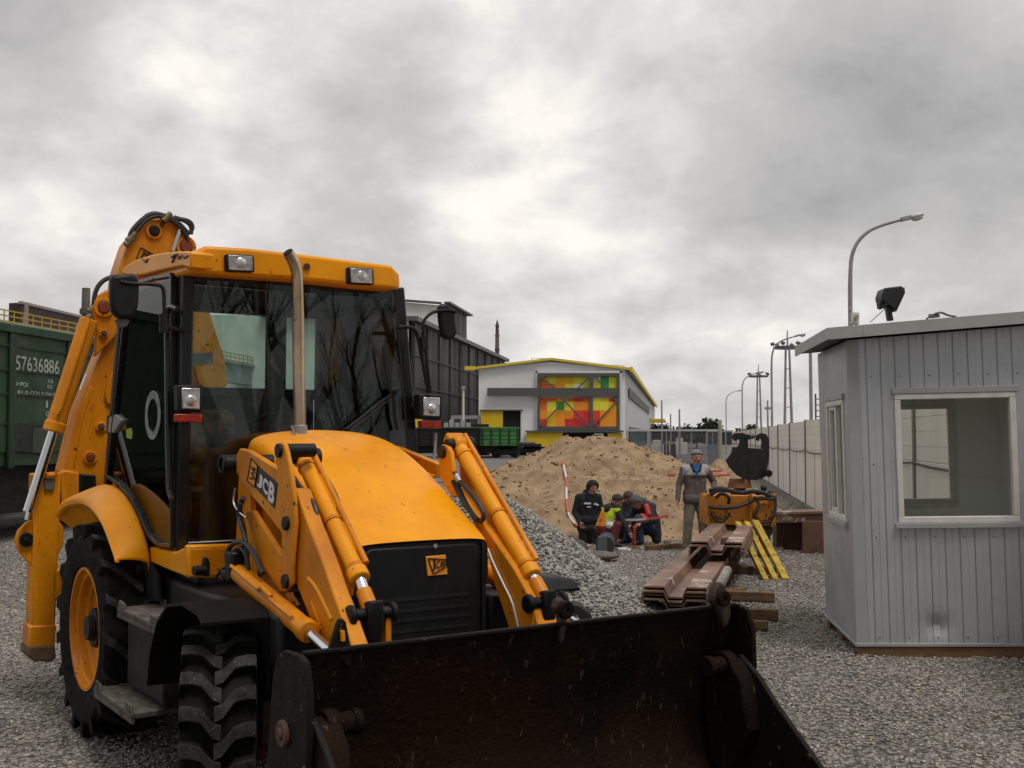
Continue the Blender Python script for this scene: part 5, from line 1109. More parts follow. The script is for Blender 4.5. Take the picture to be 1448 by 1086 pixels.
# --- crouching man in a grey cap, dark jacket and jeans, facing left
JN = cloth('blue_jeans', (.022, .048, .11)); CPG = mat('grey_cap', (.075, .085, .095), .9, bump=.3, bscale=40)
q = WZ(905, 770); cm = person('man crouching in a dark jacket with red straps, grey cap and blue jeans', (q.x, q.y, 0), 0, 1.03)
J = dict(pel=(.19, .06, .27), chest=(.12, .02, .56), neck=(.03, -.03, .74), head=(-.065, -.10, .76), shL=(.21, -.08, .68), shR=(-.08, .10, .66), elL=(.20, -.22, .45), elR=(-.16, -.02, .45), wrL=(-.02, -.28, .40), wrR=(-.20, -.20, .36),
         knL=(-.05, -.20, .47), knR=(-.20, .02, .47), anL=(-.02, -.19, .085), anR=(-.22, .02, .085), toL=(-.15, -.26, .04), toR=(-.36, -.02, .04))
C = limbs(J, (3, 3, 4, 5)) + head_caps(J['head'], (-.55, -.65, -.6), (-.5, -.2, .8)) + hand_caps(J['wrL'], (-.8, -.3, -.3), 1, (0, 0, -1), .8, 0) + hand_caps(J['wrR'], (-.4, -.8, -.3), -1, (0, 0, -1), .8, 0)
C += [((.12, .06, .68), .115, (.05, .02, .72), .09, 3), ((.26, .04, .24), .13, (.24, .0, .44), .13, 3), ((.10, -.13, .68), .055, (.13, -.20, .55), .05, 6), ((.02, -.16, .52), .055, (.10, -.22, .46), .05, 6), ((.30, .02, .10), .09, (.29, .04, .2), .11, 3)]
body_mesh(C, [SKIN, EYE, LIP, DJ, JN, BT, RED], 'body', cm)
cap_shell(J['head'], (-.55, -.65, -.6), (-.5, -.2, .8), .112, 'cap', CPG, cm, brim=.42, lo=-.5)
# --- a fourth worker, mostly hidden behind him
q = Vector((WY(890, 700, 21.9).x, 21.9, -.06)); hw = person('man with brown hair and grey jacket crouching behind the man in the grey cap', q, 0, 1.0)
J = dict(pel=(.02, .06, .28), chest=(.0, .0, .58), neck=(-.02, -.02, .80), head=(-.03, -.08, .88), shL=(.17, -.02, .72), shR=(-.17, .0, .72), elL=(.25, -.12, .50), elR=(-.22, -.14, .50), wrL=(.12, -.30, .40), wrR=(-.10, -.32, .38),
         knL=(.15, -.24, .42), knR=(-.15, -.22, .42), anL=(.15, -.10, .085), anR=(-.15, -.08, .085), toL=(.17, -.26, .04), toR=(-.17, -.24, .04))
C = limbs(J, (3, 3, 4, 5)) + head_caps(J['head'], (.3, -.8, -.5), (0, -.4, .9)) + hand_caps(J['wrL'], (-.5, -.6, -.4), -1, (0, 0, -1), .7, 0) + hand_caps(J['wrR'], (.5, -.6, -.4), 1, (0, 0, -1), .7, 0)
body_mesh(C, [SKIN, EYE, LIP, cloth('grey_work_jacket', (.045, .045, .048)), BKT, BT], 'body', hw)
cap_shell(J['head'], (.3, -.8, -.5), (0, -.4, .9), .101, 'hair', mat('reddish_brown_hair', (.06, .025, .015), .7, bump=.6, bscale=60), hw, brim=.45, lo=-.35)
# ================================================================== BACKHOE LOADER
LD = thing('backhoe_loader', 'big yellow backhoe loader with black front bucket and upright exhaust', 'backhoe loader', (VO.x, VO.y, 0), math.atan2(VL.y, VL.x))
def PX(name, pts, x, th, m, bevel=.006, parent=None):       # plate facing forward
    mb = MB(); mb.prism(UX(pts, x), Vector((-th, 0, 0))); return mb.build(name, m, parent or LD, bevel=bevel)
def PY(name, pts, y, th, m, bevel=.006, parent=None):       # plate facing the machine's right side
    mb = MB(); mb.prism(UY(pts, y), Vector((0, th, 0))); return mb.build(name, m, parent or LD, bevel=bevel)
# ---------------- wheels
def wheel(loc, R, W, rr, nl, lug_h, lug_w, steer, side, name):
    mb = MB(); w = W/2; Rb = R-lug_h
    mb.lathe([(rr, -w*.72), (rr+.03, -w*.88), (rr+(Rb-rr)*.5, -w*1.0), (rr+(Rb-rr)*.82, -w*.95), (Rb-.012, -w*.80), (Rb, -w*.4), (Rb, w*.4), (Rb-.012, w*.80), (rr+(Rb-rr)*.82, w*.95), (rr+(Rb-rr)*.5, w*1.0), (rr+.03, w*.88), (rr, w*.72)], (0, 0, 0), (0, 1, 0), 72)
    for s in (-1, 1):
        for k in range(nl):
            th0 = 2*math.pi*(k+(.5 if s > 0 else 0))/nl
            path = [(.97, -.06, -.10, .10), (.95, 0, -.03, .04), (.70, 0, 0, 0), (.42, -.03, 0, 0), (.12, -.17, 0, .08), (-.10, -.20, 0, .12)] if nl > 17 else [(.97, .05, -.13, .14), (.95, .03, -.04, .05), (.78, 0, 0, 0), (.40, -.12, 0, 0), (.05, -.25, 0, 0), (-.05, -.27, 0, 0)]
            V = []
            for (yf, dt, dr, wx) in path:
                th = th0+dt; hw = lug_w/2*(1+wx)/R
                for r_, e in ((Rb-.03+dr*.5, 1.08), (R+dr*lug_h*3*.5, .88)):
                    for sg in (-1, 1): a = th+sg*hw*e; V.append((r_*math.cos(a), s*yf*w, r_*math.sin(a)))
            n = len(path); f = [(0, 1, 3, 2), (4*n-4, 4*n-2, 4*n-1, 4*n-3)]
            for i in range(n-1):
                a, b = 4*i, 4*i+4; f += [(a+2, a+3, b+3, b+2), (a, b, b+1, a+1), (a, a+2, b+2, b), (a+1, b+1, b+3, a+3)]
            mb.add(V, f[:2]); mb.f.pop(); mb.f.pop(); mb.m.pop(); mb.m.pop(); o0 = len(mb.v)-len(V)
            for ff in f: top = all(q % 4 >= 2 for q in ff) and len(set(q//4 for q in ff)) > 1; mb.f.append(tuple(q+o0 for q in ff)); mb.m.append(1 if top else 0)
    o = mb.build('wheel', [RUB, RUBD], LD, bevel=.010, smooth=30); o.location = loc; o.rotation_euler = (0, 0, steer)
    mb = MB(); s = side
    mb.lathe([(rr+.012, s*w*.78), (rr+.014, s*w*.86), (rr-.006, s*w*.86), (rr-.014, s*w*.70), (rr-.040, s*w*.66), (rr-.048, s*w*.46), (rr-.075, s*w*.42), (rr-.085, s*w*.30), (rr*.55, s*w*.22), (.05, s*w*.22), (.05, -s*w*.3), (rr-.02, -s*w*.3), (rr+.012, -s*w*.72)], (0, 0, 0), (0, 1, 0), 56)
    mb.build('rim', YELD, o, smooth=25)
    mb = MB(); mb.cyl((0, s*w*.1, 0), (0, s*w*.62, 0), rr*.36, rr*.33, 26); mb.cyl((0, s*w*.62, 0), (0, s*w*.80, 0), rr*.22, rr*.20, 18)
    for k in range(10): a = k*.6283; c = (rr*.46*math.cos(a), s*w*.15, rr*.46*math.sin(a)); mb.cyl(c, (c[0], s*w*.34, c[2]), .016, .016, 6)
    mb.build('hub', BLK, o, bevel=.004)
    return o
for s in (-1, 1):
    wheel((0, s*.885, .70), .70, .46, .39, 17, .050, .070, 0, s, 'rear')
    wheel((2.17, s*.93, .50), .50, .37, .24, 18, .056, .080, rad(-21), s, 'front')
# ---------------- chassis and axles
mb = MB(); mb.bb((-.9, -.40, .52), (2.55, .40, .96)); mb.bb((2.55, -.36, .62), (2.72, .36, .9)); mb.bb((-1.05, -.85, .62), (-.7, .85, 1.25)); mb.build('chassis', BLK, LD, bevel=.02)
mb = MB(); mb.cyl((0, -.7, .70), (0, .7, .70), .13, .13, 16); mb.sphere((0, 0, .70), (.24, .24, .24)); mb.cyl((2.17, -.78, .5), (2.17, .78, .5), .075, .075, 14); mb.sphere((2.17, .1, .5), (.17, .2, .17)); mb.cyl((2.02, -.7, .48), (2.02, .7, .48), .04, .04, 10); mb.build('axle', BLK, LD)
for y in (-.70, .70): mb = MB(); mb.cyl((2.17, y, .30), (2.17, y, .70), .06, .06, 12); mb.bb((2.05, y-.05, .40), (2.3, y+.05, .62)); mb.build('steering_knuckle', mat('rusty_knuckle', (.09, .04, .025), .7, var=.4, vscale=9), LD, bevel=.01)
for s in (-1, 1):
    y0, y1 = sorted((s*.80, s*.42)); mb = MB(); mb.bb((.42, y0, .80), (2.62, y1, 1.10)); o = mb.build('side_tank', mat('side_tank_black', (.008, .0085, .010), .45, spec=.3, spots=(.04, .04, .04), sscale=30, samt=.7), LD, bevel=.035, seg=3)
    mb = MB(); y0, y1 = sorted((s*1.02, s*.74)); mb.bb((.80, y0, .47), (1.52, y1, .905)); sb = mb.build('step_box', BLK, LD, bevel=.015)
    for z, x0, x1, yo in ((.92, .74, 1.56, 1.07), (.43, .62, 1.45, 1.17)):
        mb = MB(); y0, y1 = sorted((s*yo, s*(yo-.27))); mb.bb((x0, y0, z-.02), (x1, y1, z+.012)); mb.bb((x0, y0, z-.05), (x1, y0+.02 if s < 0 else y0+.02, z-.02))
        for xx in (x0+.02, x1-.16): mb.prism([(xx, s*yo, z+.01), (xx+.14, s*yo, z+.01), (xx+.13, s*yo, z+.05), (xx+.02, s*yo, z+.06)], (0, -s*.015, 0)); mb.prism([(xx, s*(yo-.25), z+.01), (xx+.14, s*(yo-.25), z+.01), (xx+.12, s*(yo-.25), z+.05), (xx+.03, s*(yo-.25), z+.05)], (0, -s*.015, 0))
        st = mb.build('step', STEP, sb, bevel=.006)
    # small arched front mudguards
    mb = MB(); prof_ = [(1.62, .62), (1.66, .80), (1.78, .98), (1.95, 1.085), (2.18, 1.12), (2.42, 1.10), (2.50, 1.06)]; V = []
    for yy in (s*1.14, s*.80):
        for t_ in (0, .016): V += [(x, yy, z+t_) for x, z in prof_]
    n = len(prof_); f = []
    for i in range(n-1): f += [(i, i+1, n+i+1, n+i), (2*n+i, 3*n+i, 3*n+i+1, 2*n+i+1), (n+i, n+i+1, 3*n+i+1, 3*n+i), (i, 2*n+i, 2*n+i+1, i+1)]
    f += [(0, n, 3*n, 2*n), (n-1, 3*n-1, 4*n-1, 2*n-1)]; mb.add(V, f)
    y0, y1 = sorted((s*.812, s*.80)); mb.prism([(1.62, y0, .50)]+[(x, y0, z) for x, z in prof_]+[(2.5, y0, .72), (2.2, y0, .5)], (0, .012, 0))
    mb.build('mudguard', mat('mudguard_black', (.005, .005, .0055), .5, spec=.15), LD)
# ---------------- rear fenders
lipo = UY([(80, 729), (85, 720), (91, 713), (110, 709), (120, 712), (130, 718), (144, 737), (155, 768), (160, 782), (163, 793)], -1.08)
crest = [U(px, py, y=y) for px, py, y in ((80, 726, -1.075), (86, 713, -1.065), (91, 706, -1.06), (110, 696, -1.03), (133, 685, -.98), (155, 677, -.93), (178, 697, -.90), (199, 737, -.875), (211, 771, -.862), (211, 794, -.862))]
for s in (-1, 1):
    fl = lambda p, dy=0, dz=0: Vector((p.x, (p.y+dy)*(-s), p.z+dz))
    rows = [[fl(p, .03, -.02) for p in lipo], [fl(p, -.004, -.012) for p in lipo], [fl(p) for p in lipo], [fl(a.lerp(b, .18), -.012, .010) for a, b in zip(lipo, crest)], [fl(a.lerp(b, .55), -.008, .012) for a, b in zip(lipo, crest)], [fl(p) for p in crest], [Vector((p.x-.02, s*max(.850, abs(p.y)-.05), p.z-.05)) for p in crest], [Vector((p.x-.03, s*.852, p.z-.22)) for p in crest]]
    n = len(lipo); mb = MB(); mb.add([p for r_ in rows for p in r_], [(j*n+i, j*n+i+1, (j+1)*n+i+1, (j+1)*n+i) for j in range(len(rows)-1) for i in range(n-1)])
    o = mb.build('fender', YEL, LD, smooth=40); sm = o.modifiers.new('sub', 'SUBSURF'); sm.levels = 2; sm.render_levels = 2; so_ = o.modifiers.new('thick', 'SOLIDIFY'); so_.thickness = .008
    mb = MB(); mb.prism([(q.x, s*abs(q.y), q.z) for q in UY([(164, 795), (211, 795), (222, 815), (224, 850), (190, 850)], -.86)], (0, -s*.02, 0)); mb.bb((-.9, min(s*.62, s*.58), .9), (.75, max(s*.62, s*.58), 1.62)); mb.build('mud_flap', BLKP, LD)
# ---------------- cab sill, floor, posts
sill = [(211, 773), (224, 776), (248, 780), (262, 773), (266, 771), (266, 817), (240, 807), (212, 795)]
sx = U(266, 790, y=-.845).x
for s in (-1, 1):
    mb = MB(); mb.prism([(p.x, -s*p.y, p.z) for p in UY(sill, -.845)], (0, -s*.16, 0)); so_ = mb.build('cab_sill', YEL, LD, bevel=.012)
    mb = MB(); mb.prism([(p.x, -s*p.y, p.z) for p in UX([(265, 771), (342, 769), (342, 819), (265, 817)], sx)], (-.06, 0, 0)); mb.build('front_panel', YEL, so_, bevel=.014)
    mb = MB(); mb.prism([(p.x, -s*p.y, p.z) for p in UX([(270, 777), (338, 775), (338, 814), (270, 812)], sx+.004)], (-.01, 0, 0)); mb.build('inset_panel', YELD, so_, bevel=.003)
mb = MB(); mb.cyl(U(274, 807, x=sx+.07), U(286, 806, x=sx+.06), .028, .028, 14); mb.cyl(U(283, 806, x=sx+.05), U(291, 806, x=sx+.05), .024, .024, 12); mb.prism(UX([(290, 790), (294, 788), (297, 795), (297, 815), (289, 815)], sx+.06), (-.05, 0, 0)); mb.build('filler_valve', BLKP, LD, bevel=.003)
mb = MB(); mb.bb((-.55, -.72, .96), (1.18, .72, 1.28)); mb.bb((-.50, -.70, 1.28), (-.32, .70, 2.28)); mb.build('cab_floor', INT, LD, bevel=.02)
A_b, A_t = Vector((1.10, -.80, 1.29)), Vector((1.10, -.785, 2.985)); L_b, L_t = Vector((1.14, .80, 1.29)), Vector((1.06, .675, 2.985))
C_b, C_t = Vector((-.45, -.83, 1.60)), Vector((-.20, -.80, 3.04)); D_b, D_t = Vector((-.45, .80, 1.30)), Vector((-.20, .70, 3.04))
mb = MB()
mb.beam(A_b, A_t, .075, .085, up=(1, 0, 0)); mb.beam(L_b, L_t, .085, .085, up=(1, 0, 0)); mb.beam(C_b, C_t, .05, .07, up=(1, 0, 0)); mb.beam(D_b, D_t, .08, .08, up=(1, 0, 0))
mb.beam(A_t-Vector((0, 0, .045)), L_t-Vector((0, 0, .045)), .07, .09); mb.beam(C_t-Vector((0, 0, .06)), D_t-Vector((0, 0, .06)), .07, .2); mb.beam(A_t-Vector((0, 0, .03)), C_t-Vector((0, 0, .03)), .06, .06); mb.beam(L_t-Vector((0, 0, .04)), D_t-Vector((0, 0, .04)), .06, .08)
mb.beam((-.36, .39, 2.2), (-.28, .36, 2.98), .16, .05, up=(1, 0, 0)); mb.beam((-.36, -.72, 2.3), (-.32, .72, 2.3), .06, .08); mb.beam(D_b+Vector((.85, .0, 0)), D_t+Vector((.72, 0, 0)), .06, .07, up=(1, 0, 0)); mb.beam(L_b, D_b, .07, .09)
mb.beam((1.13, -.78, 1.31), (1.16, .78, 1.31), .06, .07)
mb.build('cab_frame', BLKG, LD, bevel=.012)
mb = MB(); mb.prism([(1.135, -.765, 1.34), (1.175, .765, 1.34), (1.10, .645, 2.955), (1.135, -.755, 2.955)], (-.008, 0, 0)); mb.build('windscreen', GLASS, LD, smooth=0)
mb = MB(); mb.prism([(-.36, -.72, 2.34), (-.36, .72, 2.34), (-.28, .68, 2.96), (-.28, -.72, 2.96)], (-.006, 0, 0)); mb.build('rear_window', emit_free_glass('pale_rear_glass', (.74, .82, .78), .6), LD, smooth=0)
mb = MB(); mb.prism([(L_b.x-.03, .80, 1.34), (D_b.x+.03, .80, 1.34), (D_t.x+.03, .70, 2.98), (L_t.x-.03, .68, 2.95)], (0, .006, 0)); mb.build('side_window', GLASSD, LD, smooth=0)
# door on the machine's right side: outline traced on the cab side plane, with black frame, glass, handle and grab rail
dpoly = [(184, 404), (222, 393), (246, 389), (246, 772), (226, 769), (213, 756), (201, 730), (189, 708), (172, 686), (155, 673)]
dp = UY(dpoly, -.838)
mb = MB()
for a, b in zip(dp, dp[1:]+dp[:1]): mb.beam(a, b, .028, .05, up=(0, 1, 0))
door = mb.build('door', BLKG, LD, bevel=.006)
mb = MB(); mb.prism([p for p in dp], (0, .006, 0)); mb.build('pane', GLASSD, door, smooth=0)
mb = MB(); mb.prism(UY([(154, 590), (163, 586), (172, 594), (160, 612), (152, 612)], -.86), (0, .04, 0)); mb.build('handle', mat('grey_handle', (.22, .23, .24), .4), door, bevel=.006)
mb = MB(); mb.prism(UY([(151, 588), (155, 587), (155, 614), (150, 614)], -.855), (0, .03, 0)); mb.build('hinge', BLK, door)
c = U(216, 587, y=-.846); mb = MB(); mb.lathe([(.105, -.002), (.155, -.002), (.155, .002), (.105, .002)], c, (0, 1, 0), 30, closed=True)
for v in range(len(mb.v)): x, y, z = mb.v[v]; mb.v[v] = (c.x+(x-c.x)*1.05, y, c.z+(z-c.z)*1.0)
mb.build('ring_sticker', mat('pale_sticker', (.25, .32, .28), .6, col2=(.10, .15, .12), vscale=14), door, smooth=0)
mb = MB(); mb.prism(UY([(178, 607), (185, 605), (187, 612), (186, 621), (179, 619)], -.846), (0, .003, 0)); mb.build('green_sticker', mat('lime_sticker', (.22, .34, .02), .6), door, smooth=0)
mb = MB(); mb.tube(UY([(251, 437), (241, 433), (236, 440), (236, 470), (238, 690), (243, 706)], -.885), .017, 8, smooth=1); mb.build('grab_rail', BLKG, LD)
mb = MB(); mb.bb((-.22, -.78, 2.935), (1.07, .66, 2.965)); mb.build('headliner', INT, LD, bevel=.006)
mb = MB(); mb.bb((-.44, .735, 1.28), (1.08, .775, 1.80)); mb.build('side_panel', INT, LD, bevel=.006)
# interior: seat, steering wheel, dash, levers, yellow canister
mb = MB(); mb.bb((.15, -.62, 1.48), (.70, -.12, 1.64)); mb.prism([(.19, -.62, 1.64), (.31, -.62, 1.64), (.17, -.60, 2.16), (.07, -.60, 2.16)], (0, .48, 0)); seat = mb.build('seat', CAMO, LD, bevel=.06, seg=3)
mb = MB(); mb.bb((.2, -.55, 1.28), (.6, -.2, 1.48)); mb.build('seat_base', INT, seat, bevel=.03)
mb = MB(); mb.cyl((.98, -.10, 1.28), (.83, -.10, 1.98), .05, .04, 12); mb.prism([(1.10, -.62, 1.28), (1.10, -.62, 1.95), (.98, -.62, 2.0), (.86, -.62, 1.3)], (0, 1.2, 0)); dash = mb.build('dashboard', INT, LD, bevel=.03)
mb = MB(); cx = Vector((.80, -.10, 2.03)); R_ = Euler((0, -.45, 0)).to_matrix(); mb.tube([cx+R_@Vector((.19*math.cos(a), .19*math.sin(a), 0)) for a in np.linspace(0, 2*math.pi, 28)], .016, 8)
for a in (0.5, 2.6, 4.7): mb.beam(cx, cx+R_@Vector((.185*math.cos(a), .185*math.sin(a), 0)), .03, .014)
mb.build('steering_wheel', BLKP, LD)
mb = MB()
for y, x in ((-.42, .55), (.30, .6), (.38, .55), (.46, .6)): mb.cyl((x, y, 1.3), (x+.08, y, 2.08), .012, .010, 8); mb.sphere((x+.08, y, 2.10), .028, 10, 7)
mb.build('lever', BLKP, LD)
mb = MB(); mb.bb((-.1, .35, 1.3), (.7, .62, 1.95)); mb.build('side_console', INT, LD, bevel=.04)
mb = MB(); mb.prism(UY([(206, 712), (222, 700), (238, 707), (243, 716), (243, 755), (220, 750)], -.66), (0, .22, 0)); mb.build('canister', mat('dull_yellow_canister', (.62, .44, .03), .6, var=.3), LD, bevel=.02)
PX('document_sheet', [(272, 500), (301, 498), (301, 516), (273, 517)], -.25, .01, WHT, 0)
# ---------------- roof
ry = lambda p, x: U(p[0], p[1], x=x)
rf = UX([(266, 385), (266, 372), (273, 362), (289, 347), (350, 350.5), (420, 358), (555, 375), (562, 384), (563, 409), (420, 395)], 1.29)
mb = MB(); mb.prism(rf, (-1.62, 0, 0)); roof = mb.build('roof', YEL, LD, bevel=.022, seg=3)
mb = MB(); mb.prism(UY([(270, 357), (262, 355), (240, 356), (215, 360), (192, 367), (177, 376), (172, 382), (172, 386), (182, 390), (200, 389), (232, 381), (258, 376), (269, 379)], -.865), (0, .14, 0)); mb.build('visor', YEL, roof, bevel=.018, seg=3)
mb = MB(); mb.prism(UX([(556, 378), (565, 388), (566, 405), (560, 410), (552, 400)], 1.18), (-1.4, 0, 0)); mb.build('visor', YEL, roof, bevel=.012)
mb = MB(); c_ = [Vector((1.33, y, 3.12)) for y in (0,)]
for pts in (((242, 364), (247, 361), (245, 368)), ((243, 371), (250, 359), (253, 366), (257, 361), (260, 365), (265, 362)), ((201, 366), (206, 371), (209, 366))):
    mb.tube(UY(pts, -.869), .006, 5)
mb.build('paint_scrawl', DECB, roof)
mb = MB(); mb.cyl(U(434, 377, x=1.31), U(434, 377, x=1.27), .022, .022, 12); mb.build('bolt', RUSTD, roof)
for (a, b, c, d) in (((320, 358.5), (360, 360.5), (361, 385), (321, 383)), ((493, 377), (529, 379.5), (530, 403), (494, 401))):
    mb = MB(); mb.prism(UX([a, b, c, d], 1.335), (-.06, 0, 0)); wl_ = mb.build('work_light', BLKP, roof, bevel=.012)
    i = lambda p, q, t: (p[0]+(q[0]-p[0])*t, p[1]+(q[1]-p[1])*t); ctr = ((a[0]+c[0])/2, (a[1]+c[1])/2)
    mb = MB(); mb.prism(UX([i(q, ctr, .16) for q in (a, b, c, d)], 1.341), (-.02, 0, 0)); mb.sphere(U(ctr[0], ctr[1], x=1.338), (.012, .035, .035)); mb.build('lens', LENS, wl_, bevel=.006)
# ---------------- exhaust
ex = Vector((1.40, -.165, 0)); exz = lambda py, px=424: U(px, py, x=1.40)
pts = [U(424.5, 618, x=1.40), U(423, 560, x=1.40), U(422, 480, x=1.40), U(421, 415, x=1.40), U(420.5, 395, x=1.40), U(419, 380, x=1.40), U(413, 366, x=1.41), U(407, 357, x=1.42)]
mb = MB(); mb.tube(pts[:3]+[pts[3]], .037, 18); mb.tube(pts[3:], .037, 18, smooth=2); exo = mb.build('exhaust_pipe', EXH, LD)
d = (pts[-1]-pts[-2]).normalized(); mb = MB(); mb.cyl(pts[-1]+d*.002, pts[-1]+d*.006, .031, .031, 18); mb.build('outlet', mat('outlet_black', (.004, .004, .004), .9), exo)  # near-black disc closing the pipe mouth
mb = MB(); mb.cyl(U(424.5, 622, x=1.40), U(424.5, 601, x=1.40), .043, .043, 18); mb.prism(UX([(414, 612), (436, 613), (440, 617), (436, 620), (414, 620)], 1.43), (-.06, 0, 0)); mb.tube(UX([(412, 602), (416, 612), (422, 624)], 1.45), .006, 6); mb.build('clamp', STEEL, exo, bevel=.003)
# ---------------- bonnet and grille
xsn = [1.18, 1.30, 1.45, 1.62, 1.80, 1.98, 2.15, 2.32, 2.48, 2.60, 2.635]
zt = [1.985, 1.985, 1.965, 1.915, 1.845, 1.765, 1.675, 1.585, 1.50, 1.445, 1.42]
hwid = [.455, .455, .455, .455, .45, .445, .44, .43, .42, .41, .40]; rings = []
for x, z, h in zip(xsn, zt, hwid):
    k = min(1, max(0, (2.62-x)/1.1)); cw_, co = .030*k+.004, .03+.045*k
    pr = [(-h-.005, 1.16), (-h-.004, z-.22), (-h, z-.035-co*.7), (-h+co*.25, z-.012-co*.25), (-h+co, z-.004), (-h*.55, z+cw_*.65), (0, z+cw_), (h*.55, z+cw_*.65), (h-co, z-.004), (h-co*.25, z-.012-co*.25), (h, z-.035-co*.7), (h+.004, z-.22), (h+.005, 1.16)]
    rings.append([(x, y, zz_) for y, zz_ in pr])
n = len(rings[0]); mb = MB(); mb.add([p for r_ in rings for p in r_], [(j*n+i, j*n+i+1, (j+1)*n+i+1, (j+1)*n+i) for j in range(len(rings)-1) for i in range(n-1)] + [tuple(range(n))])
o = mb.build('bonnet', YEL, LD, smooth=50); sm = o.modifiers.new('sub', 'SUBSURF'); sm.levels = 2; sm.render_levels = 2
mb = MB(); mb.prism([(2.62, -.405, .86), (2.62, .405, .86), (2.62, .405, 1.395), (2.62, .385, 1.418), (2.62, -.385, 1.418), (2.62, -.405, 1.395)], (-.5, 0, 0)); gr = mb.build('grille', BLKP, LD, bevel=.025, seg=3)
mb = MB(); mb.prism([(2.632, -.345, .90), (2.632, .345, .90), (2.632, .345, 1.37), (2.632, .31, 1.395), (2.632, -.31, 1.395), (2.632, -.345, 1.37)], (-.03, 0, 0)); mb.build('grille_panel', BLKP, gr, bevel=.012, seg=3)
mb = MB()
for k, z in enumerate((1.14, 1.08, 1.03, .975, .925)): mb.prism([(2.630, -.28, z), (2.630, .28, z), (2.6345, .28, z-.018), (2.6345, -.28, z-.018)], (0, 0, -.012))
for s in (-1, 1): mb.bb((2.625, s*.375-.012, .88), (2.638, s*.375+.012, 1.40))
mb.build('louvre', BLKP, gr, bevel=.005)
mb = MB(); c = U(615, 772, x=2.635); mb.cyl(c, c+Vector((.008, 0, 0)), .012, .012, 14); mb.build('bolt', STEEL, gr)
bq = UX([(604.5, 815), (633.5, 812.5), (630.5, 784.5), (602.5, 787)], 2.64)
mb = MB(); mb.prism(bq, (-.008, 0, 0)); bad = mb.build('badge', ORNG, gr, bevel=.004)
mb = MB(); fr = UX([(605.5, 789.5), (630.5, 791), (631, 801), (613, 811.5)], 2.643)
for a, b in zip(fr, fr[1:]+fr[:1]): mb.beam(a, b, .004, .006, up=(1, 0, 0))
text_quad(mb, 'J', *UX([(611, 808), (616, 806), (610.5, 792)], 2.643), bold=.03, lift=(1, 0, 0)); text_quad(mb, 'C', *UX([(617, 805.5), (622.5, 803), (616.5, 794)], 2.643), bold=.03, lift=(1, 0, 0)); text_quad(mb, 'B', *UX([(623.5, 802.5), (629.5, 800), (623, 794.5)], 2.643), bold=.03, lift=(1, 0, 0))
mb.build('emblem', DECB, bad, smooth=0)
# ---------------- lamps, mirrors, wiper on the cab posts
for side in (-1, 1):
    mb = MB(); mb.prism(UX([(251, 544), (286, 544), (286, 583), (252, 582)] if side < 0 else [(593, 557), (626, 558), (625, 594), (593, 592)], 1.27), (-.09, 0, 0)); hl = mb.build('headlight', BLKP, LD, bevel=.012)
    lq = [(257, 548.5), (283, 548.5), (283, 579), (258, 578)] if side < 0 else [(599, 561.5), (622.5, 562), (622, 589), (599.5, 588)]
    mb = MB(); mb.prism(UX(lq, 1.277), (-.03, 0, 0)); mb.build('lens', LENS, hl, bevel=.006)
    ctr = (sum(q[0] for q in lq)/4, sum(q[1] for q in lq)/4); mb = MB(); mb.lathe([(.0, .012), (.02, .010), (.033, .004), (.036, 0)], U(ctr[0], ctr[1]+3, x=1.275), (1, 0, 0), 18); mb.build('reflector', LENS, hl)
    iq = [(249, 585), (286, 585.5), (286, 597.5), (249, 597)] if side < 0 else [(596, 595), (624, 595.5), (624, 606), (597, 605)]
    mb = MB(); mb.prism(UX(iq, 1.26), (-.06, 0, 0)); mb.build('indicator', AMB, hl, bevel=.006)
    mb = MB(); p0, p1 = (U(262, 570, x=1.2), Vector((1.12, -.80, U(262, 570, x=1.2).z))) if side < 0 else (U(600, 575, x=1.2), Vector((1.12, .76, U(600, 575, x=1.2).z))); mb.cyl(p0, p1, .03, .03, 10); mb.build('bracket', BLKP, hl)
ms_ = [(157, 391), (163, 388), (188, 386), (195, 390), (198, 400), (197, 430), (194, 441), (186, 449), (176, 451), (166, 448), (159, 440), (157, 420)]
mb = MB(); mb.prism(UX(ms_, 1.33), (-.07, 0, 0)); mo = mb.build('mirror', BLKP, LD, bevel=.022, seg=3)
mb = MB(); mb.tube(UX([(170, 398), (185, 401), (220, 402), (230, 405), (232, 416), (232, 446)], 1.33), .011, 8, smooth=1); mb.cyl(U(231, 444, x=1.33), U(231, 470, x=1.33), .024, .024, 10); mb.cyl(U(231, 462, x=1.33), Vector((1.12, -.80, U(231, 462, x=1.33).z)), .014, .014, 8); mb.build('mirror_arm', BLKP, mo)
mb = MB(); mb.prism(UX([(164, 451), (174, 449), (184, 453), (180, 462), (170, 463)], 1.3), (-.05, 0, 0)); mb.build('mirror_clamp', mat('mirror_clamp_grey', (.10, .10, .10), .5), mo, bevel=.006)
mr_ = [(622, 432), (628, 429), (637, 431), (645, 442), (646, 458), (648, 471), (643, 478), (634, 480), (627, 476), (624, 455)]
mb = MB(); mb.prism(UX(mr_, 1.30), (-.06, 0, 0)); mo = mb.build('mirror', BLKP, LD, bevel=.02, seg=3)
mb = MB(); mb.tube(UX([(563, 463), (575, 462), (584, 464), (590, 472), (596, 500), (603, 540), (607, 556)], 1.28), .014, 8, smooth=1); mb.tube(UX([(598, 497), (599, 470), (597, 458), (604, 447), (615, 440), (632, 438), (645, 441)], 1.30), .011, 8, smooth=1); mb.tube(UX([(597, 470), (603, 505), (609, 556)], 1.29), .010, 8); mb.prism(UX([(596, 476), (604, 475), (606, 494), (598, 496)], 1.31), (-.05, 0, 0)); mb.build('mirror_arm', BLKP, mo)
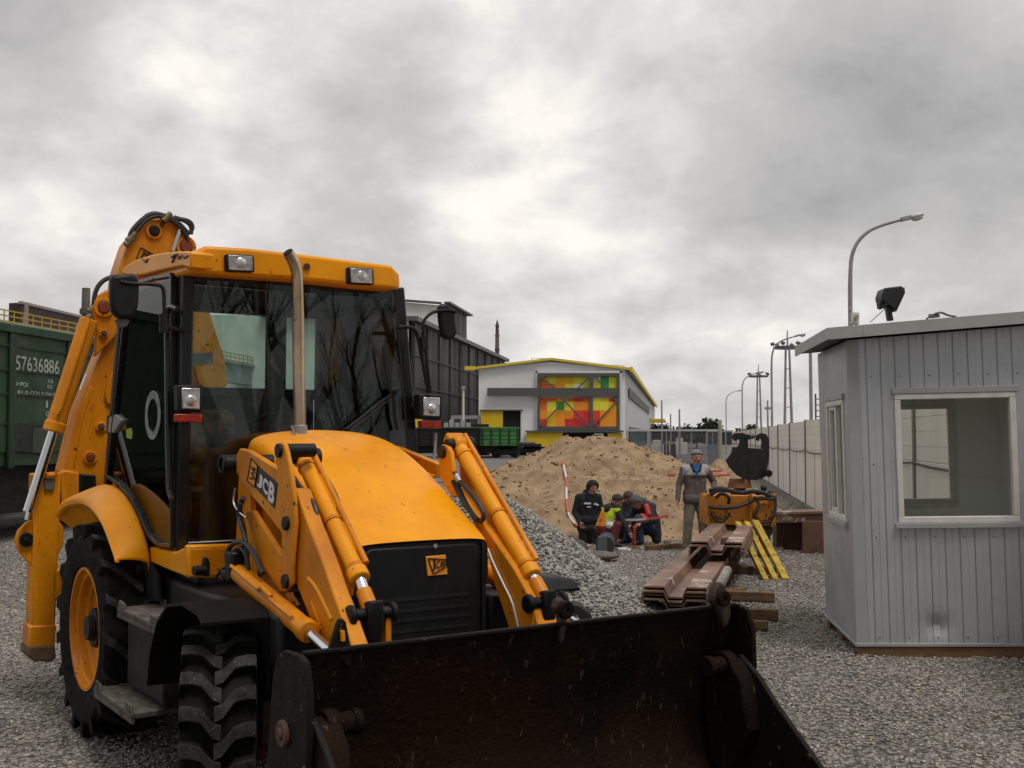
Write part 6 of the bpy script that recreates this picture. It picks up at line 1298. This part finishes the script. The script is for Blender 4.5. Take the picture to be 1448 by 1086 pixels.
mb = MB(); mb.tube(UX([(490, 607), (535, 572), (556, 555), (562, 549)], 1.185), .007, 6); mb.tube(UX([(494, 611), (545, 570), (558, 556)], 1.185), .005, 6); mb.tube(UX([(541, 490), (546, 530), (553, 558)], 1.185), .007, 6); mb.sphere(U(557, 553, x=1.185), (.02, .03, .03), 10, 7); mb.tube(UX([(556, 556), (558, 590), (562, 608)], 1.18), .012, 8); mb.build('wiper', BLKP, LD)
mb = MB(); mb.tube(UX([(616, 612), (615, 640), (611, 660)], 1.2), .012, 8); mb.build('post_rail', STEEL, LD)
# ---------------- loader arms
YO = -.67
def both(fn):
    for s in (-1, 1): fn(s)
def my(pts, s, y): return [Vector((p.x, p.y*(-s), p.z)) for p in UY(pts, y)]
towerR = [(334, 643), (339, 634), (351, 637), (372, 650), (393, 663), (412, 690), (412, 740), (400, 757), (374, 723), (351, 696), (334, 669)]
linkR = [(388, 636), (391, 627), (396, 625), (401, 627), (404, 636), (409, 660), (414, 695), (417, 738), (412, 800), (412, 826), (405, 834), (398, 828), (397, 800), (398, 740), (392, 668)]
armR = [(413, 690), (418, 692), (436, 743), (458, 800), (472, 842), (486, 880), (503, 928), (462, 928), (440, 880), (425, 842), (414, 815), (420, 740)]
lowR = [(346, 723), (357, 722), (400, 789), (404, 838), (395, 838), (372, 800), (354, 750)]
low2 = [(353, 742), (393, 799), (404, 842), (424, 875), (440, 905), (432, 925), (408, 925), (406, 890), (372, 830), (360, 790)]
armi = [(440, 735), (468, 780), (490, 830), (508, 876), (512, 925), (486, 880)]
armLp = [(644, 690), (664, 716), (690, 750), (728, 806), (752, 850), (763, 896), (722, 896), (700, 830), (686, 765), (672, 745)]
towLp = [(619, 642), (620, 633), (625, 628), (632, 630), (637, 640), (641, 668), (648, 700), (640, 704), (630, 690), (622, 676)]
def arm(s):
    R_ = s < 0
    mb = MB(); mb.prism(UY(armR, YO), (0, .085, 0)) if R_ else mb.prism(UY(armLp, .44), (0, .13, 0)); a = mb.build('loader_arm', YELD, LD, bevel=.008)
    mb = MB(); mb.prism(UY(towerR, YO-.01), (0, .035, 0)) if R_ else mb.prism(UY(towLp, .425), (0, .03, 0)); tp = mb.build('tower_plate', YELD, a, bevel=.008)
    mb = MB(); mb.prism(UY(towerR, YO+.13), (0, .03, 0)) if R_ else mb.prism([p+Vector((0, .14, 0)) for p in UY(towLp, .425)], (0, .03, 0)); mb.build('tower_plate', YELD, a, bevel=.006)
    if R_:
        mb = MB(); mb.prism(UY(linkR, YO-.035), (0, .025, 0)); mb.build('link_plate', YELD, a, bevel=.008)
        mb = MB(); mb.prism(UY([(413, 700), (419, 728), (424, 745), (421, 790), (423, 836), (408, 838), (410, 800), (416, 742)], YO+.012), (0, .05, 0)); mb.build('slot', BLK, a)
        # raised stiffening rib pressed into the arm side
        mb = MB(); mb.tube(UY([(437, 818), (447, 828), (458, 850), (470, 876)], YO+.004), .013, 8, smooth=1); mb.tube(UY([(441, 850), (449, 872), (455, 890)], YO+.004), .008, 8); mb.build('pressed_rib', YEL, a)
    yo = -.66 if R_ else .58; d = -s
    for nm, poly, y0_, th in (('lower_frame', lowR, yo, .03), ('lower_frame', lowR, yo+d*.09, .03), ('lower_link', low2, yo+d*.035, .05)):
        pts = [Vector((p.x, y0_, p.z)) for p in UY(poly, -.66+abs(y0_-yo))]
        mb = MB(); mb.prism(pts, (0, d*th, 0)); mb.build(nm, YELD, a, bevel=.008)
    for (px, py), r_ in ((((396, 637), .036), ((406, 740), .036), ((405, 822), .036)) if R_ else (((626, 639), .040),)):
        q = U(px, py, y=YO-.035 if R_ else .425); mb = MB(); mb.cyl(q-Vector((0, .018, 0)), q+Vector((0, .19, 0)), r_, r_, 20); mb.build('pin', BLKP, a, bevel=.004)
    if R_:
        q = U(330, 656, y=YO); mb = MB(); mb.cyl(q-Vector((0, .06, 0)), q+Vector((0, .25, 0)), .052, .052, 24); mb.lathe([(.036, .0), (.054, .0), (.054, .012), (.036, .012)], q-Vector((0, .062, 0)), (0, -1, 0), 24, closed=True); mb.build('pivot_boss', BLK, a, bevel=.004)
    p0, p1, p2 = [Vector((p.x, p.y if R_ else .66, p.z)) for p in UY([(338, 810), (436, 893), (448, 904)], -.74)]; sd = Vector((0, s, 0))
    mb = MB(); mb.cyl(p0, p1, .050, .050, 22); mb.cyl(p1-(p1-p0).normalized()*.05, p1+(p1-p0).normalized()*.012, .056, .056, 22); lc = mb.build('lift_ram', YELD, a, bevel=.008)
    mb = MB(); mb.cyl(p1, p2+(p2-p1)*2, .027, .027, 16); mb.build('rod', CHR, lc)
    mb = MB(); o_ = sd*.045+Vector((0, 0, .04)); mb.tube([p0+o_, p0.lerp(p1, .5)+o_, p0.lerp(p1, .9)+o_], .010, 8); mb.tube([p0.lerp(p1, .45)+sd*.05+Vector((0, 0, .045)), p0.lerp(p1, .52)+sd*.06+Vector((0, 0, .075)), p0.lerp(p1, .6)+sd*.04+Vector((0, 0, .05))], .013, 8); mb.build('ram_pipe', YELD, lc)
    p0, p1, p2, p3 = UY([(430, 652), (508, 817), (514, 836), (524, 862)], -.52) if R_ else UY([(651, 634), (752, 812), (757, 821), (770, 846)], .52)
    dr = (p1-p0).normalized(); mb = MB(); mb.cyl(p0, p1, .044, .044, 24); mb.cyl(p1-dr*.05, p1+dr*.015, .053, .053, 24); tr_ = mb.build('tilt_ram', YEL, a, bevel=.008)
    mb = MB(); mb.cyl(p1, p2+dr*.02, .030, .030, 18); mb.build('rod', CHR, tr_); mb = MB(); mb.cyl(p2, p3, .038, .040, 18); mb.build('rod_end', YELD, tr_)
    up_ = Vector((.02, .045, .040)); mb = MB(); mb.tube([p0+up_-dr*.06, p0.lerp(p1, .5)+up_, p0.lerp(p1, .95)+up_], .015, 10); mb.build('ram_pipe', YELD, tr_)
    for k in (.06, .55, .93): mb = MB(); mb.lathe([(.045, -.010), (.050, -.010), (.050, .010), (.045, .010)], p0.lerp(p1, k), dr, 22, closed=True); mb.build('clamp_band', YELD, tr_)
    mb = MB(); q0 = p0-dr*.03; mb.cyl(q0-Vector((0, .085, 0)), q0+Vector((0, .085, 0)), .034, .034, 16); mb.cyl(q0+Vector((0, .065, 0)), q0+Vector((0, .095, 0)), .05, .05, 18); mb.build('ram_pin', BLKP, a, bevel=.005)
    mb = MB(); mb.cyl(q0-Vector((0, .04, 0)), q0+Vector((0, .04, 0)), .052, .052, 18); mb.box(q0+Vector((-.045, 0, .03)), (.06, .12, .07), Euler((0, .7, 0)).to_matrix()); mb.build('ram_mount', YELD, a, bevel=.012)
    q = p3; e = 0 if R_ else -.02
    mb = MB(); mb.cyl(q+Vector((0, -.12, -.02)), q+Vector((0, -.085, -.02)), .050, .050, 20); mb.cyl(q+Vector((0, .10, -.02)), q+Vector((0, .13, -.02)), .050, .050, 20); mb.cyl(q+Vector((0, -.1, -.02)), q+Vector((0, .12, -.02)), .030, .030, 14); mb.prism([q+Vector((.05, -.035, .05)), q+Vector((.06, -.035, -.03)), q+Vector((.03, -.035, -.16)), q+Vector((-.05, -.035, -.14)), q+Vector((-.05, -.035, .03))], (0, .08, 0)); mb.build('linkage', BLK, a, bevel=.012)
    mb = MB(); mb.box(q+Vector((-.02, -.07, -.17)), (.07, .03, .30)); mb.box(q+Vector((-.02, .09, -.17)), (.07, .03, .30)); mb.box(q+Vector((-.03, .01, -.25)), (.05, .13, .05)); mb.build('link_bar', YELD, a, bevel=.006)
    return a
aR = arm(-1); aL = arm(1)
# decal on the tower plate
mb = MB(); q = UY([(350.3, 680), (360.6, 689), (365, 658.7), (355.5, 647.7)], YO-.012); mb.prism(q, (0, .004, 0)); dc = mb.build('decal', ORNG, aR); dc['label'] = 'orange badge with black emblem on the arm tower'
mb = MB()
for a, b in zip(q, q[1:]+q[:1]): mb.beam(a+Vector((0, -.002, 0)), b+Vector((0, -.002, 0)), .004, .007, up=(0, 1, 0))
zz2 = UY([(354, 676), (360, 677), (356, 668), (360.5, 669), (356, 660), (361, 664)], YO-.014); mb.tube(zz2, .007, 5); mb.build('emblem', DECB, dc, smooth=0)
mb = MB(); mb.prism(UY([(360.6, 689), (388.3, 719.3), (392.8, 683.2), (365, 658.7)], YO-.0125), (0, .004, 0)); dc = mb.build('decal', DECB, aR)
mb = MB()
for ch, a, b, c in (('J', (363.5, 686), (370, 693), (365.5, 667)), ('C', (371, 692), (378.5, 702), (373, 672)), ('B', (379, 706), (387, 715), (382, 679))): text_quad(mb, ch, *UY([a, b, c], YO-.0145), bold=.045, lift=(0, -1, 0))
mb.build('lettering', WHT, dc, smooth=0)
# hoses
for pts, y, r_, par in ((((413, 674), (416, 677), (422, 687), (433, 698), (443, 711), (449, 730), (447, 744), (440, 747), (437, 738), (433, 722), (424, 700), (415, 682)), -.60, .014, aR), (((411, 684), (418, 706), (430, 730), (438, 742)), -.61, .013, aR), (((452, 662), (457, 670), (467, 686), (477, 705), (479.5, 720), (477, 735)), -.44, .013, aR),
                   (((643, 668), (648, 680), (660, 690), (673, 706), (683, 722), (684, 734), (678, 738), (668, 728), (655, 705), (646, 682)), .43, .014, aL), (((640, 680), (650, 702), (664, 724), (676, 735)), .42, .012, aL), (((668, 655), (684, 673), (700, 692), (710, 708), (711, 722)), .60, .013, aL)):
    mb = MB(); mb.tube(UY(pts, y), r_, 10, smooth=2); mb.build('hose', HOSE, par)
for a, b, y, par in (((412, 673), (417, 681), -.605, aR), ((450, 658), (455, 668), -.44, aR), ((645, 672), (650, 681), .425, aL)):
    mb = MB(); mb.cyl(*UY([a, b], y), .017, .015, 12); mb.build('hose_ferrule', STEEL, par)
for pts, y, par in ((((468, 790), (490, 835), (510, 884)), -.53, aR), (((690, 776), (697, 795), (712, 826), (724, 850), (729, 870), (734, 892)), .43, aL)):
    mb = MB(); mb.tube(UY(pts, y), .008, 8, smooth=1); mb.build('steel_pipe', mat('pale_pipe', (.55, .52, .46), .3, metal=.5), par)
for pts, r_, y in ((((344, 704), (338, 718), (341, 735), (347, 760), (345, 790), (340, 806)), .016, -.70), (((340, 712), (337, 730), (343, 748), (350, 775), (349, 800)), .014, -.72), (((322, 800), (320, 786), (325, 772), (336, 766), (347, 767), (357, 779), (366, 799), (372, 811)), .014, -.74), (((326, 812), (328, 796), (330, 780), (341, 772), (349, 786), (352, 806)), .012, -.73), (((306, 815), (313, 806), (320, 800), (328, 806), (322, 816), (312, 818)), .010, -.76), (((333, 690), (329, 712), (340, 726), (349, 732)), .006, -.72)):
    mb = MB(); mb.tube(UY(pts, y), r_, 8, smooth=2); mb.build('hose', HOSE if r_ > .008 else CHR, aR)
mb = MB(); mb.box(U(334, 800, y=-.74), (.10, .10, .16)); mb.box(U(322, 812, y=-.76), (.12, .05, .05)); mb.build('lift_ram_mount', BLK, aR, bevel=.015)
mb = MB(); mb.beam(U(565, 642, y=.60), U(622, 666, y=.60), .05, .09); mb.cyl(U(560, 641, y=.58), U(560, 641, y=.68), .05, .05, 18); mb.tube(UY([(565, 650), (590, 664), (614, 674)], .56), .012, 8); mb.build('rear_link', YELD, aL, bevel=.01)
for s in (-1, 1): mb = MB(); mb.prism([(1.30, s*.50, 1.10), (1.60, s*.50, 1.10), (1.52, s*.50, 1.80), (1.36, s*.50, 1.80)], (0, s*.04, 0)); mb.build('arm_tower', YELD, LD, bevel=.01)
# ---------------- bucket
pf = [(3.717, 1.12), (3.672, .97), (3.615, .78), (3.585, .58), (3.61, .40), (3.70, .27), (3.86, .205), (4.20, .18), (4.66, .165)]
ys_ = np.linspace(-1.16, 1.19, 30); V = []; m_ = len(pf)
for off in (0, 1):
    for y in ys_:
        for i, (x, z) in enumerate(pf):
            a = pf[max(i-1, 0)]; b = pf[min(i+1, m_-1)]; t_ = Vector((b[0]-a[0], b[1]-a[1])).normalized(); V.append((x-off*.03*abs(t_.y), y, z-off*.03*abs(t_.x)))
ny = len(ys_); K = ny*m_; f = []
for j in range(ny-1):
    for i in range(m_-1): a = j*m_+i; f += [(a, a+1, a+m_+1, a+m_), (K+a, K+a+m_, K+a+m_+1, K+a+1)]
    f += [(j*m_, (j+1)*m_, K+(j+1)*m_, K+j*m_), (j*m_+m_-1, K+j*m_+m_-1, K+(j+1)*m_+m_-1, (j+1)*m_+m_-1)]
mb = MB(); mb.add(V, f); bk = mb.build('bucket', BUCK, LD, smooth=50)
mb = MB(); mb.bb((3.700, -1.155, 1.115), (3.732, 1.185, 1.131)); mb.build('top_edge', BUCKR, bk, bevel=.004)
plate = [(3.735, 1.125), (3.80, 1.105), (3.835, 1.01), (3.84, .83), (3.80, .45), (3.72, .15), (3.46, .2), (3.43, .6), (3.49, 1.0), (3.53, 1.085), (3.60, 1.12)]
clam = [(3.68, .86), (3.78, .885), (3.90, .80), (4.02, .68), (4.29, .444), (4.64, .14), (3.80, .15), (3.62, .5)]
for s, y in ((-1, -1.16), (1, 1.19)):
    mb = MB(); mb.prism([(x, y, z) for x, z in plate], (0, s*.028, 0)); mb.build('side_plate', BUCKR if s < 0 else BUCK, bk, bevel=.006)
    mb = MB(); mb.prism([(x, y-s*.036, z) for x, z in clam], (0, s*.030, 0)); mb.build('clam_plate', BUCKR, bk, bevel=.006)
    mb = MB(); c = Vector((3.75, y, .84)); mb.cyl(c-Vector((0, s*.22, 0)), c-Vector((0, s*.04, 0)), .042, .042, 18); mb.cyl(c-Vector((0, s*.235, 0)), c-Vector((0, s*.20, 0)), .052, .052, 18); mb.cyl(c-Vector((0, s*.13, 0)), c-Vector((0, s*.07, 0)), .065, .065, 18); mb.build('hinge', BUCK, bk, bevel=.008)
    mb = MB(); mb.prism([(3.66, y-s*.03, .87), (3.80, y-s*.03, .87), (3.88, y-s*.03, .78), (3.92, y-s*.03, .55), (3.80, y-s*.03, .30), (3.66, y-s*.03, .35), (3.62, y-s*.03, .6)], (0, -s*.10, 0)); mb.build('hinge_arm', BUCK, bk, bevel=.01)
    mb = MB(); c = Vector((3.62, y+s*.028, .80)); mb.cyl(c, c+Vector((0, s*.02, 0)), .055, .05, 20); mb.cyl(c, c+Vector((0, s*.03, 0)), .025, .025, 12); mb.build('pivot_bolt', RUSTD, bk, bevel=.004)
mb = MB(); a = [(467, 918), (478, 882), (481, 876), (486, 875), (490, 880), (497, 918), (497, 942), (492, 946), (488, 938)]; mb.prism(UX(a, 3.71), (-.03, 0, 0)); mb.build('lifting_lug', BUCKR, bk, bevel=.006)
mb = MB(); mb.tube(UX([(484, 892), (485, 906)], 3.722), .010, 8); mb.build('lug_slot', YELD, bk)
for pts, x in (([(786, 860), (790, 848), (797, 846), (802, 852), (803, 880), (799, 905), (794, 912), (791, 900), (795, 880), (794, 868), (789, 868)], 3.70), ([(1009, 850), (1012, 832), (1018, 823), (1026, 826), (1032, 845), (1035, 868), (1031, 884), (1024, 890), (1020, 870)], 3.72)):
    mb = MB(); mb.prism(UX(pts, x+.03), (-.05, 0, 0)); hk = mb.build('hook', mat('rusty_hook', (.05, .028, .017), .6, metal=.2, var=.5, vscale=9, bump=.3, bscale=30), bk, bevel=.012)
    cx, cy = (797, 862) if x < 3.71 else (1020, 846); mb = MB(); c = U(cx, cy, x=x+.05); mb.lathe([(.012, 0), (.040, 0), (.040, .03), (.012, .03)], c, (1, 0, 0), 20, closed=True); mb.build('hook_eye', BUCK, hk, bevel=.005)
# ---------------- backhoe at the rear: boom folded upright, swung across the machine
XB = -1.3
boomp = [(88, 668), (110, 580), (145, 493), (160, 440), (167, 385), (181, 343), (199, 321), (213, 310), (228, 308), (243, 312), (265, 330), (276, 349), (278, 375), (262, 410), (240, 470), (215, 560), (190, 640), (165, 692), (115, 700)]
mb = MB(); mb.prism(UX(boomp, XB+.14), (-.28, 0, 0)); bm_ = mb.build('boom', YELD, LD, bevel=.02, seg=3)
mb = MB(); mb.prism(UX([(154, 408), (138, 418), (130, 437), (134, 452), (136, 470), (134, 505), (152, 488), (168, 470), (172, 420)], XB+.20), (-.06, 0, 0)); mb.prism(UX([(154, 408), (138, 418), (130, 437), (134, 452), (136, 470), (134, 505), (152, 488), (168, 470), (172, 420)], XB-.14), (-.06, 0, 0)); mb.build('ram_bracket', YELD, bm_, bevel=.012)
mb = MB(); mb.prism(UX([(92, 668), (112, 585), (128, 545), (133, 550), (118, 590), (104, 668)], XB+.148), (-.03, 0, 0)); mb.build('edge_rib', YELD, bm_, bevel=.006)
mb = MB(); mb.prism(UX([(148, 560), (152, 540), (160, 525), (170, 520), (172, 560), (160, 572), (152, 572)], XB+.165), (-.04, 0, 0)); mb.build('boss_plate', YELD, bm_, bevel=.01)
for px, py, r_, m_2, dx in ((217, 327, .045, BLK, .15), (146, 435, .050, mat('red_brown_pin', (.20, .035, .015), .4), .215), (262, 349, .055, MATS['red_brown_pin'], .15), (228, 318, .02, RUSTD, .15), (146, 472, .022, RUSTD, .215), (142, 604, .026, RUSTD, .15), (127, 647, .034, MATS['red_brown_pin'], .15)):
    mb = MB(); c = U(px, py, x=XB+dx-.02); mb.lathe([(r_*.98, .0), (r_*1.5, .0), (r_*1.5, .028), (r_*.98, .028)], c, (1, 0, 0), 24, closed=True); 
    pb = mb.build('pin_boss', YELD, bm_, bevel=.003); mb = MB(); mb.cyl(c, c+Vector((.04, 0, 0)), r_, r_*.85, 20); mb.build('pin', m_2, pb, bevel=.004)
mb = MB(); q = UX([(193, 365), (213, 370), (219, 361), (199, 350)], XB+.143); 
for a, b in zip(q, q[1:]+q[:1]): mb.beam(a, b, .006, .012, up=(1, 0, 0))
mb.tube(UX([(200, 364), (204, 356), (208, 362), (211, 358)], XB+.146), .008, 6); mb.build('emblem', DECB, bm_)
mb = MB(); mb.tube(UX([(244, 355), (254, 325)], XB+.16), .018, 8); mb.build('steel_pipe', CHR, bm_)
for pts in (((183, 340), (184, 330), (193, 318), (205, 307), (215, 302), (226, 306), (238, 311)), ((188, 334), (195, 324), (207, 310), (222, 305), (236, 307), (252, 314), (262, 325), (268, 332)), ((206, 306), (216, 301), (228, 303), (244, 309), (260, 310), (270, 314), (273, 322), (268, 330)), ((238, 309), (252, 318), (262, 330), (266, 338)), ((246, 307), (262, 312), (271, 320), (270, 331)),
            ((132, 432), (134, 415), (140, 402), (150, 394), (162, 391), (172, 392))):
    mb = MB(); mb.tube(UX(pts, XB+.17), .018, 8, smooth=2); mb.build('hose', HOSE, bm_)
for px, py in ((186, 336), (183, 342), (132, 436), (130, 446), (128, 452), (236, 308)): mb = MB(); c = U(px, py, x=XB+.17); mb.cyl(c+Vector((0, -.03, -.03)), c+Vector((0, .03, .04)), .028, .022, 10); mb.build('hose_fitting', mat('dull_brass', (.20, .15, .08), .4, metal=.7), bm_)
p0, p1, p2 = U(126, 452, x=XB+.22), U(76, 608, x=XB+.22), U(57, 668, x=XB+.22); dr = (p1-p0).normalized(); mb = MB(); mb.cyl(p0, p1, .068, .068, 22); mb.cyl(p1-dr*.06, p1+dr*.015, .078, .078, 22); br_ = mb.build('boom_ram', YELD, bm_, bevel=.008)
mb = MB(); mb.cyl(p1, p2+dr*.3, .036, .036, 18); mb.build('rod', CHR, br_); mb = MB(); o_ = Vector((.085, -.02, 0)); mb.tube([p0+o_, p0.lerp(p1, .5)+o_, p0.lerp(p1, .86)+o_], .016, 8); mb.build('ram_pipe', YELD, br_)
mb = MB(); mb.cyl(U(124, 530, x=XB-.05), U(116, 552, x=XB-.05), .02, .02, 10); mb.build('rod', CHR, bm_)
# dipper and backhoe bucket hang behind the cab
mb = MB(); mb.prism(UX([(258, 340), (276, 352), (300, 450), (318, 505), (322, 545), (300, 560), (278, 540), (262, 450), (246, 380)], XB-.05), (-.2, 0, 0)); dpn = mb.build('dipper', YELD, bm_, bevel=.015)
# kingpost frame and stabilisers
KY = -1.06
mb = MB(); mb.prism(UX([(86, 668), (92, 664), (112, 668), (113, 735), (88, 738)], XB+.18), (-.10, 0, 0)); mb.bb((-1.55, -1.05, .75), (-1.12, .95, .98)); mb.bb((-1.50, -1.05, 1.45), (-1.2, .95, 1.62)); mb.bb((-1.52, -.75, .98), (-1.15, -.2, 1.46)); mb.build('kingpost_frame', YELD, LD, bevel=.015)
mb = MB(); mb.prism(UX([(113, 670), (136, 672), (138, 720), (113, 720)], XB+.17), (-.1, 0, 0)); mb.build('frame_panel', BLK, LD, bevel=.01)
for s in (-1, 1):
    def ux(pts, x): return [Vector((p.x, p.y*(-s), p.z)) for p in UX(pts, x)]
    mb = MB(); mb.prism(ux([(49, 670), (87, 668), (78, 892), (44, 894)], -1.12), (-.22, 0, 0)); stz = mb.build('stabiliser_leg', YELD, LD, bevel=.014)
    mb = MB(); mb.prism(ux([(42, 885), (80, 884), (78, 916), (41, 917)], -1.10), (-.26, 0, 0)); mb.build('foot_sleeve', YELD, stz, bevel=.012)
    mb = MB(); mb.prism(ux([(43, 914), (78, 913), (80, 930), (74, 936), (48, 936), (40, 928)], -1.08), (-.32, 0, 0)); mb.build('foot', mat('dirty_foot', (.15, .09, .045), .85, var=.5, vscale=9), stz, bevel=.015)
    mb = MB(); mb.prism(ux([(47, 733), (38, 738), (26, 750), (21, 764), (26, 780), (46, 802)], -1.16), (-.05, 0, 0)); mb.prism(ux([(82, 735), (90, 745), (90, 770), (80, 790)], -1.13), (-.1, 0, 0)); mb.build('flange', YELD, stz, bevel=.01)
    mb = MB(); c = ux([(37, 763)], -1.16)[0]; mb.cyl(c+Vector((.03, 0, 0)), c-Vector((.02, 0, 0)), .052, .052, 22); mb.cyl(c+Vector((.045, 0, 0)), c, .020, .020, 12); mb.build('pin', BLKP, stz, bevel=.004)
    mb = MB(); p = ux([(46, 700), (39, 735)], -1.2); mb.cyl(p[0], p[1], .022, .022, 12); mb.build('rod', CHR, stz)
    mb = MB(); p = ux([(63, 675), (77, 676), (77, 694), (63, 694)], -1.10); mb.prism(p, (-.05, 0, 0)); mb.build('lock_block', mat('lock_grey', (.13, .12, .10), .7), stz, bevel=.008)
    mb = MB(); mb.tube(ux([(66, 668), (66, 672), (78, 672), (79, 667)], -1.09), .014, 8, smooth=1); mb.build('lock_wire', YELD, stz)
